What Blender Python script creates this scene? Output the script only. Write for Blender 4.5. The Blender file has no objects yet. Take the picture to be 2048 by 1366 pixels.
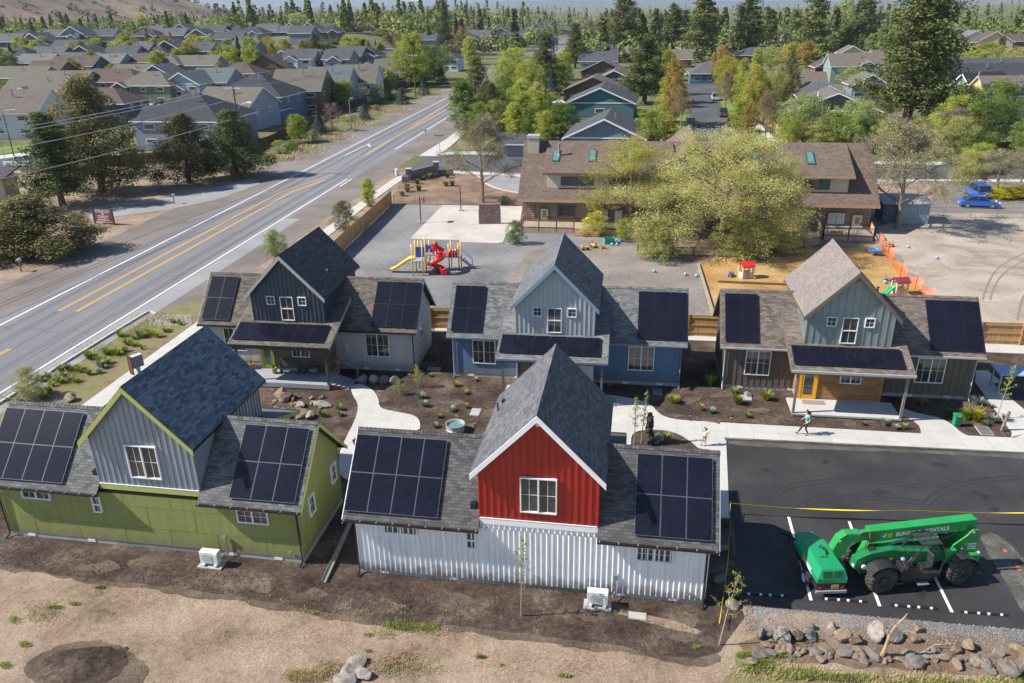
import bpy, bmesh, math, random
from math import sin, cos, pi, radians, atan2, sqrt, hypot
from mathutils import Vector, Matrix, noise as mnoise
random.seed(7)
SC = bpy.context.scene
COL = SC.collection
# ---------------------------------------------------------------- survey of the place
FOC, PIT, ROL, CAMH = 1571.3, .40144, -.01663, 24.0
_fw = Vector((0, cos(PIT), -sin(PIT))); _up = Vector((0, sin(PIT), cos(PIT))); _rt = Vector((1, 0, 0))
_R0 = _rt*cos(ROL) + _up*sin(ROL); _R1 = _up*cos(ROL) - _rt*sin(ROL)
def G(u, v, z=0.0):
    """survey helper: a bearing of the survey photograph -> point on the ground (or on height z)"""
    d = _fw + _R0*((u-1024)/FOC) - _R1*((v-683)/FOC)
    t = (z-CAMH)/d.z
    return Vector((d.x*t, d.y*t, z))
def HT(u, v, v2):
    """height of an upright thing whose foot is at (u, v) and whose top is seen at row v2"""
    b = GT(u, v); n = Vector((b.x, b.y, 0)).normalized()
    d = _fw + _R0*((u-1024)/FOC) - _R1*((v2-683)/FOC)
    t = b.dot(n)/d.dot(n)
    return CAMH + d.z*t - b.z
def _ss(t): t=max(0.,min(1.,t)); return t*t*(3-2*t)
def TZ(x,y):
    """height of the land: flat around the cottages, rising under the western estate"""
    r=hypot(x,y); return 12.5*_ss((r-235)/230)*_ss((-38-(x-.14*(y-300)))/70)
def GT(u,v,dz=0.0):
    z=0.0
    for _ in range(14):
        p=G(u,v,z+dz); z+=(TZ(p.x,p.y)-z)*.6
    return Vector((p.x,p.y,z))
# ---------------------------------------------------------------- mesh builder
class MB:
    def __init__(s): s.v = []; s.f = []; s.m = []
    def add(s, vs, fs, m=0):
        o = len(s.v); s.v += [tuple(p) for p in vs]
        for f in fs: s.f.append([i+o for i in f]); s.m.append(m)
        return s
    def box(s, x0, y0, z0, x1, y1, z1, m=0):
        return s.add([(x0,y0,z0),(x1,y0,z0),(x1,y1,z0),(x0,y1,z0),(x0,y0,z1),(x1,y0,z1),(x1,y1,z1),(x0,y1,z1)],
                     [(0,3,2,1),(4,5,6,7),(0,1,5,4),(1,2,6,5),(2,3,7,6),(3,0,4,7)], m)
    def bar(s, a, b, w, h, m=0, up=(0,0,1)):
        a = Vector(a); b = Vector(b); d = (b-a).normalized(); u = Vector(up)
        if abs(d.dot(u)) > .98: u = Vector((1,0,0))
        r = d.cross(u).normalized()*w/2; t = r.cross(d).normalized()*h/2
        return s.add([a-r-t,a+r-t,a+r+t,a-r+t,b-r-t,b+r-t,b+r+t,b-r+t],
                     [(0,3,2,1),(4,5,6,7),(0,1,5,4),(1,2,6,5),(2,3,7,6),(3,0,4,7)], m)
    def slab(s, q, t, m=0, ms=None):
        """quad q (counter-clockwise seen from above) given a thickness t straight down"""
        ms = m if ms is None else ms
        n = len(q); lo = [(p[0],p[1],p[2]-t) for p in q]; o = len(s.v)
        s.v += [tuple(p) for p in q]+lo
        s.f.append(list(range(o,o+n))); s.m.append(m)
        s.f.append([o+n+i for i in reversed(range(n))]); s.m.append(ms)
        for i in range(n):
            j=(i+1)%n; s.f.append([o+i,o+n+i,o+n+j,o+j]); s.m.append(ms)
        return s
    def prism(s, pts, vec, m=0):
        n=len(pts); vec=Vector(vec); o=len(s.v)
        s.v += [tuple(p) for p in pts]+[tuple(Vector(p)+vec) for p in pts]
        s.f.append([o+i for i in reversed(range(n))]); s.m.append(m)
        s.f.append([o+n+i for i in range(n)]); s.m.append(m)
        for i in range(n):
            j=(i+1)%n; s.f.append([o+i,o+j,o+n+j,o+n+i]); s.m.append(m)
        return s
    def tube(s, pts, rs, n=8, m=0, cap=True):
        pts=[Vector(p) for p in pts]
        if not hasattr(rs,'__len__'): rs=[rs]*len(pts)
        o=len(s.v); prev=None
        for i,p in enumerate(pts):
            d=((pts[min(i+1,len(pts)-1)]-pts[max(i-1,0)])).normalized()
            ref=prev if prev is not None else (Vector((0,0,1)) if abs(d.z)<.9 else Vector((1,0,0)))
            r=d.cross(ref).normalized() if prev is None else (prev-d*prev.dot(d)).normalized()
            prev=r; t=d.cross(r)
            for k in range(n):
                a=2*pi*k/n; s.v.append(tuple(p+(r*cos(a)+t*sin(a))*rs[i]))
        for i in range(len(pts)-1):
            for k in range(n):
                k2=(k+1)%n; s.f.append([o+i*n+k,o+i*n+k2,o+(i+1)*n+k2,o+(i+1)*n+k]); s.m.append(m)
        if cap:
            s.f.append([o+k for k in reversed(range(n))]); s.m.append(m)
            s.f.append([o+(len(pts)-1)*n+k for k in range(n)]); s.m.append(m)
        return s
    def lathe(s, prof, c=(0,0,0), n=16, m=0, axis='z', cap=True):
        o=len(s.v)
        for (r,z) in prof:
            for k in range(n):
                a=2*pi*k/n
                p=(r*cos(a),r*sin(a),z)
                if axis=='x': p=(z,r*cos(a),r*sin(a))
                if axis=='y': p=(r*cos(a),z,r*sin(a))
                s.v.append((p[0]+c[0],p[1]+c[1],p[2]+c[2]))
        for i in range(len(prof)-1):
            for k in range(n):
                k2=(k+1)%n; s.f.append([o+i*n+k,o+i*n+k2,o+(i+1)*n+k2,o+(i+1)*n+k]); s.m.append(m)
        if cap:
            s.f.append([o+k for k in reversed(range(n))]); s.m.append(m)
            s.f.append([o+(len(prof)-1)*n+k for k in range(n)]); s.m.append(m)
        return s
    def ball(s, c, r, n=10, m=0, sz=1.0):
        k=max(4,n//2); prof=[(max(1e-3,r*sin(pi*i/k)), -r*sz*cos(pi*i/k)) for i in range(k+1)]
        return s.lathe(prof, c, n, m)
    def build(s, name, mats, parent=None, smooth=False, uv=True, bevel=0):
        me=bpy.data.meshes.new(name); me.from_pydata(s.v,[],s.f)
        if not isinstance(mats,(list,tuple)): mats=[mats]
        for x in mats: me.materials.append(x)
        if len(mats)>1: me.polygons.foreach_set('material_index', s.m)
        if uv: autouv(me)
        if smooth: me.polygons.foreach_set('use_smooth',[True]*len(me.polygons))
        me.update()
        o=bpy.data.objects.new(name,me); COL.objects.link(o)
        if parent: o.parent=parent
        if bevel:
            b=o.modifiers.new('bevel','BEVEL'); b.width=bevel; b.segments=2; b.limit_method='ANGLE'
        return o
def autouv(me):
    uvl=me.uv_layers.new(name='UVMap').data
    for p in me.polygons:
        n=p.normal
        u=Vector((0,0,1)).cross(n)
        u=Vector((1,0,0)) if u.length<.05 else u.normalized()
        w=n.cross(u)
        for li in p.loop_indices:
            c=me.vertices[me.loops[li].vertex_index].co
            uvl[li].uv=(c.dot(u),c.dot(w))
def tag(o, label=None, cat=None, group=None, kind=None):
    if label: o['label']=label
    if cat: o['category']=cat
    if group: o['group']=group
    if kind: o['kind']=kind
    return o
def empty(name, loc, rz=0, label=None, cat=None, group=None):
    o=bpy.data.objects.new(name,None); COL.objects.link(o); o.empty_display_size=.2
    o.location=loc; o.rotation_euler=(0,0,rz); tag(o,label,cat,group); return o
def copy_thing(root, loc, rz=0, sc=None, label=None, group=None, cat=None):
    r=root.copy(); COL.objects.link(r); r.location=loc; r.rotation_euler=(0,0,rz)
    if sc is not None: r.scale=(sc,sc,sc) if not hasattr(sc,'__len__') else sc
    for c0 in list(root.children):
        c=c0.copy(); COL.objects.link(c); c.parent=r
        for g0 in list(c0.children):
            g=g0.copy(); COL.objects.link(g); g.parent=c
    tag(r,label,cat,group); return r
# ---------------------------------------------------------------- materials
MATS={}
def _nt(name):
    m=bpy.data.materials.new(name); m.use_nodes=True; nt=m.node_tree; b=nt.nodes['Principled BSDF']; return m,nt,b
def mat(name, col, rough=.8, var=.12, scale=1.5, bump=0., bscale=20., metal=0., spec=.5, col2=None, detail=4, alpha=None, coord='Object', trans=0, coat=0, splash=0):
    """plain procedural surface: base colour broken by two noises, optional bump"""
    if name in MATS: return MATS[name]
    m,nt,b=_nt(name); N=nt.nodes.new; L=nt.links.new
    tc=N('ShaderNodeTexCoord')
    n1=N('ShaderNodeTexNoise'); n1.inputs['Scale'].default_value=scale; n1.inputs['Detail'].default_value=detail; n1.inputs['Roughness'].default_value=.65
    L(tc.outputs[coord],n1.inputs['Vector'])
    r=N('ShaderNodeValToRGB'); e=r.color_ramp.elements
    e[0].position=.3; e[1].position=.7
    c2=col2 or tuple(min(1,c*(1+var)) for c in col); c1=tuple(c*(1-var) for c in col) if not col2 else col
    e[0].color=(*c1,1); e[1].color=(*c2,1)
    L(n1.outputs['Fac'],r.inputs['Fac']); out=r.outputs['Color']
    if splash:   # soil thrown up on the foot of the wall, plus faint streaks of weathering
        sp=N('ShaderNodeSeparateXYZ'); L(tc.outputs['Object'],sp.inputs[0]); ns=N('ShaderNodeTexNoise'); ns.inputs['Scale'].default_value=2.2; ns.inputs['Detail'].default_value=6; L(tc.outputs['Object'],ns.inputs['Vector'])
        ma=N('ShaderNodeMath'); ma.operation='MULTIPLY_ADD'; L(ns.outputs['Fac'],ma.inputs[0]); ma.inputs[1].default_value=-1.5; L(sp.outputs['Z'],ma.inputs[2])
        mr=N('ShaderNodeMapRange'); mr.inputs['From Min'].default_value=-.55; mr.inputs['From Max'].default_value=.05; mr.inputs['To Min'].default_value=splash; mr.inputs['To Max'].default_value=0; L(ma.outputs[0],mr.inputs['Value'])
        mc=N('ShaderNodeMix'); mc.data_type='RGBA'; L(mr.outputs['Result'],mc.inputs['Factor']); L(out,mc.inputs['A']); mc.inputs['B'].default_value=(.2,.15,.11,1)
        mp=N('ShaderNodeMapping'); mp.inputs['Scale'].default_value=(3,3,.25); L(tc.outputs['Object'],mp.inputs['Vector']); n5=N('ShaderNodeTexNoise'); n5.inputs['Scale'].default_value=1.5; n5.inputs['Detail'].default_value=5; L(mp.outputs['Vector'],n5.inputs['Vector'])
        m5=N('ShaderNodeMapRange'); m5.inputs['From Min'].default_value=.3; m5.inputs['From Max'].default_value=.7; m5.inputs['To Min'].default_value=.86; m5.inputs['To Max'].default_value=1.06; L(n5.outputs['Fac'],m5.inputs['Value'])
        vm=N('ShaderNodeVectorMath'); vm.operation='SCALE'; L(mc.outputs['Result'],vm.inputs[0]); L(m5.outputs['Result'],vm.inputs['Scale']); out=vm.outputs['Vector']
    L(out,b.inputs['Base Color'])
    b.inputs['Roughness'].default_value=rough; b.inputs['Metallic'].default_value=metal; b.inputs['Specular IOR Level'].default_value=spec
    if coat: b.inputs['Coat Weight'].default_value=coat; b.inputs['Coat Roughness'].default_value=.08
    if alpha is not None: b.inputs['Alpha'].default_value=alpha
    if trans: b.inputs['Transmission Weight'].default_value=trans
    if bump:
        n2=N('ShaderNodeTexNoise'); n2.inputs['Scale'].default_value=bscale; n2.inputs['Detail'].default_value=3
        L(tc.outputs[coord],n2.inputs['Vector'])
        bp=N('ShaderNodeBump'); bp.inputs['Strength'].default_value=bump; bp.inputs['Distance'].default_value=.05
        L(n2.outputs['Fac'],bp.inputs['Height']); L(bp.outputs['Normal'],b.inputs['Normal'])
    MATS[name]=m; return m
def brickmat(name, c1, c2, mortar, bw, bh, gap=.01, rough=.85, off=.5, bump=.4, blot=.25, var=None, metal=0, spec=.4, bscale=.6, bias=0.):
    """courses (shingles, blocks, boards, panels) laid by the surface's own metric UVs"""
    if name in MATS: return MATS[name]
    m,nt,b=_nt(name); N=nt.nodes.new; L=nt.links.new
    tc=N('ShaderNodeTexCoord'); br=N('ShaderNodeTexBrick')
    br.offset=off; br.inputs['Scale'].default_value=1; br.inputs['Brick Width'].default_value=bw; br.inputs['Row Height'].default_value=bh
    br.inputs['Mortar Size'].default_value=gap; br.inputs['Mortar Smooth'].default_value=.1; br.inputs['Bias'].default_value=bias
    br.inputs['Color1'].default_value=(*c1,1); br.inputs['Color2'].default_value=(*c2,1); br.inputs['Mortar'].default_value=(*mortar,1)
    L(tc.outputs['UV'],br.inputs['Vector'])
    n1=N('ShaderNodeTexNoise'); n1.inputs['Scale'].default_value=bscale; n1.inputs['Detail'].default_value=6; n1.inputs['Roughness'].default_value=.7
    L(tc.outputs['Object'],n1.inputs['Vector'])
    mr=N('ShaderNodeMapRange'); mr.inputs['From Min'].default_value=.25; mr.inputs['From Max'].default_value=.75
    mr.inputs['To Min'].default_value=1-blot; mr.inputs['To Max'].default_value=1+blot; L(n1.outputs['Fac'],mr.inputs['Value'])
    mx=N('ShaderNodeVectorMath'); mx.operation='SCALE'; L(br.outputs['Color'],mx.inputs[0]); L(mr.outputs['Result'],mx.inputs['Scale'])
    L(mx.outputs['Vector'],b.inputs['Base Color'])
    b.inputs['Roughness'].default_value=rough; b.inputs['Metallic'].default_value=metal; b.inputs['Specular IOR Level'].default_value=spec
    if bump:
        bp=N('ShaderNodeBump'); bp.inputs['Strength'].default_value=bump; bp.inputs['Distance'].default_value=.02; bp.invert=True
        L(br.outputs['Fac'],bp.inputs['Height']); L(bp.outputs['Normal'],b.inputs['Normal'])
    MATS[name]=m; return m
def groundmat(name, stops, scale=.35, fine=9., rough=.95, bump=.5, bscale=6., pebble=None, warp=0, speck=.22, fmix=.5, aniso=None):
    """soil, gravel, asphalt: a colour ramp over large and fine noise, optional pebbles, real bump"""
    if name in MATS: return MATS[name]
    m,nt,b=_nt(name); N=nt.nodes.new; L=nt.links.new
    tc=N('ShaderNodeTexCoord'); src=tc.outputs['Object']
    if aniso:
        mp=N('ShaderNodeMapping'); mp.inputs['Scale'].default_value=aniso[0]; mp.inputs['Rotation'].default_value=(0,0,aniso[1]); L(src,mp.inputs['Vector']); asrc=mp.outputs['Vector']
    else: asrc=src
    n1=N('ShaderNodeTexNoise'); n1.inputs['Scale'].default_value=scale; n1.inputs['Detail'].default_value=9; n1.inputs['Roughness'].default_value=.62
    n1.inputs['Distortion'].default_value=warp; L(asrc,n1.inputs['Vector'])
    n2=N('ShaderNodeTexNoise'); n2.inputs['Scale'].default_value=fine; n2.inputs['Detail'].default_value=5; n2.inputs['Roughness'].default_value=.75; L(src,n2.inputs['Vector'])
    mm=N('ShaderNodeMath'); mm.operation='MULTIPLY_ADD'; L(n2.outputs['Fac'],mm.inputs[0]); mm.inputs[1].default_value=fmix
    sb=N('ShaderNodeMath'); sb.operation='SUBTRACT'; L(n1.outputs['Fac'],sb.inputs[0]); sb.inputs[1].default_value=fmix*.5; L(sb.outputs[0],mm.inputs[2])
    r=N('ShaderNodeValToRGB'); r.color_ramp.elements.remove(r.color_ramp.elements[1])
    for i,(p,c) in enumerate(stops):
        e=r.color_ramp.elements[0] if i==0 else r.color_ramp.elements.new(p)
        e.position=p; e.color=(*c,1)
    L(mm.outputs[0],r.inputs['Fac']); out=r.outputs['Color']
    n3=N('ShaderNodeTexNoise'); n3.inputs['Scale'].default_value=fine*5; n3.inputs['Detail'].default_value=2; L(src,n3.inputs['Vector'])
    mr=N('ShaderNodeMapRange'); mr.inputs['From Min'].default_value=.3; mr.inputs['From Max'].default_value=.7; mr.inputs['To Min'].default_value=1-speck; mr.inputs['To Max'].default_value=1+speck
    L(n3.outputs['Fac'],mr.inputs['Value'])
    mx=N('ShaderNodeVectorMath'); mx.operation='SCALE'; L(out,mx.inputs[0]); L(mr.outputs['Result'],mx.inputs['Scale']); out=mx.outputs['Vector']
    hsrc=n2.outputs['Fac']
    if pebble:
        psc,pcol,pth=pebble
        vo=N('ShaderNodeTexVoronoi'); vo.inputs['Scale'].default_value=psc; L(src,vo.inputs['Vector'])
        lt=N('ShaderNodeMath'); lt.operation='LESS_THAN'; L(vo.outputs['Distance'],lt.inputs[0]); lt.inputs[1].default_value=pth
        sx=N('ShaderNodeSeparateColor'); L(vo.outputs['Color'],sx.inputs[0])
        g2=N('ShaderNodeMath'); g2.operation='GREATER_THAN'; L(sx.outputs[0],g2.inputs[0]); g2.inputs[1].default_value=.45
        mu=N('ShaderNodeMath'); mu.operation='MULTIPLY'; L(lt.outputs[0],mu.inputs[0]); L(g2.outputs[0],mu.inputs[1])
        mc=N('ShaderNodeMix'); mc.data_type='RGBA'; L(mu.outputs[0],mc.inputs['Factor']); L(out,mc.inputs['A']); mc.inputs['B'].default_value=(*pcol,1); out=mc.outputs['Result']
    L(out,b.inputs['Base Color']); b.inputs['Roughness'].default_value=rough; b.inputs['Specular IOR Level'].default_value=.25
    if bump:
        bp=N('ShaderNodeBump'); bp.inputs['Strength'].default_value=bump; bp.inputs['Distance'].default_value=.12
        n4=N('ShaderNodeTexNoise'); n4.inputs['Scale'].default_value=bscale; n4.inputs['Detail'].default_value=6; n4.inputs['Roughness'].default_value=.7; L(src,n4.inputs['Vector'])
        L(n4.outputs['Fac'],bp.inputs['Height']); L(bp.outputs['Normal'],b.inputs['Normal'])
    MATS[name]=m; return m
def leafmat(name, c1, c2, tw=.25, scale=.9):
    if name in MATS: return MATS[name]
    m,nt,b=_nt(name); N=nt.nodes.new; L=nt.links.new
    tc=N('ShaderNodeTexCoord'); n1=N('ShaderNodeTexNoise'); n1.inputs['Scale'].default_value=scale; n1.inputs['Detail'].default_value=3
    L(tc.outputs['Object'],n1.inputs['Vector'])
    oi=N('ShaderNodeObjectInfo')
    ad=N('ShaderNodeMath'); ad.operation='MULTIPLY_ADD'; L(oi.outputs['Random'],ad.inputs[0]); ad.inputs[1].default_value=.25; 
    sb=N('ShaderNodeMath'); sb.operation='SUBTRACT'; L(n1.outputs['Fac'],sb.inputs[0]); sb.inputs[1].default_value=.12; L(sb.outputs[0],ad.inputs[2])
    r=N('ShaderNodeValToRGB'); e=r.color_ramp.elements; e[0].position=.35; e[1].position=.65; e[0].color=(*c1,1); e[1].color=(*c2,1)
    L(ad.outputs[0],r.inputs['Fac']); L(r.outputs['Color'],b.inputs['Base Color']); b.inputs['Roughness'].default_value=.7; b.inputs['Specular IOR Level'].default_value=.2
    if tw:
        tr=N('ShaderNodeBsdfTranslucent'); L(r.outputs['Color'],tr.inputs['Color'])
        ms=N('ShaderNodeMixShader'); ms.inputs[0].default_value=tw; L(b.outputs[0],ms.inputs[1]); L(tr.outputs[0],ms.inputs[2])
        L(ms.outputs[0],nt.nodes['Material Output'].inputs['Surface'])
    MATS[name]=m; return m
# ---------------------------------------------------------------- the five cottages
LEN,DEP=15.6,5.12
GLASS=mat('window_glass',(.018,.022,.026),.06,.5,.6,spec=.8,col2=(.07,.075,.07))
WHITE=mat('white_vinyl',(.72,.73,.74),.45,.05)
CONC=mat('foundation_concrete',(.34,.33,.31),.9,.15,3,bump=.2)
BLACKM=mat('black_metal',(.015,.015,.017),.4,.2)
GREYM=mat('grey_metal',(.3,.3,.31),.4,.1,metal=.4)
PANEL=brickmat('solar_cells',(.006,.0065,.014),(.009,.01,.019),(.015,.016,.027),.18,.085,.004,rough=.16,off=0,bump=0,blot=.35,spec=.3,bscale=.35)
PFRL=mat('panel_frame_silver',(.15,.15,.18),.45,.1)
PFRD=mat('panel_frame_black',(.02,.02,.028),.4,.1)
def shingle(name,c,v=.35,blot=.18):
    return brickmat('shingle_'+name,tuple(x*(1-v) for x in c),tuple(x*(1+v) for x in c),tuple(x*.45 for x in c),.33,.145,.008,rough=.92,bump=.35,blot=blot,spec=.2)
def window(par,x0,x1,z0,z1,y,nx=4,nz=2,sash='v',ax='y',sgn=-1,fr=.055,curtain=None,dep=.09):
    """white framed window in the wall plane; ax 'y': wall runs along x; 'x': wall runs along y"""
    def P(u,w,d): return (u,y+sgn*d,w) if ax=='y' else (y-sgn*d,u,w)
    def bx(mb,u0,w0,d0,u1,w1,d1):
        a=P(u0,w0,d0); b=P(u1,w1,d1)
        mb.box(*[min(a[i],b[i]) for i in range(3)],*[max(a[i],b[i]) for i in range(3)])
    f=MB()
    bx(f,x0,z0,0,x1,z0+fr,dep); bx(f,x0,z1-fr,0,x1,z1,dep)
    bx(f,x0,z0+fr,0,x0+fr,z1-fr,dep-.003); bx(f,x1-fr,z0+fr,0,x1,z1-fr,dep-.003)
    xm=(x0+x1)/2; zm=(z0+z1)/2
    if sash=='v': bx(f,xm-.035,z0+fr,0,xm+.035,z1-fr,dep-.006)
    if sash=='h': bx(f,x0+fr,zm-.035,0,x1-fr,zm+.035,dep-.006)
    g=.009
    for i in range(1,nx):
        xx=x0+(x1-x0)*i/nx
        if not(sash=='v' and abs(xx-xm)<.05): bx(f,xx-g,z0+fr,.02,xx+g,z1-fr,.05)
    for i in range(1,nz):
        zz=z0+(z1-z0)*i/nz
        if not(sash=='h' and abs(zz-zm)<.05): bx(f,x0+fr,zz-g,.02,x1-fr,zz+g,.047)
    fo=f.build('window',WHITE,par)
    p=MB(); bx(p,x0+fr,z0+fr,0.002,x1-fr,z1-fr,.035); p.build('pane',GLASS,fo)
    return fo
def ribs(mb,x0,x1,y,zlo,zhi,step,w=.045,d=.035,m=0,sgn=-1,ax='y'):
    n=max(1,int(round((x1-x0)/step)))
    for i in range(n+1):
        x=min(max(x0+(x1-x0)*i/n,x0+w/2),x1-w/2); zt=zhi(x) if callable(zhi) else zhi; zl=zlo(x) if callable(zlo) else zlo
        if zt-zl<.05: continue
        if ax=='y': mb.box(x-w/2,min(y,y+sgn*d),zl,x+w/2,max(y,y+sgn*d),zt,m)
        else: mb.box(min(y,y+sgn*d),x-w/2,zl,max(y,y+sgn*d),x+w/2,zt,m)
def corr(mb,x0,x1,y,z0,z1,per=.24,d=.055,m=0,ax='y',sgn=-1):
    n=int((x1-x0)/per); per=(x1-x0)/n; pts=[]
    for i in range(n):
        b=x0+i*per
        pts+= [(b,0),(b+.28*per,0),(b+.42*per,1),(b+.58*per,1),(b+.72*per,0)]
    pts.append((x1,0)); vs=[]
    for (x,k) in pts:
        yy=y+sgn*(.004+k*d)
        for z in (z0,z1(x) if callable(z1) else z1): vs.append((x,yy,z) if ax=='y' else (yy,x,z))
    fs=[(2*i,2*i+2,2*i+3,2*i+1) for i in range(len(pts)-1)]
    if sgn*(1 if ax=='y' else -1)>0: fs=[tuple(reversed(f)) for f in fs]
    mb.add(vs,fs,m)
def downspout(par,x,y,z,m,kick=-.35):
    MB().tube([(x,y-.28,z),(x,y-.2,z-.12),(x,y-.06,z-.4),(x,y-.06,.2),(x,y+kick,.06)],.045,6).build('downspout',m,par,smooth=True)
def gutter(par,x0,x1,y,z,m,hang):
    g=MB(); g.box(x0,y-.11,z-.11,x1,y-.002,z-.005)
    o=g.build('gutter',m,par)
    if hang:
        h=MB(); n=int((x1-x0)/.75)
        for i in range(n+1):
            x=x0+.1+(x1-x0-.2)*i/max(1,n); h.box(x-.02,y-.15,z-.003,x+.02,y+.02,z+.012)
        h.build('gutter_hanger',hang,o)
def panels(par,x0,y0,z0,dy,dz,cols,rows,w,h,frm,lift=.13,gap=.018):
    """solar panels on a slope: foot line at (x0,y0,z0), slope direction (0,dy,dz)"""
    s=Vector((0,dy,dz)).normalized(); n=Vector((0,-s.z,s.y)); 
    if n.z<0: n=-n
    for r in range(rows):
        for c in range(cols):
            o=Vector((x0+c*(w+gap),y0,z0))+s*(r*(h+gap))+n*lift
            X=Vector((1,0,0)); t=n*-.04; f=.01
            q=[o,o+X*w,o+X*w+s*h,o+s*h]; qi=[o+X*f+s*f,o+X*(w-f)+s*f,o+X*(w-f)+s*(h-f),o+X*f+s*(h-f)]
            mb=MB(); vs=q+qi+[p+t for p in q]
            if dy<0: fl=lambda a:tuple(reversed(a))
            else: fl=lambda a:a
            mb.add(vs,[fl((4,5,6,7))],0)
            mb.add(vs,[fl(a) for a in [(0,1,5,4),(1,2,6,5),(2,3,7,6),(3,0,4,7),(0,8,9,1),(1,9,10,2),(2,10,11,3),(3,11,8,0),(11,10,9,8)]],1)
            mb.build('solar_panel',[PANEL,frm],par)
    # mounting rails and feet under the panels
    rl=MB()
    for r in range(rows):
        for k in (.25,.75):
            a=Vector((x0-.05,y0,z0))+s*(r*(h+gap)+h*k)+n*(lift-.075)
            rl.bar(a,a+Vector((cols*(w+gap)+.08,0,0)),.04,.06)
            for i in range(cols+1):
                p=a+Vector((.1+i*(w+gap)*.97,0,0)); rl.bar(p-n*.09,p,.05,.05)
    rl.build('panel_rail',GREYM,par)
def ridgecap(par,a,b,m,half=.13,drop=.1):
    a=Vector(a); b=Vector(b); n=int((b-a).length/.2); d=(b-a).normalized(); s=Vector((-d.y,d.x,0)).normalized()*half
    mb=MB()
    for i in range(n):
        p=a.lerp(b,i/n); q=a.lerp(b,(i+1)/n)+d*.02; l1=Vector((0,0,.035)); l0=Vector((0,0,.015)); dn=Vector((0,0,-drop))
        mb.add([p+l0,p-s+dn+l0,p+s+dn+l0,q+l1,q-s+dn+l1,q+s+dn+l1],[(0,3,4,1),(0,2,5,3),(3,5,4),(1,4,5,2)])
    mb.build('ridge_cap',m,par)
def cottage(x,y,rz,S,label,rear):
    H=empty('cottage',(x,y,0),rz,label,'house','solar roofed cottages')
    L,D=LEN,DEP; W=S['wall']; UP=S['upper']; SH=S['roof']; SG=S['groof']; TR=S['trim']
    if rear: a,b,y0,y1=5.81,10.93,0.0,6.52
    else: a,b,y0,y1=4.62,9.82,-1.39,5.33
    yb=-.42; he=3.22; hr=6.22; ze=3.0; c=(a+b)/2
    wt=lambda yy: he+(hr-he)*(1-abs(yy-D/2)/(D/2+.42))-.2     # underside of the wing roof
    # foundation
    f=MB(); f.box(.03,.03,-.1,L-.03,D-.03,.26); f.box(a+.03,min(y0,0)+.03,-.1,b-.03,y1-.03,.255); f.build('foundation',CONC,H)
    v=MB()
    for xx in S.get('vents',(1.2,4.5,12.,14.3)):
        v.box(xx-.2,.0,.05,xx+.2,.024,.2)
    v.build('foundation_vent',WHITE,H)
    # lower walls
    w=MB(); w.box(0,0,.26,L,D,ze+.06)
    for xx,s in ((0,-1),(L,1)):
        xa=xx-.002*s
        w.prism([(xa,0,ze+.06),(xa,D,ze+.06),(xa,D,wt(D)),(xa,D/2,wt(D/2)),(xa,0,wt(0))],(-s*.1,0,0))
    cn=[MB().box(-.015,-.015,.26,.09,0,ze),MB().box(L-.09,-.015,.26,L+.015,0,ze).box(L,-.004,.26,L+.015,.09,ze)]
    if S['kind']=='corr':
        corr(w,0,L,0,.24,ze+.1); corr(w,a,b,0,ze+.1,3.34); corr(w,0,D,L,.24,lambda q:wt(q),ax='x',sgn=1)
    elif S['kind']=='batten':
        ribs(w,0,L,0,.26,ze+.05,.4,.05,.03); ribs(w,0,D,0,.26,wt,.4,.05,.03,ax='x',sgn=-1); ribs(w,0,D,L,.26,wt,.4,.05,.03,ax='x',sgn=1)
    elif S['kind']=='sheet':
        sm=MB()
        for zz,off in ((1.22,0),(2.42,1.2)):
            sm.box(0,-.007,zz,L,-.001,zz+.02); sm.box(L+.001,0,zz,L+.007,D,zz+.02)
        for k,(za,zb,off) in enumerate(((.27,1.22,1.6),(1.24,2.42,.6),(2.44,ze,1.9))):
            xx=off
            while xx<L: sm.box(xx-.01,-.006,za,xx+.01,-.001,zb); xx+=2.44
        sm.build('panel_seam',S['seam'],H)
    if rear: w.box(a,D,.26,b,y1,3.3); 
    w.build('wall',W,H)
    if S['kind']!='corr':
        for c_ in cn: c_.build('corner_board',S.get('corner',W),H)
    if not rear:
        pw=MB(); pw.box(a,y0,.26,b,0.0,4.12); pw.build('porch_wall',S['porchwall'],H)
    # upper gable block
    zb=3.31 if rear else 4.09; zs=6.16; za=8.83
    g=MB()
    e=.004
    g.prism([(a+e,y0-e,zb),(b-e,y0-e,zb),(b-e,y0-e,zs),(c,y0-e,za),(a+e,y0-e,zs)],(0,y1-y0+2*e,0))
    gz=lambda xx: zs+(za-zs)*(1-abs(xx-c)/((b-a)/2))-.06
    ribs(g,a,b,y0-e,zb,gz,S.get('rib',.3),.04,.035)
    ribs(g,y0,y1,b-e,max(zb,3.3),zs-.05,.3,.04,.035,ax='x',sgn=1); ribs(g,y0,y1,a+e,max(zb,3.3),zs-.05,.3,.04,.035,ax='x',sgn=-1)
    g.build('gable_wall',UP,H)
    if rear:
        t=MB(); t.box(a-.02,-.065,3.33,b+.02,-.01,3.6); t.build('band_trim',TR,H)
        t=MB(); t.box(a+.03,-.075,3.62,b-.03,-.03,3.655); t.build('drip_flashing',WHITE,H)
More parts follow.
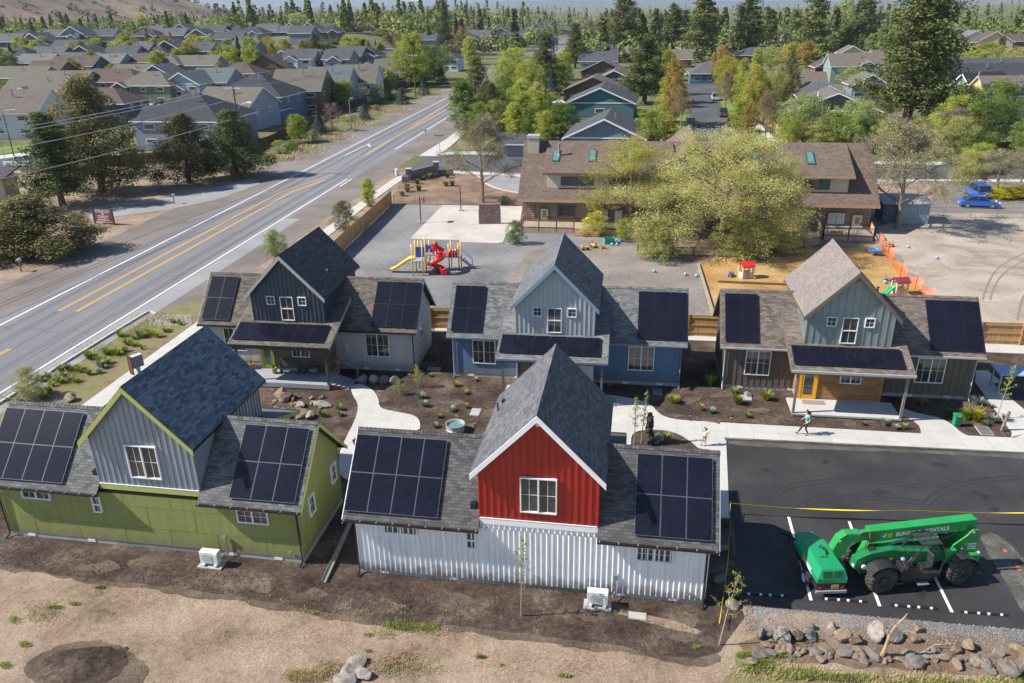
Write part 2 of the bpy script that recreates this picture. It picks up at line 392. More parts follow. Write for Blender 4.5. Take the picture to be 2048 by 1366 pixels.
    # wing roofs
    for x0,x1,cut in ((-.36,a,1),(b,L+.36,0)):
        r=MB(); r.slab([(x0,yb,he),(x1,yb,he),(x1,D/2,hr),(x0,D/2,hr)],.17,0,1); r.slab([(x0,D/2,hr),(x1,D/2,hr),(x1,D-yb,he),(x0,D-yb,he)],.17,0,1)
        r.build('wing_roof',[SH,S['edge']],H)
        ridgecap(H,(x0,D/2,hr),(x1,D/2,hr),SH,.14,.12)
        gutter(H,x0,x1,yb,he,S['gut'],S.get('hang'))
        # rake board on the outer end
        xo=x0 if cut else x1; s=-1 if cut else 1
        k=MB(); 
        for (p,q) in (((yb,he),(D/2,hr)),((D/2,hr),(D-yb,he))):
            pts=[(xo+.001*s,p[0],p[1]-.03),(xo+.001*s,q[0],q[1]-.03),(xo+.001*s,q[0],q[1]-.24),(xo+.001*s,p[0],p[1]-.24)]
            k.prism(pts,(s*.035,0,0))
        k.build('rake_board',TR if rear else S.get('raket',TR),H)
    # gable roof
    gf,gb=y0-.37,y1+.36; xa,xb=a-.3,b+.3; zg=6.06; zt=9.02
    r=MB(); r.slab([(xa,gf,zg),(c,gf,zt),(c,gb,zt),(xa,gb,zg)][::-1],.15,0,1); r.slab([(c,gf,zt),(xb,gf,zg),(xb,gb,zg),(c,gb,zt)][::-1],.15,0,1)
    r.build('gable_roof',[SG,S['edge']],H); ridgecap(H,(c,gf,zt),(c,gb,zt),SG,.13,.13)
    for yy,s in ((gf,-1),(gb,1)):
        k=MB()
        for (xe) in (xa,xb):
            ye=yy+s*.002
            k.prism([(xe,ye,zg-.03),(c,ye,zt-.03),(c,ye,zt-.33),(xe,ye,zg-.33)],(0,s*.04,0))
        k.build('rake_board',TR,H)
    k=MB(); k.box(c-.08,y0-.12,8.35,c+.08,y0-.005,8.6); k.build('gable_vent',TR,H)
    # porch
    yp=y0 if not rear else y1; sg=-1 if not rear else 1
    pa,pb=a-1.02,b+1.0
    def py(d): return yp+sg*d
    ysl=2.28; zf,zw=3.24,4.1; wy=D/2-(D/2-1.37) if not rear else D-1.37
    ins=1.37 if not rear else D-1.37; zi=5.08
    rr=MB()
    q=[(pa,py(ysl),zf),(pb,py(ysl),zf),(pb,yp,zw),(pa,yp,zw)]
    q=q if not rear else q[::-1]
    rr.slab(q,.16,0,1)
    for (u0,u1) in ((pa,a-.005),(b+.005,pb)):
        q=[(u0,yp,zw),(u1,yp,zw),(u1,ins,zi+.03),(u0,ins,zi+.03)]; q=q if not rear else q[::-1]
        rr.slab(q,.16,0,1)
    rr.build('porch_roof',[SH,S['edge']],H)
    ye=py(ysl)
    gm=MB(); gm.box(pa,min(ye,ye+sg*.13),zf-.14,pb,max(ye,ye+sg*.13),zf-.005); gm.build('gutter',S['gut'],H)
    for xx,s in ((pa,-1),(pb,1)):
        sb=MB()
        pts=[(xx,py(ysl),zf-.02),(xx,yp,zw-.02),(xx,ins,zi),(xx,ins,zi-.2),(xx,yp,zw-.24),(xx,py(ysl),zf-.22)]
        sb.prism(pts,(s*.03,0,0)); sb.build('rake_board',S.get('raket',TR),H)
    cs=MB()
    for (u0,u1) in ((pa+.03,a),(b,pb-.03)):   # side cheeks under the porch roof wings
        pass
    bm_=MB(); bm_.bar((pa+.2,py(2.1),3.0),(pb-.2,py(2.1),3.0),.14,.2); bm_.build('porch_beam',S['post'],H)
    for xx in (4.04-4.62+a,10.45-9.82+b):
        p=MB(); p.box(xx-.075,py(2.1)-.075,0.02,xx+.075,py(2.1)+.075,2.9); p.build('porch_post',S['post'],H)
    dk=MB(); d0,d1=py(.004),py(2.2)
    dk.box(3.98-4.62+a,min(d0,d1),.08,10.5-9.82+b,max(d0,d1),S['deckz'])
    dk.build('porch_deck',S['deck'],H)
    return H,a,b,y0
DECKC=mat('porch_concrete',(.42,.42,.41),.8,.1,1.2)
DECKB=brickmat('porch_boards',(.27,.29,.31),(.31,.33,.35),(.1,.1,.1),3.,.14,.006,off=.3,bump=.3,blot=.1)
st_W=dict(kind='corr',wall=mat('white_corrugated',(.76,.77,.78),.5,.04,.8,splash=.8),upper=mat('red_metal',(.36,.02,.014),.42,.1,.6,splash=.01),roof=shingle('white_house',(.085,.084,.086)),groof=shingle('white_house_gable',(.105,.108,.118),.28,.14),
    trim=mat('white_trim',(.75,.75,.75),.6,.03),edge=BLACKM,gut=BLACKM,hang=GREYM,post=mat('grey_post',(.11,.11,.12),.7),deckz=.2,deck=DECKC)
st_G=dict(kind='sheet',wall=mat('green_panel',(.225,.245,.075),.7,.08,.5,splash=.75),seam=mat('green_seam',(.15,.185,.055),.7),upper=mat('blue_grey_metal',(.26,.31,.36),.4,.08,.7,metal=.15,splash=.01),roof=shingle('green_house',(.115,.118,.12)),groof=shingle('green_house_gable',(.115,.14,.17),.4,.16),
    trim=mat('lime_trim',(.36,.4,.12),.65,.04),edge=BLACKM,gut=BLACKM,hang=GREYM,post=mat('green_post',(.185,.225,.062),.7,.06),deckz=.2,deck=DECKC)
st_A=dict(kind='plain',wall=mat('off_white_siding',(.47,.445,.42),.8,.05,.7,splash=.6),upper=mat('slate_metal',(.06,.075,.1),.45,.06,1,metal=.1),roof=shingle('slate_house',(.125,.108,.092)),groof=shingle('slate_house_gable',(.075,.073,.076),.3,.14),
    trim=mat('pale_grey_trim',(.38,.37,.36),.65,.04),edge=mat('dark_edge',(.03,.03,.03),.5),gut=BLACKM,post=mat('dark_post',(.06,.065,.07),.6),deckz=.42,deck=DECKB,
    porchwall=brickmat('weathered_board',(.14,.11,.085),(.19,.15,.115),(.05,.04,.03),2.4,.19,.012,off=.35,bump=.3))
st_B=dict(kind='plain',wall=mat('blue_siding',(.09,.16,.25),.75,.06,.7,splash=.6),upper=mat('pale_metal',(.44,.47,.48),.42,.05,1,metal=.15),roof=shingle('blue_house',(.145,.15,.152)),groof=shingle('blue_house_gable',(.12,.126,.135),.28,.14),
    trim=mat('light_blue_trim',(.2,.27,.35),.65,.04),raket=mat('dark_blue_trim',(.05,.07,.1),.6),edge=mat('blue_edge',(.1,.13,.17),.5),gut=mat('blue_grey_gutter',(.16,.19,.23),.5),post=mat('slate_post',(.1,.12,.14),.6),deckz=.2,deck=DECKC,
    porchwall=mat('pale_metal',(.44,.47,.48)))
st_C=dict(kind='batten',rib=.42,wall=mat('brown_siding',(.115,.093,.072),.75,.08,.9,splash=.5),upper=mat('galvanised_metal',(.26,.31,.31),.38,.12,.8,metal=.25),roof=shingle('brown_house',(.15,.125,.108)),groof=shingle('brown_house_gable',(.2,.175,.16),.14,.08),
    trim=mat('brown_trim',(.14,.115,.09),.65,.04),edge=mat('brown_edge',(.1,.08,.065),.5),gut=mat('pale_gutter',(.42,.43,.43),.4,.05,metal=.3),post=mat('brown_grey_post',(.19,.165,.15),.6),deckz=.2,deck=DECKC,
    porchwall=brickmat('cedar_board',(.27,.13,.05),(.38,.2,.085),(.1,.05,.02),2.6,.17,.012,off=.37,bump=.3,blot=.3),corner=mat('pale_corner',(.35,.33,.3),.6))
UZ=(6.22-3.22)/(2.56+.42)
def wing_panels(H,x0,cols,w,frm,rows=2,y0=-.17,gap=.018):
    yy=y0; zz=3.22+(yy+.42)*UZ
    panels(H,x0,yy,zz,1,UZ,cols,rows,w,1.74,frm,gap=gap)
HW,a,b,y0=cottage(-7.256,29.474,-.165,st_W,'white corrugated cottage with bright red gable and white rake boards',True)
HG,_,_,_=cottage(-25.342,32.748,-.169,st_G,'green panelled cottage with blue grey gable and lime rake boards',True)
HA,_,_,_=cottage(-22.419,53.523,-.150,st_A,'off white cottage with dark slate gable beside the highway',False)
HB,_,_,_=cottage(-4.101,50.456,-.150,st_B,'blue cottage with pale grey ribbed gable',False)
HC,_,_,_=cottage(14.203,47.885,-.153,st_C,'brown board cottage with galvanised gable and cedar porch wall',False)
for H in (HW,HG):
    wing_panels(H,-.3,4,1.05,PFRL); wing_panels(H,12.47,3,1.05,PFRL)
    window(H,1.4,2.95,2.4,2.84,0,4,1,None if 0 else 'v',dep=.12); window(H,5.16,5.6,1.94,2.84,0,2,2,'h',dep=.12)
    window(H,12.6,14.15,2.1,2.84,0,4,2,dep=.12); window(H,7.6,9.18,4.12,5.87,-.01,4,2,dep=.12)
    for yy in ((3.94,4.55),(1.12,1.74)): window(H,yy[0],yy[1],1.82,2.86,LEN,2,2,None,ax='x',sgn=-1,dep=.1)
    for xx in (0.05,LEN-.05): downspout(H,xx,-.02 if xx<1 else -.02,3.15,BLACKM)
    m=MB(); m.tube([(5.87,4.56,6.35),(5.87,4.56,6.85)],.04,6); m.build('vent_pipe',BLACKM,H)
    m=MB(); m.box(5.95,5.1,6.55,6.1,5.3,6.72); m.build('roof_vent',BLACKM,H)
    m=MB(); m.box(5.35,.2,3.78,5.6,.5,4.12); m.build('roof_vent',BLACKM,H)
    m=MB(); m.box(11.7,-.16,1.0,11.86,-.06,1.25); m.box(11.76,-.1,.3,11.8,-.06,1.02); m.tube([(11.78,-.1,.35),(11.6,-.5,.25)],.03,6); m.build('conduit_box',GREYM,H)
    m=MB(); m.box(14.95,-.14,.55,15.05,-.05,.68); m.build('hose_bib',GREYM,H)
for H,st,fr in ((HA,st_A,PFRD),(HB,st_B,PFRD),(HC,st_C,PFRD)):
    wing_panels(H,-.08,2,1.05,fr); wing_panels(H,12.66,3,1.07,fr)
    # porch panels, six side by side
    s=(4.1-3.24)/2.28
    panels(H,3.78-4.62+4.62,-1.39-1.9,3.24+.38*s,1,s,6,1,1.07,1.7,fr,lift=.12)
    window(H,5.78,6.38,5.35,5.98,-1.4,2,2,None,dep=.09); window(H,6.74,7.68,4.22,5.97,-1.4,2,2,'h',dep=.09); window(H,8.05,8.65,5.35,5.98,-1.4,2,2,None,dep=.09)
    window(H,1.36,2.98,1.1,2.88,0,4,2); window(H,12.1,13.85,1.12,2.9,0,4,2); window(H,7.13,8.42,1.45,2.1,-1.4,4,1)
    for xx in (0.0,LEN): downspout(H,xx,-.04,3.15,st['gut'])
    m=MB(); m.tube([(9.3,1.2,6.6),(9.3,1.2,7.1)],.05,6); m.tube([(9.3,1.2,7.1),(9.3,1.2,7.16)],[.09,.09],8); m.build('vent_pipe',BLACKM if H is not HA else GREYM,H)
    if H is HA:
        window(H,1.6,2.62,1.77,2.9,LEN,2,1,None,ax='x',sgn=-1)
        m=MB(); m.box(10.55,-.14,1.7,10.8,-.01,2.05); m.box(10.58,-.13,1.35,10.7,-.02,1.62); m.build('electric_meter',mat('meter_white',(.6,.6,.6),.4),H)
def door(H,x0,x1,z0,z1,y,m,glass):
    f=MB(); f.box(x0-.12,y-.07,z0,x0,y-.008,z1+.1); f.box(x1,y-.07,z0,x1+.12,y-.008,z1+.1); f.box(x0-.0,y-.07,z1,x1+.0,y-.008,z1+.1)
    f.box(x0,y-.05,z0,x0+.14,y-.01,z1); f.box(x1-.14,y-.05,z0,x1,y-.01,z1); f.box(x0+.14,y-.05,z0,x1-.14,y-.01,z0+.3); f.box(x0+.14,y-.05,z1-.16,x1-.14,y-.01,z1)
    d=f.build('door',m,H)
    g=MB(); g.box(x0+.14,y-.04,z0+.3,x1-.14,y-.012,z1-.16); g.build('door_glass',GLASS,d)
    k=MB(); k.ball((x0+.08,y-.1,z0+1.),.035,8); k.build('door_handle',BLACKM,d)
door(HA,4.86,5.62,.43,2.5,-1.4,mat('olive_door',(.17,.22,.03),.5),1)
door(HB,4.82,5.6,.21,2.3,-1.4,mat('plum_door',(.06,.015,.03),.5),1)
door(HC,4.82,5.68,.21,2.3,-1.4,mat('yellow_door',(.75,.36,.01),.45),1)
# ---------------------------------------------------------------- the setting: ground, roads, paths
RNG=random.Random(11)
def P(pts,z=0): return [G(u,v,0).xy.to_tuple() if True else 0 for u,v in pts]
def rough_edge(pts,step,amp,seed=0,closed=True):
    out=[]; n=len(pts)
    for i in range(n if closed else n-1):
        a=Vector(pts[i]); b=Vector(pts[(i+1)%n]); L=(b-a).length; k=max(1,int(L/step)); nn=Vector((-(b-a).y,(b-a).x)).normalized() if L>0 else Vector((0,0))
        for j in range(k):
            p=a.lerp(b,j/k)
            q=mnoise.fractal(Vector((p.x*.5,p.y*.5,seed)),1.0,2.0,5)*amp+mnoise.noise(Vector((p.x*4,p.y*4,seed+3)))*amp*.25
            w=1 if (i+j)>0 else 0
            out.append(tuple(p+nn*q))
    return out
def sheet(name,pts,z,m,kind='structure',jit=0,step=.3,rot=0,seed=0,thick=0,parent=None):
    if jit: pts=rough_edge(pts,step,jit,seed)
    me=bpy.data.meshes.new(name); bm=bmesh.new()
    vs=[bm.verts.new((p[0],p[1],z)) for p in pts]; f=bm.faces.new(vs)
    if f.normal.z<0: f.normal_flip()
    bm.normal_update()
    if f.normal.z<0: f.normal_flip()
    if thick:
        r=bmesh.ops.extrude_face_region(bm,geom=[f]); 
        for v in [g for g in r['geom'] if isinstance(g,bmesh.types.BMVert)]: v.co.z=z
        for v in vs: v.co.z=z-thick
    bmesh.ops.triangulate(bm,faces=[x for x in bm.faces if len(x.verts)>4],ngon_method='EAR_CLIP')
    bmesh.ops.recalc_face_normals(bm,faces=bm.faces) if thick else None
    uv=bm.loops.layers.uv.new('UVMap'); c,s=cos(-rot),sin(-rot)
    for ff in bm.faces:
        if not thick and ff.normal.z<0: ff.normal_flip()
        for l in ff.loops: l[uv].uv=(l.vert.co.x*c-l.vert.co.y*s,l.vert.co.x*s+l.vert.co.y*c)
    bm.to_mesh(me); bm.free(); me.materials.append(m)
    o=bpy.data.objects.new(name,me); COL.objects.link(o)
    if kind: o['kind']=kind
    if parent: o.parent=parent
    return o
def ribbon(pts,w,off=0):
    """closed outline of a strip of width w along a world polyline"""
    pts=[Vector(p) for p in pts]; L=[];R=[]
    for i,p in enumerate(pts):
        d=(pts[min(i+1,len(pts)-1)]-pts[max(i-1,0)]).normalized(); n=Vector((-d.y,d.x))
        L.append(tuple(p+n*(off+w/2))); R.append(tuple(p+n*(off-w/2)))
    return L+R[::-1]
def smooth(pts,it=2):
    pts=[Vector(p) for p in pts]
    for _ in range(it):
        q=[pts[0]]
        for a,b in zip(pts,pts[1:]): q+= [a.lerp(b,.25),a.lerp(b,.75)]
        q.append(pts[-1]); pts=q
    return [tuple(p) for p in pts]
def closedsmooth(pts,it=2):
    pts=[Vector(p) for p in pts]
    for _ in range(it):
        q=[]
        for i in range(len(pts)):
            a,b=pts[i],pts[(i+1)%len(pts)]; q+=[a.lerp(b,.25),a.lerp(b,.75)]
        pts=q
    return [tuple(p) for p in pts]
DIRT=groundmat('tan_dirt',[(.28,(.1,.071,.05)),(.4,(.19,.14,.1)),(.52,(.25,.19,.138)),(.7,(.31,.243,.182))],.3,2.2,bump=.55,bscale=3.5)
FARG=groundmat('far_ground',[(.35,(.06,.08,.025)),(.5,(.13,.13,.06)),(.65,(.09,.11,.035))],.05,.3,bump=0)
MULCH=groundmat('dark_mulch',[(.3,(.032,.021,.016)),(.46,(.068,.047,.036)),(.58,(.105,.077,.06)),(.72,(.2,.155,.12))],.5,4,bump=1.,bscale=14,pebble=(9,(.2,.17,.14),.07),speck=.45)
GRAVEL=groundmat('grey_gravel',[(.3,(.12,.12,.125)),(.5,(.2,.198,.2)),(.7,(.28,.272,.265))],.12,2.5,bump=1.,bscale=9,speck=.4,pebble=(6,(.3,.3,.3),.18))
SHOULD=groundmat('road_shoulder',[(.3,(.11,.097,.086)),(.5,(.165,.147,.132)),(.7,(.21,.19,.172))],.1,4,bump=.6,bscale=7,speck=.3)
ASPH=groundmat('old_asphalt',[(.3,(.12,.12,.13)),(.5,(.16,.16,.17)),(.7,(.2,.2,.208))],.08,5,bump=.2,bscale=12,speck=.12,rough=.85,aniso=((1,.06,1),.166))
ASPHSIDE=groundmat('worn_asphalt_lane',[(.3,(.2,.2,.205)),(.5,(.235,.235,.24)),(.7,(.27,.27,.27))],.2,5,bump=.2,bscale=12,speck=.12,rough=.85)
NEWASPH=groundmat('new_asphalt',[(.3,(.024,.024,.026)),(.5,(.036,.035,.037)),(.7,(.054,.052,.052))],.25,6,bump=.35,bscale=16,speck=.25,rough=.75,fmix=.35)
STREET=groundmat('street_asphalt',[(.3,(.055,.057,.065)),(.5,(.075,.077,.085)),(.7,(.1,.1,.11))],.1,5,bump=.2,speck=.12)
CHIPS=groundmat('wood_chips',[(.3,(.22,.12,.04)),(.5,(.42,.26,.1)),(.7,(.55,.37,.17))],.2,7,bump=1.,bscale=12,speck=.35)
SAND=groundmat('sandy_field',[(.3,(.21,.17,.13)),(.5,(.31,.265,.215)),(.68,(.38,.335,.28))],.15,2.2,bump=.6,bscale=3,warp=1.5,speck=.12)
LAWN=groundmat('lawn_grass',[(.3,(.08,.13,.025)),(.5,(.14,.2,.04)),(.7,(.22,.24,.07))],.2,6,bump=.6,bscale=20,speck=.3)
DRYG=groundmat('dry_grass_soil',[(.3,(.12,.09,.05)),(.45,(.2,.15,.09)),(.55,(.2,.19,.08)),(.68,(.12,.15,.04)),(.8,(.3,.24,.15))],.45,5,bump=.8,bscale=10,speck=.35)
REDM=groundmat('red_brown_mulch',[(.3,(.12,.075,.05)),(.5,(.21,.135,.095)),(.7,(.3,.22,.15))],.3,5,bump=.8,bscale=12,speck=.3)
SWALK=brickmat('sidewalk_concrete',(.4,.39,.365),(.44,.43,.405),(.3,.29,.27),1.5,1.5,.012,off=0,bump=.2,blot=.1,rough=.9,bscale=1.2)
COURT=groundmat('court_concrete',[(.3,(.34,.31,.28)),(.5,(.41,.38,.345)),(.7,(.47,.435,.4))],.25,3,bump=.1,speck=.08,warp=1)
KERB=mat('kerb_concrete',(.42,.41,.39),.9,.12,2)
HR=-.165
# one ground sheet out to the horizon, dirt near and duller far
b=MB()
b.add([(-9000,-60,-.02),(9000,-60,-.02),(9000,14000,-.02),(-9000,14000,-.02)],[(0,1,2,3)])
o=b.build('ground',FARG); tag(o,kind='structure')
hv=[];hf=[];XS=[-2600+ i*40 for i in range(61)]+[-180+i*10 for i in range(27)]; YS=[120+i*12 for i in range(40)]+[600+i*60 for i in range(45)]
for yy in YS:
    for xx in XS: z=TZ(xx,yy); hv.append((xx,yy,z if z>.01 else -.4))
nx_=len(XS)
for j in range(len(YS)-1):
    for i in range(nx_-1): hf.append((j*nx_+i,j*nx_+i+1,(j+1)*nx_+i+1,(j+1)*nx_+i))
b=MB(); b.add(hv,hf); o=b.build('rising_ground',FARG,smooth=True); tag(o,kind='structure')
sheet('near_ground',[(-80,-10),(80,-10),(90,60),(100,118),(0,128),(-36,132),(-75,150),(-130,135),(-120,60)],-.012,DIRT)
# whole belt of shoulder and highway
wl=P([(-700,1036),(-300,852),(0,716),(168,565),(640,325),(905,191)])   # west edge line of the highway (first points follow its own direction)
Wa,Wb=Vector(P([(168,565)])[0]),Vector(P([(640,325)])[0]); dW=(Wb-Wa).normalized(); nW=Vector((dW.y,-dW.x))  # nW points east
Ea,Eb=Vector(P([(0,772)])[0]),Vector(P([(705,358)])[0]); dE=(Eb-Ea).normalized()
wid=(Ea-Wa).dot(nW); wid2=(Eb-Wa).dot(nW)
S=lambda t,e: tuple(Wa+dW*t+nW*e)     # t metres along the highway, e metres east of its west edge line
def bend(t):  # the highway leans east far off
    return max(0,(t-160))**2*.00003
HX=lambda t,e: S(t,e+bend(t))
ts=[-60,-20,0,20,40,60,80,100,120,150,180,220,260,320,400,520,700]
WID=(wid+wid2)/2
def belt(e0,e1,t0=-60,t1=700):
    tt=[t0]+[t for t in ts if t0<t<t1]+[t1]
    return [HX(t,e0) for t in tt]+[HX(t,e1) for t in reversed(tt)]
sheet('road_shoulder',belt(-7.5,WID+5.5),.0,SHOULD,jit=.5,step=1.5,seed=4)
sheet('highway',belt(-1.2,WID+.9),.006,ASPH)
sheet('highway_lane_edge',belt(WID+.25,WID+2.3,-60,26),.010,ASPHSIDE)
PAINTW=mat('white_road_paint',(.72,.72,.7),.7,.08,2); PAINTY=mat('yellow_road_paint',(.62,.36,.07),.7,.1,2)
def stripe(pts,w,m,name='road_marking',z=.013): return sheet(name,ribbon(pts,w),z,m)
def along(e,t0,t1,st=6):
    n=max(2,int(abs(t1-t0)/st)); return [HX(t0+(t1-t0)*i/n,e) for i in range(n+1)]
def te(u,v):
    p=Vector(P([(u,v)])[0])-Wa; return p.dot(dW),p.dot(nW)
stripe(along(0,-60,500),.16,PAINTW)
tR=te(705,358)[0]; stripe(along(WID,-60,tR),.16,PAINTW)
t2=te(802,299); stripe(along(WID,t2[0],500),.16,PAINTW)
ya,yb=te(118,622),te(155,622); tY=te(675,345)
for e in (ya[1],yb[1]):
    for s in (-.13,.13):
        if e==yb[1]:
            stripe(along(e+s,ya[0],te(600,382)[0])+[HX(te(640,360)[0],tY[1]+s+.1)],.11,PAINTY)
        else: stripe(along(e+s,ya[0],te(560,383)[0])+[HX(te(620,350)[0],tY[1]-.5+s),HX(te(650,345)[0],tY[1]+s)],.11,PAINTY)
t0=te(0,704)
for s in (-.13,.13): stripe(along(te(20,698)[1]+s,te(20,698)[0]-14,te(20,698)[0]),.11,PAINTY)
y1,y2,y3=te(730,310),te(812,262),te(905,201)
for s in (-.13,.13):
    stripe([HX(y1[0],y1[1]+s),HX(y2[0],y2[1]+s),HX(y3[0],y3[1]-bend(y3[0])+s)]+along(ya[1]+s,y3[0]+6,220,10),.11,PAINTY)
    stripe([HX(y2[0],y2[1]+s+.2),HX(te(905,213)[0],te(905,213)[1]+s-bend(te(905,213)[0]))]+along(yb[1]+s,te(905,213)[0]+6,220,10),.11,PAINTY)
stripe([HX(*te(690,311)),HX(*te(740,287))],.15,PAINTW); stripe([HX(*te(680,373)),HX(*te(704,358))],.15,PAINTW)
ar=Vector(P([(742,291)])[0]); 
sheet('turn_arrow',[tuple(ar+dW*a+nW*b_) for a,b_ in [(-1.2,.1),(-.2,.1),(.2,-.3),(.5,-.6),(.8,-.2),(1.0,-1.2),(-.1,-1.1),(.15,-.75),(-.25,-.2),(-1.2,-.15)]],.013,PAINTW)
# tyre-worn darker tracks of the lanes
TRACK=groundmat('lane_wear',[(.3,(.098,.098,.105)),(.5,(.13,.13,.138)),(.7,(.165,.165,.172))],.1,5,bump=.2,bscale=12,speck=.12,rough=.8,aniso=((1,.06,1),.166))
for e in (1.1,2.8,WID-1.1,WID-2.8): sheet('tyre_track',belt(e-.33,e+.33,-60,260),.0095,TRACK,jit=.1,step=3,seed=e)
# side street behind the school
st=P([(815,350),(850,346),(880,340),(1045,346),(1400,352),(1760,358),(2048,358),(2500,362),(2500,336),(2048,334),(1700,330),(1045,314),(960,311),(900,309),(868,311),(848,316),(822,334)])
sheet('side_street',st,.016,STREET)
sheet('far_pavement',P([(868,310),(960,309),(1045,312),(1700,328),(2048,332),(2500,334),(2500,328),(2048,326),(1700,322),(1045,306),(960,303),(900,304)]),.05,SWALK,thick=.06,rot=HR)
sheet('far_verge',P([(872,304),(1045,305),(1700,321),(2100,326),(2100,318),(1700,314),(1045,299),(885,298)]),.012,LAWN)
sheet('corner_pavement',P([(838,312),(873,313),(905,290),(935,262),(925,255),(890,280)]),.05,SWALK,thick=.06,rot=HR)
sheet('corner_soil',P([(815,312),(838,312),(890,281),(925,256),(940,215),(930,205),(880,250)]),.008,SHOULD,jit=.3,step=1)
sheet('corner_garden',P([(905,300),(1045,300),(1045,285),(1000,262),(940,262),(912,288)]),.006,DRYG,jit=.3,step=1)
# residential street going north and its T
sheet('north_street',P([(1345,345),(1555,345),(1504,284),(1479,256),(1460,230),(1442,213),(1436,200),(1446,190),(1530,184),(1530,160),(1340,158),(1340,172),(1372,182),(1384,200),(1376,250),(1362,300)]),.02,STREET)
sheet('street_verge',P([(1555,338),(1600,338),(1554,284),(1500,238),(1470,208),(1450,198),(1440,203),(1445,213),(1463,230),(1482,256),(1507,284)]),.012,LAWN)
sheet('street_pavement',P([(1585,325),(1612,325),(1556,284),(1530,259),(1472,204),(1465,204),(1490,236),(1515,258),(1540,284)]),.05,SWALK,thick=.06,rot=HR)
sheet('west_verge',P([(1290,330),(1362,330),(1370,265),(1372,215),(1345,215)]),.012,LAWN)
sheet('west_pavement',P([(1310,280),(1360,285),(1362,278),(1312,272)]),.05,SWALK,thick=.06)
# far left street, lawn, dirt lot
sheet('west_street',P([(-60,352),(70,336),(150,322),(230,300),(230,270),(120,305),(-60,326)]),.016,STREET)
sheet('west_pavement',P([(-60,326),(120,303),(118,298),(-60,318)]),.05,SWALK,thick=.06)
sheet('west_lawn',P([(-60,318),(40,302),(70,296),(60,288),(-60,300)]),.012,LAWN,jit=.2,step=1)
sheet('church_drive',P([(180,440),(330,420),(430,400),(520,368),(505,356),(400,385),(300,400),(180,416)]),.008,ASPHSIDE,jit=.3,step=1)
sheet('estate_street',P([(250,222),(420,222),(420,205),(250,205)]),.02,COURT)
# mulch yard of the cottages
mul=P([(-60,1116),(120,1150),(240,1162),(330,1172),(420,1186),(520,1200),(640,1222),(760,1238),(900,1252),(1000,1258),(1100,1275),(1230,1290),(1330,1310),(1390,1318),(1440,1305),(1490,1235),(1480,1195),(1459,1035),(1450,876)])
mul+=P([(2100,908),(2100,700),(1380,680),(868,660),(640,630),(470,600)])
swL0,swL1=Vector(P([(168.7,807.5)])[0]),Vector(P([(806,349)])[0]); 
SW=smooth([tuple(swL0+(swL0-Vector(P([(393.7,644.6)])[0])).normalized()*30)]+P([(168.7,807.5),(300,712),(393.7,644.6),(640,466),(707,413),(770,369),(800,350),(840,345)]),1)
mul+=[tuple(Vector(P([(404,640)])[0])),tuple(Vector(P([(180,812)])[0])), SW[0]]
FR_=groundmat('mixed_soil',[(.3,(.055,.04,.03)),(.5,(.115,.086,.063)),(.7,(.18,.14,.105))],.6,4,bump=.7,bscale=10,speck=.35)
sheet('soil_fringe',P([(-60,1128),(60,1150),(240,1172),(420,1198),(520,1214),(640,1236),(760,1252),(900,1264),(1000,1272),(1100,1287),(1230,1304),(1330,1322),(1400,1332),(1440,1322),(1440,1240),(700,1180),(-60,1080)]),-.005,FR_,jit=.32,step=.2,seed=12)
sheet('heap_fringe',closedsmooth(P([(60,1366),(40,1330),(110,1290),(190,1278),(270,1300),(300,1340),(260,1400),(100,1400)]),2),.003,FR_,jit=.35,step=.15,seed=13)
sheet('mulch_yard',mul,0.0,MULCH,jit=.16,step=.25,seed=9)
# planting strip, kerb and west sidewalk
kb=P([(0,807.5),(290,627)]); kd=(Vector(kb[0])-Vector(kb[1])).normalized()
kerbline=[tuple(Vector(kb[0])+kd*22),kb[0],kb[1]]+P([(302,624),(312,630)])
strip=[kerbline[0],kerbline[1],kerbline[2]]+P([(300,625),(345,615),(395,600),(420,610),(404,636),(168.7,807.5)])+[SW[0]]
sheet('planting_strip',strip,.004,DRYG,jit=.12,step=.4,seed=2)
kk=MB(); kp=[Vector((p[0],p[1],.05)) for p in smooth(kerbline,2)]
for a,b_ in zip(kp,kp[1:]): kk.bar(a,b_,.18,.2)
tag(kk.build('kerb',KERB),kind='structure')
sheet('sidewalk',ribbon(SW,1.55,-.8),.05,SWALK,thick=.07,rot=HR+.02)
# shoulder soil between highway and fence further north
sheet('mulch_corner',P([(783,408),(795,370),(815,352),(840,348),(1045,352),(1045,412),(800,412)]),.004,REDM,jit=.15,step=.4,seed=3)
sheet('school_drive',closedsmooth(P([(965,350),(1100,350),(1100,395),(1045,388),(1000,380),(972,366)]),2),.010,ASPHSIDE)
kc=MB(); q=[Vector((p[0],p[1],.06)) for p in smooth(P([(955,352),(966,364),(985,375),(1010,382),(1045,388)]),2)]
for a,b_ in zip(q,q[1:]): kc.bar(a,b_,.18,.16)
tag(kc.build('drive_kerb',KERB),kind='structure')
sheet('near_pavement',P([(806,350),(850,344),(880,340),(1045,350),(1045,354),(880,345),(850,350),(815,358)]),.05,SWALK,thick=.06,rot=HR)
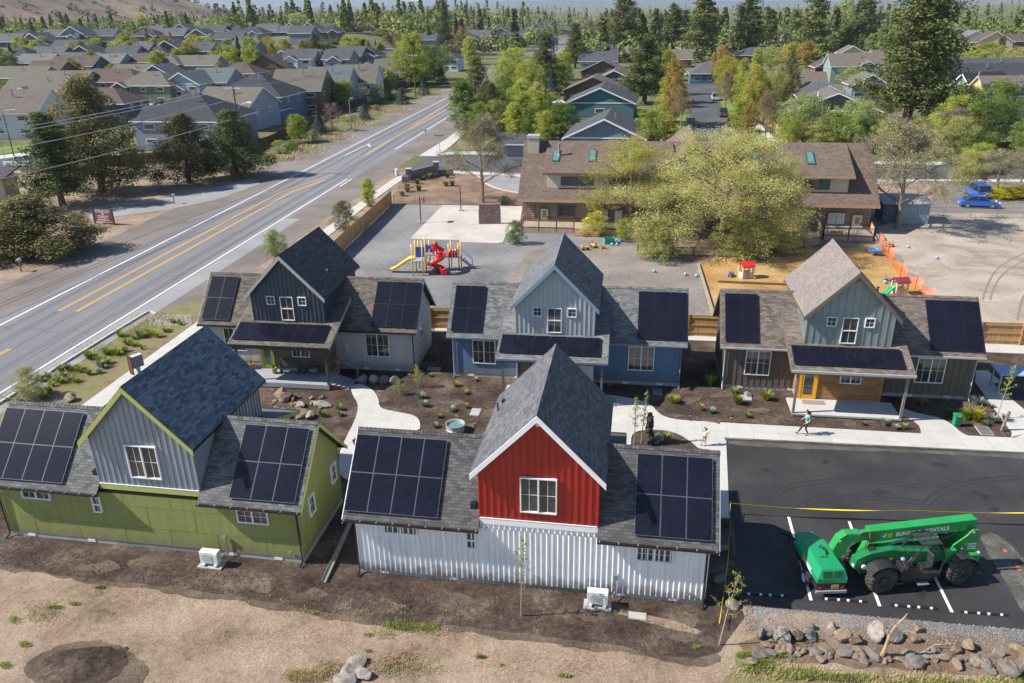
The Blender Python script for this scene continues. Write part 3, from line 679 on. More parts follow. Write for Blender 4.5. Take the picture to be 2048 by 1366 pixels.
# playground ground
sheet('play_gravel',P([(560,560),(640,500),(783,409),(1045,413),(1280,470),(1340,500),(1395,530),(1404,570),(1432,676),(868,661),(640,640)]),.008,GRAVEL,jit=.12,step=.4,seed=5)
sheet('brown_gravel',P([(1005,560),(1060,500),(1150,492),(1270,490),(1340,520),(1393,535),(1402,575),(1428,672),(1380,672),(1240,664),(1120,640)]),.012,groundmat('brown_gravel',[(.3,(.14,.125,.11)),(.5,(.23,.205,.18)),(.7,(.3,.27,.24))],.15,2.5,bump=1,bscale=9,speck=.35),jit=.6,step=.4,seed=8)
sheet('court_slab',P([(820,478),(885,411),(1045,413),(1040,447),(1012,470),(1006,485),(995,487),(922,485),(921,481)]),.05,COURT,thick=.06)
sheet('wood_chip_bed',P([(1398,532),(1430,516),(1500,506),(1600,500),(1770,492),(1800,530),(1862,606),(1700,640),(1434,640)]),.012,CHIPS,jit=.2,step=.4,seed=6)
sheet('sand_field',P([(1750,490),(1745,455),(1850,425),(2048,428),(2500,432),(2500,640),(2100,668),(1860,660),(1860,606),(1800,530),(1770,492)]),.006,SAND,jit=.4,step=.8,seed=7)
tk=mat('tyre_print_sand',(.2,.165,.13),.95,.15,2)
for pts in ([(1965,600),(1978,560),(2000,530),(2060,500)],[(1980,600),(1990,568),(2012,540),(2070,510)],[(2035,640),(2045,590),(2080,560)],[(1700,1000),(1701,1000)]):
    if pts[0][1]<900: sheet('tyre_print',ribbon(smooth(P(pts),3),.2),.012,tk,jit=.03,step=.3)
sheet('school_yard',P([(1745,455),(1860,400),(1900,360),(2500,362),(2500,434),(2048,430),(1850,426)]),.004,SHOULD,jit=.3,step=.8)
sheet('east_verge',P([(1700,372),(1850,362),(2500,370),(2500,360),(1700,358)]),.012,SWALK)
# paths among the cottages
def path(name,pts,z=.05): return sheet(name,pts,z,SWALK,thick=.06,rot=HR)
path('garden_path',closedsmooth(P([(700,772),(720,768),(744,778),(758,798),(758,818),(800,826),(832,832),(842,848),(838,866),(700,872),(712,900),(722,960),(680,960),(676,915),(690,880),(712,838),(718,810),(705,790)]),2))
path('back_walk',P([(870,662),(1380,681),(1990,706),(2100,710),(2100,690),(1990,689),(1380,665),(870,648)]),.05)
m1=closedsmooth(P([(1232,812),(1298,808),(1312,825),(1340,840),(1400,846),(1455,850),(1300,866),(1255,868),(1253,900),(1232,900)]),1)
path('middle_path',closedsmooth(P([(1190,790),(1235,792),(1300,806),(1318,830),(1350,841),(1450,846),(1450,876),(1446,900),(1400,900),(1385,885),(1355,866),(1320,860),(1275,862),(1262,872),(1262,900),(1225,900),(1215,850)]),2))
path('parking_walk',P([(1440,846),(1640,857),(1838,868),(2100,880),(2100,908),(1450,876)]),.052)
path('porch_path',closedsmooth(P([(1800,815),(1828,826),(1862,833),(1878,836),(1905,850),(1925,870),(1975,884),(2010,886),(2022,872),(2100,860),(2100,888),(1842,872),(1842,862),(1838,850),(1822,838),(1800,832)]),2),.048)
path('east_walk',P([(1952,742),(1975,742),(2100,845),(2100,905),(2018,890),(2024,866),(1990,820),(1950,765)]),.046)
path('west_walk_of_parking',P([(1420,896),(1452,880),(1459,1037),(1400,1035)]),.049)
sheet('east_asphalt',P([(1985,768),(2100,762),(2100,838),(2048,820)]),.055,NEWASPH)
# parking lot with its berm
pk=P([(1450,878),(2048,907),(2500,928),(2500,1290),(2048,1247),(1760,1222),(1480,1200),(1459,1035)])
sheet('parking_lot',pk,.03,NEWASPH,thick=.04)
bk=MB(); q=P([(1478,1200),(1620,1212),(1760,1224),(1900,1236),(2048,1249),(2500,1290)])
for a,b_ in zip(q,q[1:]):
    a=Vector(a);b_=Vector(b_); n=Vector((-(b_-a).y,(b_-a).x)).normalized()
    prof=[(.28,.0),(.22,.13),(.08,.17),(-.1,.15),(-.35,.0)]
    bk.add([(a.x+n.x*x,a.y+n.y*x,z) for x,z in prof]+[(b_.x+n.x*x,b_.y+n.y*x,z) for x,z in prof],[(i,i+1,i+6,i+5) for i in range(4)])
tag(bk.build('asphalt_berm',NEWASPH),kind='structure')
for (a,b_) in (((1577,1035),(1622,1202)),((1698,1044),(1760,1216)),((1862,1140),(1905,1228)),((2006,1100),(2048,1170))):
    if a[0]<2000: stripe(P([a,b_]),.13,PAINTW,'bay_line',.036)
TYRE=mat('tyre_mark',(.02,.02,.021),.8,.1)
for pts in ([(1545,1030),(1540,1005),(1560,980),(1620,965),(1700,960),(1780,966),(1850,975)],[(1600,1025),(1605,1010),(1640,998),(1700,994),(1770,998),(1840,1006)],[(1520,1050),(1530,1085),(1560,1120)],[(1850,1010),(1880,985),(1930,965),(2040,955)]):
    for s in (-.17,.17): sheet('tyre_mark',ribbon(smooth(P(pts),3),.13,s),.035,TYRE,jit=.02,step=.25)
PATCH=groundmat('worn_patch',[(.3,(.05,.05,.045)),(.5,(.1,.095,.085)),(.65,(.16,.15,.13)),(.8,(.25,.2,.15))],.8,6,bump=.8,bscale=10,speck=.4)
sheet('worn_patch',closedsmooth(P([(1955,1070),(1990,1064),(2030,1098),(2048,1120),(2100,1140),(2100,1260),(2048,1235),(2010,1165),(1975,1105)]),1),.037,PATCH,jit=.08,step=.2)
STAIN=groundmat('oil_stain',[(.3,(.018,.018,.019)),(.6,(.032,.031,.032))],.8,6,bump=.2,speck=.2,rough=.6)
DUST=groundmat('dusty_asphalt',[(.3,(.055,.05,.046)),(.5,(.085,.077,.068)),(.7,(.13,.115,.1))],.7,5,bump=.4,bscale=14,speck=.3)
for k,(u,v,w_) in enumerate(((1530,940,.4),(1650,925,.3),(1760,985,.5),(1880,930,.35),(1960,990,.5),(1700,1090,.3),(1560,1160,.4),(1840,1190,.35),(1990,1020,.3))):
    c=Vector(P([(u,v)])[0]); sheet('oil_stain',[(c.x+cos(i*.45)*w_*(.7+.4*sin(k+i*.8)),c.y+sin(i*.45)*w_*(.7+.3*cos(k*2+i))) for i in range(14)],.0335,STAIN,jit=.08,step=.08,seed=40+k)
sheet('dust_strip',P([(1455,882),(2048,911),(2300,923),(2300,930),(2048,917),(1800,905),(1600,899),(1456,890)]),.0345,DUST,jit=.12,step=.15,seed=51)
sheet('dust_strip',P([(1460,1042),(1478,1190),(1490,1192),(1470,1120),(1466,1040)]),.0345,DUST,jit=.12,step=.15,seed=52)
OR=mat('orange_paint',(.32,.1,.04),.8,.3,6); GP=mat('green_paint',(.03,.3,.1),.8,.2)
sheet('orange_spray_mark',closedsmooth(P([(2002,1099),(2010,1098),(2016,1104),(2008,1107)]),1),.042,OR,jit=.08,step=.1)
sheet('orange_spray_mark',closedsmooth(P([(2028,1128),(2036,1130),(2045,1146),(2034,1142)]),1),.042,OR,jit=.06,step=.1)
for k,(u,v,w_) in enumerate(((735,812,1.),(760,800,.7),(905,805,.9),(930,770,1.1),(870,745,.8),(940,850,.8),(1380,800,1.),(1440,790,.9),(1520,820,.8),(1350,830,.7),(680,860,.6),(1960,835,1.2),(1700,846,.7),(300,1120,1.2),(200,1135,1.),(900,1200,1.1),(1150,1230,1.2),(520,1170,1.1),(1360,1255,1.4),(780,1215,.8),(620,1190,.9))):
    c=Vector(P([(u,v)])[0]); sheet('bare_soil_patch',[(c.x+cos(i*.4)*w_*(.7+.3*sin(k+i*.8)),c.y+sin(i*.4)*w_*.6*(.75+.25*cos(k*2+i*1.2))) for i in range(16)],.004,FR_,jit=.14,step=.12,seed=20+k)
# cracks and old seams in the highway
for e,ta,tb in ((WID*.5,-40,160),(WID*.28,10,120),(WID*.77,-20,90)): sheet('road_seam',ribbon([tuple(Vector(S(t,e))+Vector((.12*sin(t*.7),0))) for t in range(ta,tb,3)],.05),.0118,mat('seam_tar',(.045,.045,.048),.8))
for t_ in (-12,3,19,38,52,75,96): sheet('road_crack',ribbon([tuple(Vector(S(t_+.5*sin(k*1.9+t_),k))) for k in range(0,int(WID)+1)],.045),.0122,mat('seam_tar',(.045,.045,.048),.8))
# gravel south of the lot, west track edge
sheet('south_gravel',P([(1500,1205),(1760,1226),(2048,1250),(2500,1292),(2500,1320),(2048,1282),(1850,1262),(1700,1256),(1600,1262),(1520,1258)]),.004,GRAVEL,jit=.2,step=.3)
sheet('bank_soil',P([(1480,1290),(1530,1258),(1700,1256),(2048,1282),(2400,1320),(2400,1400),(1900,1350),(1500,1318)]),.002,groundmat('bank_soil',[(.3,(.1,.07,.045)),(.5,(.19,.135,.09)),(.7,(.27,.2,.14))],.5,5,bump=1,bscale=8,speck=.35),jit=.35,step=.3)
sheet('bottom_verge',P([(1470,1310),(1600,1335),(1800,1352),(2048,1362),(2048,1500),(1400,1500),(1440,1360)]),.006,DRYG,jit=.35,step=.3)
sheet('dirt_patch',closedsmooth(P([(1545,1222),(1640,1228),(1690,1240),(1660,1256),(1560,1262),(1520,1245)]),1),.008,DIRT,jit=.25,step=.2)
sheet('dry_patch',P([(1240,1215),(1330,1238),(1400,1262),(1395,1268),(1300,1248),(1235,1228)]),.006,DIRT,jit=.12,step=.2,seed=5)
# heap of dark soil, a real mound
bm=bmesh.new(); c=Vector(P([(165,1335)])[0]); R_=1.7; N=60
grid={}
for i in range(N+1):
    for j in range(N+1):
        x=(i/N*2-1)*R_*1.25; y=(j/N*2-1)*R_*.8
        d=sqrt((x/(R_*1.1))**2+(y/(R_*.72))**2)+mnoise.noise(Vector((x*.6,y*.6,1)))*.2
        h=max(-.03,.42*(max(0,1-d))**1.3-.012)
        h+= mnoise.fractal(Vector((x*1.8,y*1.8,5)),.9,2,5)*.12*max(0,min(1,1.1-d))
        grid[i,j]=bm.verts.new((c.x+x,c.y+y,h-.004))
for i in range(N):
    for j in range(N): bm.faces.new((grid[i,j],grid[i+1,j],grid[i+1,j+1],grid[i,j+1]))
me=bpy.data.meshes.new('soil_heap'); bm.to_mesh(me); bm.free(); me.materials.append(MULCH); o=bpy.data.objects.new('soil_heap',me); COL.objects.link(o); o['kind']='structure'
for p in me.polygons: p.use_smooth=True
# ---------------------------------------------------------------- school
SO=Vector((1.6,92.1,0)); SRZ=-.155
def SL(x,y,z=0): return Vector((SO.x+cos(SRZ)*x-sin(SRZ)*y, SO.y+sin(SRZ)*x+cos(SRZ)*y, z))
SCH=empty('school_building',SO,SRZ,'long brown roofed school with stone walls, dormers and green skylights','school')
BRROOF=shingle('school',(.145,.108,.09),.22,.14); BRTRIM=mat('brown_fascia',(.16,.085,.06),.6,.1); TANTR=mat('tan_fascia',(.42,.27,.17),.6,.1)
BLOCK=brickmat('concrete_block',(.2,.165,.13),(.25,.205,.165),(.13,.11,.09),.4,.2,.012,bump=.5,blot=.15)
STONE=brickmat('field_stone',(.2,.14,.1),(.32,.23,.165),(.1,.08,.06),.55,.28,.03,bump=1.,blot=.35,bscale=2)
CREAM=mat('cream_stucco',(.5,.44,.36),.85,.05); GREENM=mat('green_metal',(.03,.09,.075),.4,.1); SKYGL=mat('skylight_glass',(.1,.2,.18),.08,.3,spec=.8)
rf=lambda y:3.3+.82*(y+.78)
w=MB(); w.box(0,0,0,39.2,12.4,3.1); w.prism([(0.002,0,3.1),(.002,12.4,3.1),(.002,6.2,8.5)],(.2,0,0)); w.prism([(39.198,0,3.1),(39.198,12.4,3.1),(39.198,6.2,8.5)],(-.2,0,0)); w.build('wall',BLOCK,SCH)
w=MB(); w.box(-.08,-.12,0,39.28,-.004,.95); w.box(-.1,-.14,.95,1.4,-.02,3.05); w.build('stone_base',STONE,SCH)
r=MB(); r.slab([(-.58,-.78,3.3),(39.8,-.78,3.3),(39.8,6.2,9.02),(-.58,6.2,9.02)],.22,0,1); r.slab([(-.58,6.2,9.02),(39.8,6.2,9.02),(39.8,13.2,3.3),(-.58,13.2,3.3)],.22,0,1); r.build('roof',[BRROOF,BRTRIM],SCH)
ridgecap(SCH,(-.58,6.2,9.02),(39.8,6.2,9.02),BRROOF,.14,.12)
f=MB(); f.box(-.6,-.82,3.02,39.82,-.79,3.3); f.build('fascia',TANTR,SCH)
for (x0,x1,we0,we1,fm) in ((2.29,17.3,2.74,17.0,BRTRIM),(22.6,37.01,22.9,36.5,TANTR)):
    d=MB(); d.slab([(x0,.1,6.3),(x1,.1,6.3),(x1,6.1,8.98),(x0,6.1,8.98)],.16,0,1); do=d.build('dormer_roof',[BRROOF,fm],SCH)
    d=MB(); d.prism([(we0,.63,4.3),(we0,.63,6.35),(we0,5.5,8.5),(we0,5.5,8.2)],(we1-we0,0,0)); d.build('dormer_wall',CREAM,SCH)
    d=MB(); d.box(x0,.06,6.05,x1,.095,6.28); d.build('fascia',fm,SCH)
for (x0,x1) in ((4.4,8.2),(10,14),(25,28),(30.6,33.4)):
    g=MB(); g.box(x0,.5,4.75,x1,.6,5.75); fo=g.build('window',mat('brown_window_frame',(.13,.075,.05),.5),SCH)
    g=MB(); g.box(x0+.08,.47,4.83,(x0+x1)/2-.04,.52,5.67); g.box((x0+x1)/2+.04,.47,4.83,x1-.08,.52,5.67); g.build('pane',GLASS,fo)
g=MB(); g.box(33.4,.45,4.75,34.5,.6,5.95); g.build('shutter',GREENM,SCH)
SLP=(8.98-6.3)/6.0
for x in (3.6,7.9,12.4,26.6,32.6):   # skylights on the dormer roofs
    for nm,dx,dy0,dy1,h,m in (('skylight',0,2.1,4.3,.16,GREENM),):
        q=[(x-.42,2.1,6.3+SLP*2.0+.14),(x+.42,2.1,6.3+SLP*2.0+.14),(x+.42,4.3,6.3+SLP*4.2+.14),(x-.42,4.3,6.3+SLP*4.2+.14)]
        o=MB().slab(q,.2).build('skylight',GREENM,SCH)
        q=[(p[0]+(.1 if p[0]<x else -.1),p[1]+(.12 if p[1]<3 else -.12),p[2]+.01+(.12*SLP if p[1]<3 else -.12*SLP)) for p in q]
        MB().slab(q,.02).build('skylight_pane',SKYGL,o)
m=MB(); m.box(-.05,4.6,7.4,1.35,6.0,9.55); co=m.build('chimney',brickmat('chimney_lap',(.4,.35,.28),(.43,.37,.3),(.25,.2,.16),3,.2,.015,bump=.4,blot=.08),SCH)
m=MB(); m.box(-.15,4.5,9.55,1.45,6.1,9.62); m.prism([(-.12,4.53,9.62),(1.42,4.53,9.62),(1.42,6.07,9.62),(-.12,6.07,9.62)],(0,0,.22)); m.build('chimney_cap',mat('galvanised_cap',(.42,.41,.4),.4,.1,metal=.3),co)
m=MB(); m.tube([(3.9,3.3,7.5),(3.9,3.3,9.0)],.13,8); m.tube([(3.9,3.3,9.0),(3.9,3.3,9.2)],.2,8); m.tube([(3.9,3.3,7.6),(3.9,3.3,7.9)],[.3,.16],8); m.build('stove_pipe',GREYM,SCH)
# entry gable crossing the middle
r=MB(); 
for s in (-1,1): 
    q=[(19.75,.9,9.6),(19.75,17,9.6),(19.75+s*6,17,5.2),(19.75+s*6,.9,5.2)]
    r.slab(q if s>0 else q[::-1],.25,0,1)
r.build('entry_roof',[BRROOF,BRTRIM],SCH)
r=MB(); r.prism([(14.4,1.7,3),(25.1,1.7,3),(25.1,1.7,5.4),(19.75,1.7,9.25),(14.4,1.7,5.4)],(0,14,0)); r.build('entry_wall',CREAM,SCH)
for s in (-1,1): MB().prism([(19.75,.86,9.55),(19.75+s*6,.86,5.15),(19.75+s*6,.86,4.85),(19.75,.86,9.25)],(0,.03,0)).build('rake_board',TANTR,SCH)
WFR=mat('brown_window_frame',(.13,.075,.05),.5)
def sdoor(x0,x1,m,z1=2.1,gl=True):
    d=MB(); d.box(x0,-.2,.05,x1,-.145,z1); do=d.build('door',m,SCH)
    f=MB(); f.box(x0-.1,-.22,.0,x0,-.14,z1+.1); f.box(x1,-.22,0,x1+.1,-.14,z1+.1); f.box(x0,-.22,z1,x1,-.14,z1+.1); f.build('door_frame',WFR,do)
    if gl: g=MB(); g.box((x0+x1)/2-.22,-.212,1.1,(x0+x1)/2+.22,-.2,1.85); g.build('door_window',mat('amber_door_glass',(.3,.2,.05),.2,.3),do)
    k=MB(); k.box(x1-.16,-.24,.95,x1-.06,-.2,1.2); k.build('door_handle',BLACKM,do)
sdoor(2.1,3.0,mat('grey_door',(.42,.39,.35),.6)); sdoor(37.25,38.3,mat('cream_door',(.48,.42,.33),.6)); sdoor(10.8,11.7,mat('white_door',(.6,.62,.62),.6),gl=False)
for (x0,x1,z0,z1,pm) in ((4.1,6.1,.95,2.4,GLASS),(8.2,10.1,.95,2.3,mat('blind_pane',(.4,.42,.42),.4)),(34.5,36.5,.95,2.4,mat('blind_pane',(.4,.42,.42),.4))):
    g=MB(); g.box(x0,-.2,z0,x1,-.005,z1); fo=g.build('window',WFR,SCH)
    g=MB(); g.box(x0+.1,-.215,z0+.1,(x0+x1)/2-.03,-.203,z1-.1); g.box((x0+x1)/2+.03,-.215,z0+.1,x1-.1,-.203,z1-.1); g.build('pane',pm,fo)
# deck with steps in front of the school, and its railing
WOODR=mat('red_brown_wood',(.2,.09,.05),.75,.25,4); DECKW=brickmat('grey_deck_board',(.36,.29,.22),(.43,.35,.27),(.15,.12,.1),.14,3,.008,off=.0,bump=.3,blot=.15)
dk=MB(); dk.box(.2,-3.5,.5,11.6,-.2,.6); dk.box(.2,-3.5,0,11.6,-3.4,.5)
o=dk.build('school_deck',DECKW); o.location=SO; o.rotation_euler=(0,0,SRZ); tag(o,'weathered board deck along the left end of the school','deck')
stp=MB()
for i in range(3): stp.box(6.4,-3.5-.3*(i+1),0,9.3,-3.5-.3*i,.42-.13*i)
so_=stp.build('deck_step',mat('orange_brown_wood',(.38,.19,.1),.7,.2,3),o)
def railing(root_label,segs,h,z0,m,name='picket_railing',gap=.12,pmat=None,cat='railing',grp=None):
    """posts, rails and pickets along world segments: one thing"""
    a0=Vector(segs[0][0]); R=empty(name,(a0.x,a0.y,0),0,root_label,cat,grp)
    L0=R.location
    pk=MB()
    for a,b_ in segs:
        a=Vector(a)-L0; b_=Vector(b_)-L0; a.z=b_.z=z0; L=(b_-a).length; n=max(1,round(L/2.2)); up=Vector((0,0,1))
        for i in range(n+1):
            p=a.lerp(b_,i/n); MB().box(p.x-.06,p.y-.06,z0-.4 if z0>.3 else 0,p.x+.06,p.y+.06,z0+h+.12).build('post',m,R)
        for hh in (.12,h): 
            MB().bar(a+up*hh,b_+up*hh,.05,.09).build('rail',m,R)
        k=int(L/gap)
        for i in range(1,k):
            p=a.lerp(b_,i/k); pk.box(p.x-.018,p.y-.018,z0+.15,p.x+.018,p.y+.018,z0+h)
    pk.build('pickets',pmat or m,R); return R
railing('wooden picket railing along the front edge of the school deck',[(SL(.25,-3.45),SL(6.3,-3.45)),(SL(9.4,-3.45),SL(11.5,-3.45))],.95,.6,WOODR,pmat=mat('pale_picket',(.5,.4,.3),.7))
railing('wooden picket railing of the small deck by the right school door',[(SL(33.6,-3.4),SL(38.9,-3.4)),(SL(38.9,-3.4),SL(39.3,-.3)),(SL(33.6,-3.4),SL(33.6,-.6))],.95,.45,WOODR,pmat=mat('pale_picket',(.5,.4,.3),.7))
o=MB().box(33.6,-3.4,0,38.9,-.2,.45).build('side_deck',DECKW); o.location=SO; o.rotation_euler=(0,0,SRZ); tag(o,'small board deck at the right door of the school','deck')
railing('low picket fence half hidden under the big willow',[(P([(1275,508)])[0]+(0,),P([(1345,512)])[0]+(0,)),(P([(1345,512)])[0]+(0,),P([(1470,514)])[0]+(0,)),(P([(1470,514)])[0]+(0,),P([(1640,492)])[0]+(0,))],.9,0.02,WOODR,name='picket_fence',pmat=mat('pale_picket',(.5,.4,.3),.7),cat='fence')
# brick play wall on the court
pa,pb=SL(-5.35,-.05),SL(-2.85,.3)
m=MB(); d=(pb-pa).normalized(); n=Vector((-d.y,d.x,0))
m.prism([pa,pb,pb+Vector((0,0,2.45)),pa+Vector((0,0,2.45))],n*.3); m.prism([pa-d*.06-n*.06,pb+d*.06-n*.06,pb+d*.06-n*.06+Vector((0,0,1.75)),pa-d*.06-n*.06+Vector((0,0,1.75))],n*.42)
o=m.build('brick_play_wall',brickmat('dark_brick',(.15,.085,.07),(.2,.12,.1),(.26,.2,.18),.4,.14,.012,bump=.4,blot=.3,bscale=1.5)); tag(o,'free standing brick play wall with faded chalk at the court edge','wall')
# chalk marks on it
ch=MB(); 
for i in range(26):
    t=RNG.uniform(.25,2.2); z=RNG.uniform(.7,1.6); c=pa+d*t-n*.067+Vector((0,0,z)); a=RNG.uniform(0,3.1); l=RNG.uniform(.06,.16); e=d*cos(a)*l+Vector((0,0,sin(a)*l))
    ch.bar(c-e,c+e,.006,.03)
ch.build('chalk_scribble',mat('chalk',(.4,.34,.31),.9),o)
# ---------------------------------------------------------------- fences
CEDAR=brickmat('cedar_picket',(.42,.235,.1),(.55,.33,.15),(.14,.07,.03),.145,4,.006,off=0,bump=.4,blot=.25,bscale=1.2); CEDARP=mat('cedar_rail',(.42,.25,.11),.7,.2,3)
DKF=brickmat('dark_red_picket',(.085,.035,.025),(.12,.05,.035),(.04,.02,.015),.15,4,.006,off=0,bump=.3,blot=.25)
def board_fence(a,b_,h,m,pm,label,side=1,name='board_fence',grp=None,step=2.44,z0=0):
    a=Vector((a[0],a[1],0)); b_=Vector((b_[0],b_[1],0)); L=(b_-a).length; ang=atan2((b_-a).y,(b_-a).x)
    R=empty(name,a,ang,label,'fence',grp); n=max(1,round(L/step))
    for i in range(n):
        x0,x1=L*i/n,L*(i+1)/n; s=MB(); s.box(x0+.03,-.012*side-.01,.04,x1-.03,-.012*side+.01,h+(mnoise.noise(Vector((i*1.7,h,a.x)))*.04)); s.build('picket_panel',m,R)
    for i in range(n+1): MB().box(L*i/n-.05,.012*side-.04+.045*side,0,L*i/n+.05,.012*side+.04+.045*side,h+.05).build('post',pm,R)
    for z in (.35,h*.52,h-.25): MB().box(0,.03*side-.02,z,L,.03*side+.02,z+.09).build('rail',pm,R)
    return R
fa,fb=P([(700,482)])[0],P([(784,408)])[0]; fm=P([(640,545)])[0]
board_fence(fm,fb,1.85,CEDAR,CEDARP,'tall cedar board fence running diagonally beside the gravel playground',side=1)
board_fence(P([(862,657)])[0],P([(912,658)])[0],1.8,CEDAR,CEDARP,'cedar fence section showing between the slate and blue cottages',side=-1)
board_fence(P([(1375,672)])[0],P([(1440,675)])[0],1.8,CEDAR,CEDARP,'cedar fence section showing between the blue and brown cottages',side=-1)
board_fence(P([(1955,688)])[0],P([(2120,694)])[0],1.8,CEDAR,CEDARP,'cedar fence section right of the brown cottage roof',side=-1)
o=MB().bar(tuple(P([(1396,530)])[0])+(.12,),tuple(P([(1434,655)])[0])+(.12,),.2,.26).build('timber_edging',mat('bleached_timber',(.3,.24,.18),.85,.3,4)); tag(o,'bleached timber edging between gravel and wood chips','timber')
o=MB().bar(tuple(P([(1436,565)])[0])+(.1,),tuple(P([(1600,572)])[0])+(.1,),.2,.2).build('timber_edging',mat('brown_timber',(.16,.09,.04),.85,.3,4)); tag(o,'dark timber edging across the wood chip bed','timber')
def chainlink(a,b_,h,label,step=3.,grp=None):
    a=Vector((a[0],a[1],0)); b_=Vector((b_[0],b_[1],0)); L=(b_-a).length; ang=atan2((b_-a).y,(b_-a).x)
    R=empty('chain_link_fence',a,ang,label,'fence',grp); n=max(1,round(L/step))
    for i in range(n+1): MB().tube([(L*i/n,0,0),(L*i/n,0,h)],.04,6).build('post',GREYM,R)
    MB().tube([(0,0,h),(L,0,h)],.025,5).build('top_rail',GREYM,R)
    w=MB(); s=.16
    k=int(L/s)
    for i in range(k+1):
        x=i*s
        for sg in (1,-1):
            xe=x+sg*h
            x1=min(max(xe,0),L); z1=abs(x1-x)
            if z1>.05: w.bar((x,.0,.03),(x1,.0,z1),.006,.006)
    w.build('wire_mesh',mat('galvanised_wire',(.22,.22,.22),.5),R); return R
chainlink(P([(788,409)])[0],P([(1045,411)])[0],1.3,'chain link fence behind the playground court')
chainlink(P([(1780,436)])[0],P([(2100,436)])[0],1.3,'chain link fence in front of the parked blue car')
DW=[(500,306),(545,288),(600,262),(655,236),(716,212),(770,190),(820,170),(873,152)]
for i,(p,q) in enumerate(zip(DW,DW[1:])):
    board_fence(P([p])[0],P([q])[0],1.8,DKF,mat('dark_red_post',(.08,.03,.02),.7),['dark fence behind the juniper beside the utility pole','dark fence stretch behind the small blue spruce','dark fence stretch below the blue gabled house','dark fence stretch below the pale blue house','dark fence stretch behind the bare young tree','dark fence stretch below the big green poplars','farthest dark fence stretch before the side lane'][i],grp='dark board fences along the highway',step=3.5)
for i,(p,q,l) in enumerate([((100,260),(170,255),'rusty fence at the back of the slate walled house'),((195,335),(360,322),'dark fence behind the largest juniper trunk'),((1690,300),(1600,240),'brown fence behind the pale green round trees'),((1590,300),(1474,198),'orange cedar fence along the street pavement'),((1965,310),(2060,300),'dark red fence under the right hand trees')]):
    board_fence(P([p])[0],P([q])[0],1.8,CEDAR if i in (3,) else DKF,CEDARP if i==3 else mat('dark_red_post',(.08,.03,.02),.7),l,step=3.5)
# ---------------------------------------------------------------- playground climbing frame
PX,PY=-8.4,74.9
PG=empty('play_structure',(PX,PY,0),0,'yellow posted play structure with a spiral red slide and a straight yellow slide','playground')
YEL=mat('yellow_plastic',(.72,.42,.02),.35,.05); RED=mat('red_plastic',(.62,.02,.015),.25,.05,coat=.4); BLU=mat('blue_plastic',(.03,.14,.5),.4,.1)
for (x,y,h) in ((-1.16,-1.45,3.2),(-.16,-1.5,3.55),(-1.0,.02,3.2),(.0,-.1,3.6),(-.76,.84,2.9),(.35,.6,3.0),(2.26,.37,2.6),(3.23,.47,2.7),(2.44,1.1,2.8),(3.43,1.1,2.8)):
    MB().tube([(x,y,0),(x,y,h)],.062,8).build('post',YEL,PG,smooth=True)
DKM=mat('deck_metal',(.3,.3,.36),.5)
for (x0,y0,x1,y1,z) in ((-1.16,-1.45,-.1,0,1.35),(-.9,0,.1,.8,1.35),(0,-.3,1.1,.7,1.65),(2.3,.4,3.4,1.1,1.2)):
    MB().box(x0,y0,z,x1,y1,z+.08).build('platform',DKM,PG)
MB().box(1.1,.2,1.3,2.3,.75,1.38).build('bridge',mat('tan_plastic',(.5,.42,.3),.5),PG)
def gutterslide(pts,w,h,m,name,par):
    mb=MB(); pts=[Vector(p) for p in pts]; prof=[(-w/2,h),(-w/2-.03,h),(-w/2-.02,-.04),(0,-.07),(w/2+.02,-.04),(w/2+.03,h),(w/2,h),(w/2-.06,.06),(0,.0),(-w/2+.06,.06)]
    k=len(prof); o=0; vs=[];fs=[]
    for i,p in enumerate(pts):
        d=(pts[min(i+1,len(pts)-1)]-pts[max(0,i-1)]).normalized(); r=Vector((d.y,-d.x,0)).normalized(); u=r.cross(d).normalized()
        vs+=[p+r*a+u*b_ for a,b_ in prof]
    for i in range(len(pts)-1):
        for j in range(k): fs.append((i*k+j,i*k+(j+1)%k,(i+1)*k+(j+1)%k,(i+1)*k+j))
    fs+=[tuple(range(k)),tuple((len(pts)-1)*k+j for j in reversed(range(k)))]
    mb.add(vs,fs); return mb.build(name,m,par,smooth=True)
gutterslide([(-1.1,-.6,1.5),(-1.45,-.58,1.45),(-1.9,-.5,1.15),(-2.9,-.3,.45),(-3.3,-.2,.25),(-3.6,-.1,.22)],.5,.22,YEL,'straight_slide',PG)
sp=[]
for i in range(33):
    t=i/32; a=pi*.62-t*pi*2.35; r=.62; z=2.35-2.2*t
    sp.append((1.1+r*cos(a),-.75+r*sin(a),max(.14,z)))
gutterslide([(1.0,.1,2.45),(.95,-.0,2.4)]+sp+[(1.85,-1.3,.12),(2.0,-1.2,.12)],.62,.3,RED,'spiral_slide',PG)
MB().tube([(1.1,-.75,0),(1.1,-.75,2.2)],.07,8).build('slide_post',RED,PG,smooth=True)
m=MB(); m.tube([(1.05,.15,1.75),(1.05,.15,2.4),(1.05,-.05,2.85)],[.34,.34,.2],12); m.ball((1.05,-.1,2.8),.26,12); m.build('slide_hood',RED,PG,smooth=True)
MB().box(-.98,.05,1.45,-.02,.12,2.45).build('side_panel',BLU,PG); MB().box(-.1,.62,1.45,.9,.68,2.55).build('side_panel',BLU,PG); MB().box(.25,-.1,2.3,.9,.3,2.6).build('side_panel',BLU,PG)
for i in range(3):
    m=MB(); m.tube([(2.45+.28*i,.36,1.3),(2.45+.28*i,.36,2.1)],.13,10); m.build('roller_panel',RED,PG,smooth=True)
nt_=MB()
for k in range(5): nt_.bar((1.1,.75,1.5+.2*k),(2.3,.75,1.45+.2*k),.025,.025)
for k in range(8): nt_.bar((1.15+.16*k,.75,1.4),(1.15+.16*k,.75,2.35),.025,.025)
nt_.build('rope_net',mat('blue_rope',(.1,.18,.4),.6),PG)
st_=MB()
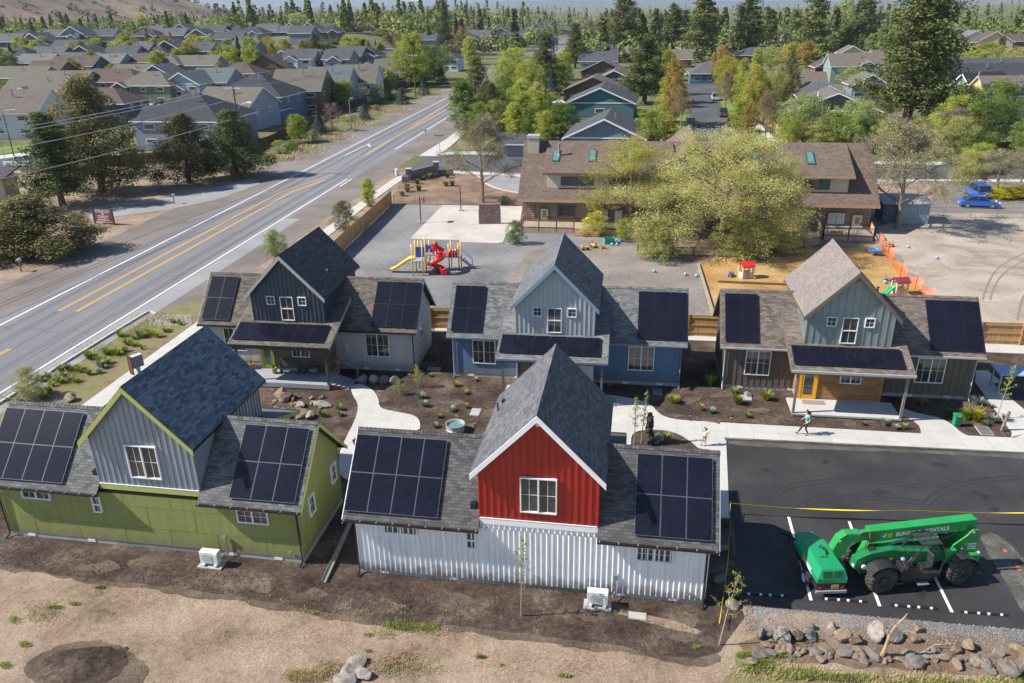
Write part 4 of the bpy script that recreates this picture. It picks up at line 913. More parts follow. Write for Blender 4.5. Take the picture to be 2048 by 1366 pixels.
for i in range(6): st_.box(3.45+.2*i,.5,1.1-.2*i,3.68+.2*i,1.05,1.14-.2*i)
st_.build('stair',DKM,PG)
for yy in (.48,1.07):
    MB().tube([(3.43,yy,2.0),(4.4,yy,1.1),(4.55,yy,.95),(4.55,yy,0)],.025,6).build('handrail',BLU,PG,smooth=True)
m=MB(); m.prism([(3.4,.46,1.2),(4.7,.46,.0),(4.5,.46,.0),(3.4,.46,1.0)],(0,.04,0)); m.build('stair_side',mat('tan_panel',(.35,.22,.08),.6),PG)
# basketball hoops
def hoop(u,v,h,label,tall=True):
    b=G(u,v); R=empty('basketball_hoop',b,0,label,'hoop')
    MB().tube([(0,0,0),(0,0,h)],.07,8).build('post',mat('dark_steel_post',(.05,.05,.06),.5),R)
    MB().box(-.3,-.25,0,.3,.25,.16).build('base',CONC,R)
    if tall:
        m=MB(); m.box(.5,-.5,h-.75,.54,.5,h-.1); m.build('backboard',mat('black_backboard',(.04,.035,.04),.4),R)
        MB().bar((0,0,h-.4),(.5,0,h-.4),.06,.06).build('arm',GREYM,R)
        m=MB(); pts=[(.78+.22*cos(a*pi/8),.22*sin(a*pi/8),h-.62) for a in range(17)]; m.tube(pts,.015,5,cap=False); m.build('rim',mat('orange_rim',(.6,.15,.03),.5),R)
hoop(842,446,3.3,'dark basketball hoop post at the left edge of the concrete court'); hoop(922,422,3.1,'slim bare post standing in the middle of the court',tall=False)
# ---------------------------------------------------------------- toys
def toy_house(u,v,rz,label,roofm,wallm,slide=None,sc=1.):
    b=G(u,v); R=empty('toy_playhouse',b,rz,label,'playhouse'); R.scale=(sc,)*3
    for (x,y) in ((-.5,-.4),(.5,-.4),(-.5,.4),(.5,.4)): MB().box(x-.07,y-.07,0,x+.07,y+.07,1.25).build('corner_post',wallm,R)
    w=MB(); w.box(-.5,-.43,.0,.5,-.37,.6); w.box(-.5,.37,0,.5,.43,.6); w.box(-.53,-.4,0,-.47,.4,.6); w.box(-.5,-.43,1.05,.5,-.37,1.25); w.build('wall',wallm,R)
    r=MB(); r.slab([(-.65,-.55,1.25),(.65,-.55,1.25),(.65,0,1.6),(-.65,0,1.6)],.08); r.slab([(-.65,0,1.6),(.65,0,1.6),(.65,.55,1.25),(-.65,.55,1.25)],.08); r.build('roof',roofm,R)
    MB().box(-.2,-.46,.1,.2,-.44,.85).build('door',mat('toy_door',(.5,.3,.2),.5),R)
    if slide: gutterslide([(-.5,0,.75),(-.8,-.1,.6),(-1.5,-.3,.15),(-1.7,-.35,.12)],.4,.12,slide,'slide',R)
toy_house(1491,555,.2,'toy playhouse with a red roof on the wood chips',RED,mat('cream_plastic',(.6,.5,.38),.5))
toy_house(1797,588,.1,'toy playhouse with a maroon roof and a small green slide',mat('maroon_plastic',(.2,.03,.05),.5),mat('tan_plastic2',(.6,.47,.36),.5),mat('green_plastic',(.02,.35,.14),.4),1.0)
def ball(u,v,r,m,label,grp=None):
    b=G(u,v); o=MB().ball((0,0,r),r,12).build('ball',m,smooth=True); o.location=b; tag(o,label,'ball',grp)
LB=mat('light_blue_ball',(.2,.42,.62),.5); GRB=mat('green_plastic',(.02,.35,.14),.4)
for u,v,m,l in ((1308,545,LB,'pale blue ball lying alone on the gravel'),(1371,551,LB,'blue ball left of its twin beside the timber edging'),(1393,554,LB,'blue ball right of its twin beside the timber edging'),(1526,522,BLU,'dark blue ball on the shaded wood chips'),(1546,520,GRB,'green ball on the shaded wood chips'),(1770,567,LB,'pale blue ball left of the maroon roofed playhouse'),(1816,496,LB,'turquoise ball on the sandy field near the orange ride toy'),(1873,518,LB,'pale blue ball farther out on the sandy field')):
    ball(u,v,.17,m,l)
def water_table(u,v,label):
    b=G(u,v); R=empty('toy_table',b,.1,label,'toy')
    MB().lathe([(.05,.42),(.55,.42),(.62,.58),(.56,.58),(.5,.47),(.05,.47)],(0,0,0),14).build('tray',mat('bright_blue_plastic',(.02,.3,.75),.4),R)
    for a in range(4): MB().tube([(.4*cos(a*pi/2+.8),.4*sin(a*pi/2+.8),.42),(.48*cos(a*pi/2+.8),.48*sin(a*pi/2+.8),0)],.06,6).build('leg',RED,R)
water_table(1748,510,'blue water table on red legs beside the orange mesh fence')
def ride(u,v,rz,m,label):
    b=G(u,v); R=empty('ride_on_toy',b,rz,label,'toy')
    MB().box(-.4,-.14,.2,.35,.14,.38).build('body',m,R,bevel=.05); MB().box(-.45,-.12,.38,-.36,.12,.62).build('backrest',m,R,bevel=.02)
    MB().tube([(.25,0,.38),(.32,0,.62),(.32,.15,.64),(.32,-.15,.64)],.025,6).build('handlebar',RED,R)
    for x in (-.28,.25):
        for y in (-.17,.17): MB().lathe([(.02,-.03),(.13,-.03),(.13,.03),(.02,.03)],(x,y,.13),12,axis='y').build('wheel',BLACKM,R)
for u,v,rz,m,l in ((1171,500,.3,YEL,'yellow ride on toy left of the others on the gravel'),(1187,495,2.,YEL,'yellow ride on toy in the middle of the toy cluster'),(1780,494,.4,mat('orange_plastic',(.75,.25,.02),.4),'orange ride on toy at the head of the mesh fence'),(1462,553,1.,BLU,'blue ride on toy left of the red roofed playhouse'),(1777,563,2.5,mat('grey_toy',(.15,.15,.2),.5),'grey ride on toy behind the maroon roofed playhouse')):
    ride(u,v,rz,m,l)
def crate(u,v,s,m,label,name='toy_bin'):
    b=G(u,v); R=empty(name,b,.1,label,'toy bin')
    w=MB(); w.box(-s,-s*.7,0,s,-s*.62,s*1.1); w.box(-s,s*.62,0,s,s*.7,s*1.1); w.box(-s,-s*.62,0,-s*.92,s*.62,s*1.1); w.box(s*.92,-s*.62,0,s,s*.62,s*1.1); w.box(-s*.9,-s*.6,.02,s*.9,s*.6,.06)
    w.build('tub',m,R); MB().box(-s*1.05,-s*.75,s*1.1,s*1.05,-s*.6,s*1.18).build('rim',m,R)
crate(1218,487,.55,GRB,'green toy bin below the school deck'); crate(1206,498,.25,mat('orange_plastic',(.75,.25,.02),.4),'orange toy bin on the gravel')
for k,(u,v) in enumerate(((1228,486),(1233,483),(1238,487),(1224,491),(1243,484),(1234,491))): ball(u,v,.16,LB if k%2 else BLU,'small blue ball in the heap beside the green toy bin','balls heaped beside the green toy bin')
# orange mesh fence
q=[Vector(p+(0,)) for p in P([(1757,486),(1775,515),(1800,555),(1830,580),(1862,604)])]
ORM=mat('orange_net',(.85,.17,.03),.6,.1,alpha=.33)
R=empty('mesh_fence',q[0],0,'sagging orange plastic mesh fence between chips and sand','fence')
for i,(a,b_) in enumerate(zip(q,q[1:])):
    a=a-q[0]; b_=b_-q[0]; m=MB(); n=12; vs=[];fs=[]
    for k in range(n+1):
        p=a.lerp(b_,k/n); sag=.25*sin(pi*k/n); lean=Vector((.35*sin(k*.7),.1,0))
        vs+=[tuple(p+Vector((0,0,.02))),tuple(p+lean*.5+Vector((0,0,.6-sag*.4))),tuple(p+lean+Vector((.1,0,1.15-sag)))]
    for k in range(n): fs+=[(3*k,3*k+3,3*k+4,3*k+1),(3*k+1,3*k+4,3*k+5,3*k+2)]
    m.add(vs,fs); m.build('mesh_panel',ORM,R)
    MB().tube([a,a+Vector((0,0,1.25))],.03,6).build('stake',mat('dark_stake',(.08,.06,.05),.6),R)
# sheds right of the school
def shed(u,v,w,d,h,label,c,roofc):
    b=G(u,v); R=empty('shed',b,SRZ,label,'shed')
    s=MB(); s.box(0,0,0,w,d,h); ribs(s,0,w,0,0,h,.4,.04,.02); s.build('wall',c,R)
    MB().slab([(-.2,-.3,h+.05),(w+.2,-.3,h+.05),(w+.2,d+.2,h+.5),(-.2,d+.2,h+.5)],.1).build('roof',roofc,R)
    f=MB(); f.box(.2,-.05,.1,.95,-.01,h-.3); f.build('door',c,R)
shed(1762,445,2.6,3,2.3,'dark blue shed tucked beside the school wall',mat('dark_blue_shed',(.06,.1,.16),.7),mat('grey_shed_roof',(.3,.3,.3),.7))
shed(1793,447,3.4,3,2.4,'pale blue grey shed behind the bare tree trunk',mat('blue_grey_shed',(.27,.33,.38),.7),mat('grey_shed_roof',(.3,.3,.3),.7))
# ---------------------------------------------------------------- stone entrance wall by the side street, hydrant box
BRK=brickmat('purple_brick',(.19,.13,.13),(.27,.2,.19),(.12,.1,.1),.35,.13,.014,bump=.5,blot=.25)
a=G(818,361);b_=G(873,352);c=G(903,349); d=(b_-a).normalized(); n=Vector((-d.y,d.x,0))
R=empty('entrance_wall',a,0,'curved brick entrance wall with three piers beside the side street','wall')
zz=lambda h:Vector((0,0,h))
MB().prism([a-a,b_-a,b_-a+zz(1.75),zz(1.35)],n*.35).build('wall_panel',BRK,R)
for p,h in ((a-a,1.7),(b_-a,2.1)): 
    MB().box(p.x-.4,p.y-.3,0,p.x+.4,p.y+.5,h).build('pier',BRK,R); MB().box(p.x-.48,p.y-.38,h,p.x+.48,p.y+.58,h+.14).build('pier_cap',mat('cap_stone',(.4,.36,.33),.8),R)
MB().prism([b_-a,c-a,c-a+zz(.8),b_-a+zz(.9)],n*.3).build('wall_panel',BRK,R); p=c-a; MB().box(p.x-.35,p.y-.2,0,p.x+.3,p.y+.4,1.0).build('pier',BRK,R)
p=G(811,365)-a; MB().box(p.x-.5,p.y-.2,0,p.x+.45,p.y+.5,.95).build('pier',BRK,R)
def post_thing(name,u,v,h,r,m,label,cat,parts=()):
    b=G(u,v); R=empty(name,b,0,label,cat); MB().tube([(0,0,0),(0,0,h)],r,8).build('post',m,R); return R
R=empty('utility_pedestal',G(794,351),0,'white utility pedestal at the corner of the side street','utility box')
MB().tube([(0,0,0),(0,0,.95)],.28,12).build('body',mat('pale_green_white',(.55,.62,.58),.6),R); MB().tube([(0,0,.95),(0,0,1.05)],[.3,.2],12).build('cap',mat('pale_green_white',(.55,.62,.58),.6),R)
R=empty('marker_post',G(788,350),0,'short red marker post at the corner','post'); MB().box(-.05,-.03,0,.05,.03,1.1).build('blade',RED,R); MB().box(-.055,-.035,.85,.055,.035,1.0).build('band',WHITE,R)
# street name sign, speed sign
R=empty('street_sign',G(880,310),0,'green street name sign on a steel post at the corner','sign')
MB().tube([(0,0,0),(0,0,3.6)],.04,6).build('post',GREYM,R); MB().box(-.75,-.02,3.3,.75,.02,3.55).build('sign_board',mat('green_sign',(.0,.22,.12),.5),R)
m=MB()
for i in range(8): m.box(-.55+.14*i,-.026,3.38,-.47+.14*i,-.021,3.48)
m.build('lettering',WHITE,R)
R=empty('road_sign',G(852,283),0,'small white road sign on the shoulder beyond the junction','sign')
MB().tube([(0,0,0),(0,0,2.6)],.035,6).build('post',GREYM,R); MB().box(-.3,-.02,1.9,.3,.02,2.6).build('sign_board',WHITE,R); MB().box(-.15,-.026,2.1,.15,-.021,2.35).build('symbol',BLACKM,R)
def textobj(s,size,m,par,loc,rot,ext=.004,name='lettering',align='CENTER',bold=0.):
    cu=bpy.data.curves.new(name,'FONT'); cu.body=s; cu.size=size; cu.extrude=ext; cu.align_x=align; cu.align_y='CENTER'; cu.offset=bold; cu.space_character=1.05
    o=bpy.data.objects.new(name,cu); COL.objects.link(o)
    dg=bpy.context.evaluated_depsgraph_get(); me=bpy.data.meshes.new_from_object(o.evaluated_get(dg)); bpy.data.objects.remove(o)
    me.materials.clear(); me.materials.append(m)
    o=bpy.data.objects.new(name,me); COL.objects.link(o); o.location=loc; o.rotation_euler=rot
    if par: o.parent=par
    return o
b0,b1=G(191,447),G(229,450); ang=atan2((b1-b0).y,(b1-b0).x)
R=empty('church_sign',(b0+b1)/2,ang,'maroon church sign board between two dark posts under the junipers','sign')
W_=(b1-b0).length
for s in (-1,1): MB().box(s*W_/2-.09,-.09,0,s*W_/2+.09,.09,2.0).build('post',mat('dark_brown_post',(.06,.04,.035),.7),R)
MB().box(-W_/2+.09,-.05,.35,W_/2-.09,.05,1.85).build('board',mat('maroon_board',(.12,.035,.045),.7,.3,2),R)
LET=mat('sign_lettering',(.6,.5,.52),.7)
for t,z,sz in (('CHURCH',1.62,.5),('OF',1.27,.36),('CHRIST',.92,.5)): textobj(t,sz,LET,R,(0,-.056,z),(pi/2,0,0),bold=.012)
MB().box(-W_*.3,-.056,.5,W_*.3,-.051,.62).build('small_line',LET,R)
def mailbox(u,v,label,h=1.1):
    R=empty('mailbox',G(u,v),0,label,'mailbox'); MB().box(-.05,-.05,0,.05,.05,h).build('post',mat('grey_wood',(.2,.16,.13),.8),R)
    m=MB(); m.box(-.14,-.28,h,.14,.28,h+.14); m.tube([(0,-.28,h+.14),(0,.28,h+.14)],.14,10); m.build('box',mat('mailbox_white',(.6,.6,.62),.4),R)
mailbox(43,543,'white topped mailbox at the highway edge under the low juniper'); mailbox(349,408,'pale mailbox at the end of the stone edging')
# cluster mailboxes on the west sidewalk
R=empty('mailbox_cluster',G(279,752),.95,'grey cluster mailbox with a maroon side panel behind the green cottage','mailbox')
MB().box(-.42,-.22,.75,.42,.22,1.65).build('cabinet',mat('mailbox_grey',(.45,.47,.5),.45),R,bevel=.02); MB().box(-.12,-.12,.1,.12,.12,.75).build('pedestal',mat('mailbox_grey',(.45,.47,.5),.45),R); MB().box(-.5,-.26,.3,-.44,.26,1.75).build('side_panel',mat('maroon_panel',(.1,.03,.03),.6),R)
m=MB()
for i in range(4):
    for j in range(4): m.box(-.36+.19*i,-.235,.82+.2*j,-.22+.19*i,-.223,.96+.2*j)
m.build('mailbox_doors',mat('mailbox_dark',(.12,.13,.15),.5),R)
# ---------------------------------------------------------------- utility poles, wires, lamps
POLEW=mat('pole_wood',(.09,.065,.05),.85,.25,2)
def upole(u,v,h,label,arm=2.4,lean=0,xf=False,lamp=False,m=POLEW,az=-.35,r=.17):
    R=empty('utility_pole',G(u,v),az,label,'utility pole','utility poles along the streets')
    MB().tube([(0,0,0),(lean,0,h)],[r,r*.65],8).build('pole',m,R)
    if arm: 
        MB().box(-arm/2+lean,-.08,h-.45,arm/2+lean,.06,h-.3).build('crossarm',mat('pale_crossarm',(.42,.4,.38),.7),R)
        for k in (-.45,-.2,.2,.45): MB().tube([(arm*k+lean,0,h-.3),(arm*k+lean,0,h-.1)],.05,6).build('insulator',GREYM,R)
    if xf: MB().tube([(lean*.8+.4,-.1,h-2.4),(lean*.8+.4,-.1,h-1.5)],.27,10).build('transformer',mat('transformer_grey',(.45,.5,.52),.5),R)
    if lamp: MB().tube([(0,0,h*.72),(1.2,-.2,h*.8),(2.6,-.3,h*.83)],.04,6).build('lamp_arm',GREYM,R); MB().box(2.5,-.42,h*.82,3.2,-.2,h*.83+.07).build('lamp_head',WHITE,R)
    return R
PL=[(492,352,13.76,2.6),(832,198,12.3,2.4),(966,120,14.,2.6),(1037,98,15,2.4),(1056,88,15,2.4)]
lab=['tall wooden pole beside the junipers at the highway','dark pole in front of the big poplars','third pole along the far highway','fourth pole along the far highway','farthest pole along the highway']
for (u,v,h,a_),l in zip(PL,lab): upole(u,v,h,l,a_,lamp=(u==492))
upole(1608,292,11.,'leaning grey pole with a round transformer above the right school roof',0,lean=1.2,xf=True,m=mat('grey_pole_wood',(.1,.1,.12),.8),r=.16,az=0); upole(1640,298,7.3,'short orange brown pole beside the transformer pole',0,lean=.6,m=mat('orange_pole_wood',(.42,.19,.06),.8),az=0)
upole(950,232,8.5,'dark pole rising from the trees at the junction',1.,az=0); upole(956,238,7.5,'slim grey pole among the junction trees',0,m=GREYM,az=0,r=.1)
WIRE=mat('power_cable',(.3,.3,.31),.6)
def wire(a,b_,sag,label,grp='overhead wires'):
    a=Vector(a);b_=Vector(b_); pts=[a.lerp(b_,i/24)-Vector((0,0,4*sag*(i/24)*(1-i/24))) for i in range(25)]
    o=MB().tube(pts,.04,5).build('power_line',WIRE,uv=False); tag(o,label,'wire',grp)
def ptop(i,dx=0): u,v,h,_=PL[i]; b=G(u,v); return Vector((b.x+dx*cos(-.35),b.y+dx*sin(-.35),h-.1))
b0=G(492,352)
near=[b0+Vector((-22.5,-38,0))]
for k,(dx,dz) in enumerate(((-1.2,0),(1.2,0),(0,-1.8),(0.1,-4.6))):
    A=ptop(0,dx)+Vector((0,0,dz)); B=Vector((-62+dx,55,13.6+dz))
    wire(A,B,.9,['upper left wire from the near pole crossing the junipers','upper right wire from the near pole crossing the junipers','middle wire from the near pole crossing the junipers','lowest thick wire from the near pole crossing the junipers'][k])
for i in range(4):
    for dx in (-1.1,1.1): wire(ptop(i,dx),ptop(i+1,dx),1.2,'%s span, %s wire of the highway line'%(['nearest','second','third','farthest'][i],'left' if dx<0 else 'right'))
def lamp(u,v,h,label,az=0,arm=1.8,m=None):
    R=empty('street_lamp',G(u,v),az,label,'street lamp'); m=m or mat('brown_lamp_post',(.09,.055,.04),.6)
    MB().tube([(0,0,0),(0,0,h-.4)],[.12,.08],8).build('post',m,R); MB().tube([(0,0,h-.5),(.5,0,h-.1),(arm,0,h)],.05,6).build('arm',GREYM,R); MB().box(arm-.1,-.15,h-.06,arm+.6,.15,h+.04).build('lamp_head',WHITE,R)
lamp(28,312,8.3,'brown street lamp with a white arm at the far left'); lamp(703,258,6.5,'small street lamp behind the spruces on the left of the highway',.2,.3,GREYM)
R=empty('street_name_sign',G(10,318),0,'small green street name sign at the far left','sign'); MB().tube([(0,0,0),(0,0,3)],.04,6).build('post',GREYM,R); MB().box(-.5,-.02,2.8,.5,.02,3.).build('sign_board',mat('green_sign',(.0,.22,.12),.5),R)
# ---------------------------------------------------------------- things around the cottages
def HL(h,x,y,z=0): c,s=cos(h[2]),sin(h[2]); return Vector((h[0]+c*x-s*y,h[1]+s*x+c*y,z))
hW=(-7.256,29.474,-.165); hG=(-25.342,32.748,-.169); hA=(-22.419,53.523,-.150); hB=(-4.101,50.456,-.150); hC=(14.203,47.885,-.153)
WHP=mat('appliance_white',(.66,.66,.64),.45,.04)
def acunit(h,x,y,label):
    R=empty('heat_pump',HL(h,x,y),h[2],label,'heat pump','outdoor heat pumps')
    MB().box(-.6,-.3,0,.6,.3,.07).build('concrete_pad',CONC,R)
    for s in (-.3,.3): MB().box(s-.06,-.25,.07,s+.06,.25,.2).build('foot',WHP,R)
    MB().box(-.45,-.17,.2,.45,.17,.85).build('casing',WHP,R,bevel=.02)
    MB().lathe([(.01,-.175),(.24,-.175),(.24,-.19),(.01,-.19)],(-.1,0,.53),20,axis='y').build('fan_grille',mat('fan_dark',(.25,.25,.25),.5),R)
    g=MB()
    for k in range(9): g.box(-.32,-.2,.3+.055*k,.14,-.192,.312+.055*k)
    g.build('grille_bar',WHP,R); MB().box(.3,-.2,.3,.44,-.171,.78).build('side_cover',WHP,R)
acunit(hG,11.3,-.75,'white heat pump against the green cottage wall'); acunit(hW,11.05,-.72,'white heat pump against the white corrugated cottage wall')
# galvanised channel lying between the two cottages
a,b_=G(648,1166),G(708,1042); a.z=.03;b_.z=.25
R=empty('gutter_length',a,0,'long grey gutter length leaning in the dirt between the green and white cottages','gutter')
m=MB(); d=b_-a; s=Vector((d.y,-d.x,0)).normalized()*.12
m.prism([-s,s,s+zz(.1),s*.85+zz(.1),s*.85+zz(.02),-s*.85+zz(.02),-s*.85+zz(.1),-s+zz(.1)],d); m.build('channel',mat('dull_zinc',(.25,.26,.25),.5,metal=.3),R)
# stock tank
R=empty('stock_tank',G(911,862),HR,'round galvanised stock tank standing on the mulch behind the white cottage','tank'); R.scale=(.86,.86,.86)
zc=mat('galvanised_tank',(.5,.5,.48),.35,.1,metal=.4)
m=MB(); m.lathe([(.02,.02),(.62,.02),(.66,.25),(.64,.27),(.66,.45),(.66,.6),(.7,.63),(.64,.62),(.6,.5),(.6,.42),(.02,.42)],(0,0,0),32); m.build('tub',zc,R,smooth=False)
MB().lathe([(.01,.44),(.6,.44),(.6,.46),(.01,.46)],(0,0,0),32).build('water',mat('tank_water',(.12,.2,.22),.05,spec=.8),R)
# manholes / utility lids
def lid(u,v,w,d,label,m,rz=HR,name='ground_hatch'):
    R=empty(name,G(u,v),rz,label,'utility lid'); MB().box(-w/2,-d/2,0,w/2,d/2,.05).build('frame',CONC,R); MB().box(-w/2+.05,-d/2+.05,.05,w/2-.05,d/2-.05,.062).build('cover',m,R)
LIDG=mat('lid_grey',(.33,.35,.33),.7); LIDL=mat('lid_green_grey',(.3,.36,.32),.7)
lid(951,825,.62,.95,'grey utility lid on the mulch above the stock tank',LIDG); lid(1492,796,.7,.75,'pale green lid in front of the brown cottage',LIDL); lid(1968,862,.75,1.1,'dark screened lid at the mulch tip by the tree stake',mat('lid_dark',(.12,.12,.13),.5))
lid(868,738,.9,.5,'teal lid between the slate and blue cottages',mat('lid_teal',(.08,.16,.16),.6)); lid(1315,784,.55,.8,'teal lid right of the blue cottage porch',mat('lid_teal',(.08,.16,.16),.6)); lid(1275,1233,.75,.42,'oval pale lid on the dirt right of the heat pump',mat('lid_pale',(.38,.34,.32),.8))
# green hose pedestal
R=empty('dog_waste_station',G(1911,852),0,'small green bin standing on the pavement right of the brown cottage','bin')
GRM=mat('green_bin',(.01,.2,.08),.5); MB().box(-.19,-.16,.0,.19,.16,.7).build('body',GRM,R,bevel=.03); MB().box(-.22,-.2,.7,.22,.2,.85).build('lid',GRM,R,bevel=.04); MB().box(-.1,-.205,.74,.1,-.2,.8).build('sticker',WHITE,R)
# corrugated blue grey shelter on the right edge
a=G(1990,790); R=empty('bike_shelter',a,HR,'low shelter with a blue grey corrugated roof at the right edge','shelter')
m=MB(); n_=40
for i in range(n_): 
    y=1.6*i/n_; m.add([(0,y,1.5+.02*(i%2)),(7,y,1.5+.02*(i%2)),(7,y+1.6/n_,1.5+.02*((i+1)%2)),(0,y+1.6/n_,1.5+.02*((i+1)%2))],[(0,1,2,3)])
m.box(0,0,1.44,7,1.6,1.49); m.build('roof',mat('blue_grey_sheet',(.3,.4,.55),.4,.05,metal=.2),R)
for x in (.2,3.5,6.8):
    for y in (.2,1.4): MB().box(x-.05,y-.05,0,x+.05,y+.05,1.44).build('post',GREYM,R)
# path lights
for u,v,l in ((1380,843,'black path light left of the concrete joint'),(1462,847,'black path light near the corner of the parking lot')):
    R=empty('path_light',G(u,v),0,l,'garden light'); MB().tube([(0,0,0),(0,0,.45)],.025,6).build('stake',BLACKM,R); MB().lathe([(.02,.45),(.08,.45),(.09,.6),(.03,.68)],(0,0,0),10).build('lamp_head',BLACKM,R); MB().lathe([(.02,.42),(.075,.42),(.075,.45),(.02,.45)],(0,0,0),10).build('lens',WHITE,R)
# wheel stops
base=[((1490,1197),(1605,1203)),((1645,1207),(1745,1214)),((1785,1220),(1885,1228)),((1925,1234),(2040,1242))]
RUB=mat('black_rubber',(.02,.02,.02),.6)
for k,(p,q) in enumerate(base):
    a=Vector(P([p])[0]+(0,)); b_=Vector(P([q])[0]+(0,)); L=(b_-a).length; a_=atan2((b_-a).y,(b_-a).x)
    off=Vector((-sin(a_),cos(a_),0))*.25; R=empty('wheel_stop',a+off+zz(.034),a_,['black rubber wheel stop behind the shaded corner of the lot','black rubber wheel stop nearest the compressor trailer','black rubber wheel stop below the green machine','black rubber wheel stop at the right edge of the lot'][k],'wheel stop','wheel stops along the parking berm')
    L=min(L,1.83)
    MB().prism([(0,-.08,0),(0,.08,0),(0,.05,.1),(0,-.05,.1)],(L,0,0)).build('bar',RUB,R)
    for f in (.1,.38,.6,.88): MB().prism([(L*f-.05,-.086,.02),(L*f-.05,-.02,.102),(L*f-.05,-.053,.104),(L*f-.05,-.082,.05)][::-1],(.11,0,0)).build('reflector',WHITE,R)
# caution tape
TAPE=mat('yellow_tape',(.85,.62,.0),.5,.05)
st0=G(1457,1040)
pts=[(1458,1023),(1600,1030),(1800,1036),(2048,1046),(2300,1056)]
m=MB(); q=[G(u,v+8,0)+zz(.75-.12*sin(i*1.3)) for i,(u,v) in enumerate(pts)]
def tape(q,label,w=.12):
    m=MB(); qq=[]
    for a,b_ in zip(q,q[1:]):
        for i in range(10): qq.append(a.lerp(b_,i/10)-zz(.05*sin(pi*i/10)))
    qq.append(q[-1])
    vs=[];fs=[]
    for i,p in enumerate(qq):
        t=.6+.5*sin(i*.35); vs+= [p+Vector((0,-cos(t)*w/2,sin(t)*w/2)),p-Vector((0,-cos(t)*w/2,sin(t)*w/2)),p+Vector((0,-cos(t)*w/2,sin(t)*w/2))+Vector((0,.003,.003)),p-Vector((0,-cos(t)*w/2,sin(t)*w/2))+Vector((0,.003,.003))]
    for i in range(len(qq)-1): fs+=[(4*i,4*i+1,4*i+5,4*i+4),(4*i+2,4*i+6,4*i+7,4*i+3),(4*i,4*i+4,4*i+6,4*i+2),(4*i+1,4*i+3,4*i+7,4*i+5)]
    m.add(vs,fs); o=m.build('caution_tape',TAPE); tag(o,label,'tape')
tape(q,'yellow caution tape stretched across the parking lot')
q2=[q[0],G(1455,1130)+zz(.6),G(1446,1200)+zz(.5),G(1437,1262)+zz(.4)]
tape(q2,'yellow caution tape running down beside the white cottage',.06)
R=empty('tape_stake',Vector((q[0].x,q[0].y,0)),0,'thin stake holding the caution tape at the corner of the lot','stake'); MB().tube([(0,0,0),(0,0,.85)],.02,6).build('stake_rod',mat('dark_stake',(.08,.06,.05),.6),R)
# porch furniture of the slate cottage
DECKZ=.43
def pot(x,y,m,label,r=.2,h=.42,plant=True):
    R=empty('flower_pot',HL(hA,x,y,DECKZ),0,label,'plant pot','pots on the slate cottage porch')
    MB().lathe([(r*.6,0),(r,h*.5),(r*.85,h*.9),(r,h),(r*.85,h),(r*.75,h*.85),(.01,h*.85)],(0,0,0),14).build('pot',m,R,smooth=True)
    if plant:
        l=MB()
        for i in range(24):
            a=RNG.uniform(0,6.3); e=Vector((cos(a)*RNG.uniform(.05,.22),sin(a)*RNG.uniform(.05,.22),h+RNG.uniform(.1,.35))); l.bar((0,0,h*.85),e,.03,.012)
        l.build('foliage',mat('pot_leaf',(.12,.2,.04),.7),R)
OLV=mat('olive_glaze',(.3,.28,.02),.25,.1,coat=.5); BLG=mat('blue_glaze',(.02,.12,.3),.25,.1,coat=.5)
pot(5.95,-2.15,OLV,'olive glazed pot beside the green door'); pot(6.4,-1.95,BLG,'tall blue glazed pot left of the porch bench',.15,.6); pot(8.0,-1.85,BLG,'blue glazed pot between bench and chair'); pot(8.45,-1.8,BLG,'blue pot behind the porch chair',.14,.35); pot(9.75,-1.8,OLV,'olive glazed pot at the right end of the porch'); pot(4.0,-1.6,mat('terracotta',(.45,.2,.04),.6),'orange pot with yellow flowers at the left porch end')
CUSH=brickmat('striped_cushion',(.45,.42,.42),(.35,.33,.34),(.08,.07,.08),.09,2,.02,off=0,bump=0)
def bench(x,y,w,label,name,cat):
    R=empty(name,HL(hA,x,y,DECKZ),hA[2],label,cat)
    IR=mat('iron_frame',(.02,.02,.02),.5)
    for sx in (-1,1):
        for sy in (-1,1): MB().box(sx*(w/2-.03)-.02,sy*.24-.02,0,sx*(w/2-.03)+.02,sy*.24+.02,.4).build('leg',IR,R)
        MB().tube([(sx*w/2,-.25,.4),(sx*w/2,-.25,.62),(sx*w/2,.25,.65)],.02,6).build('armrest',IR,R)
    MB().box(-w/2,-.27,.38,w/2,.27,.42).build('seat',IR,R); MB().box(-w/2+.03,-.25,.42,w/2-.03,.22,.52).build('cushion',CUSH,R,bevel=.02)
    b=MB(); b.bar((-w/2,.27,.95),(w/2,.27,.95),.03,.04)
    for i in range(int(w/.12)+1): b.bar((-w/2+.12*i,.26,.42),(-w/2+.12*i,.28,.95),.015,.015)
    b.build('backrest',IR,R)
bench(7.2,-2.15,1.25,'iron porch bench with a striped cushion','garden_bench','bench'); bench(8.95,-2.25,.6,'single iron porch chair with a striped cushion','porch_chair','chair')
# steps and handrail of the slate cottage
R=empty('porch_steps',HL(hA,10.5,-2.55),hA[2],'grey board steps with red brown stringer at the right end of the slate porch','steps')
for i in range(4): MB().box(0+.32*i,-.8,.30-.09*i,.34+.32*i,.75,.35-.09*i).build('tread',DECKB,R)
for y in (-.84,.76): MB().prism([(0,y,.0),(0,y,.33),(.32,y,.24),(.64,y,.15),(1.3,y,.0)],(0,.04,0)).build('stringer',mat('red_cedar',(.3,.09,.03),.7),R)
R=empty('handrail',HL(hA,10.55,-1.75),hA[2],'wooden handrail on two posts beside the slate porch steps','handrail')
for x,h in ((0,1.4),(1.4,1.0)): MB().box(x-.06,-.06,0,x+.06,.06,h).build('post',mat('red_cedar',(.3,.09,.03),.7),R)
MB().bar((-.2,0,1.45),(1.6,0,.98),.14,.05).build('rail',mat('grey_cap',(.22,.19,.17),.8),R)
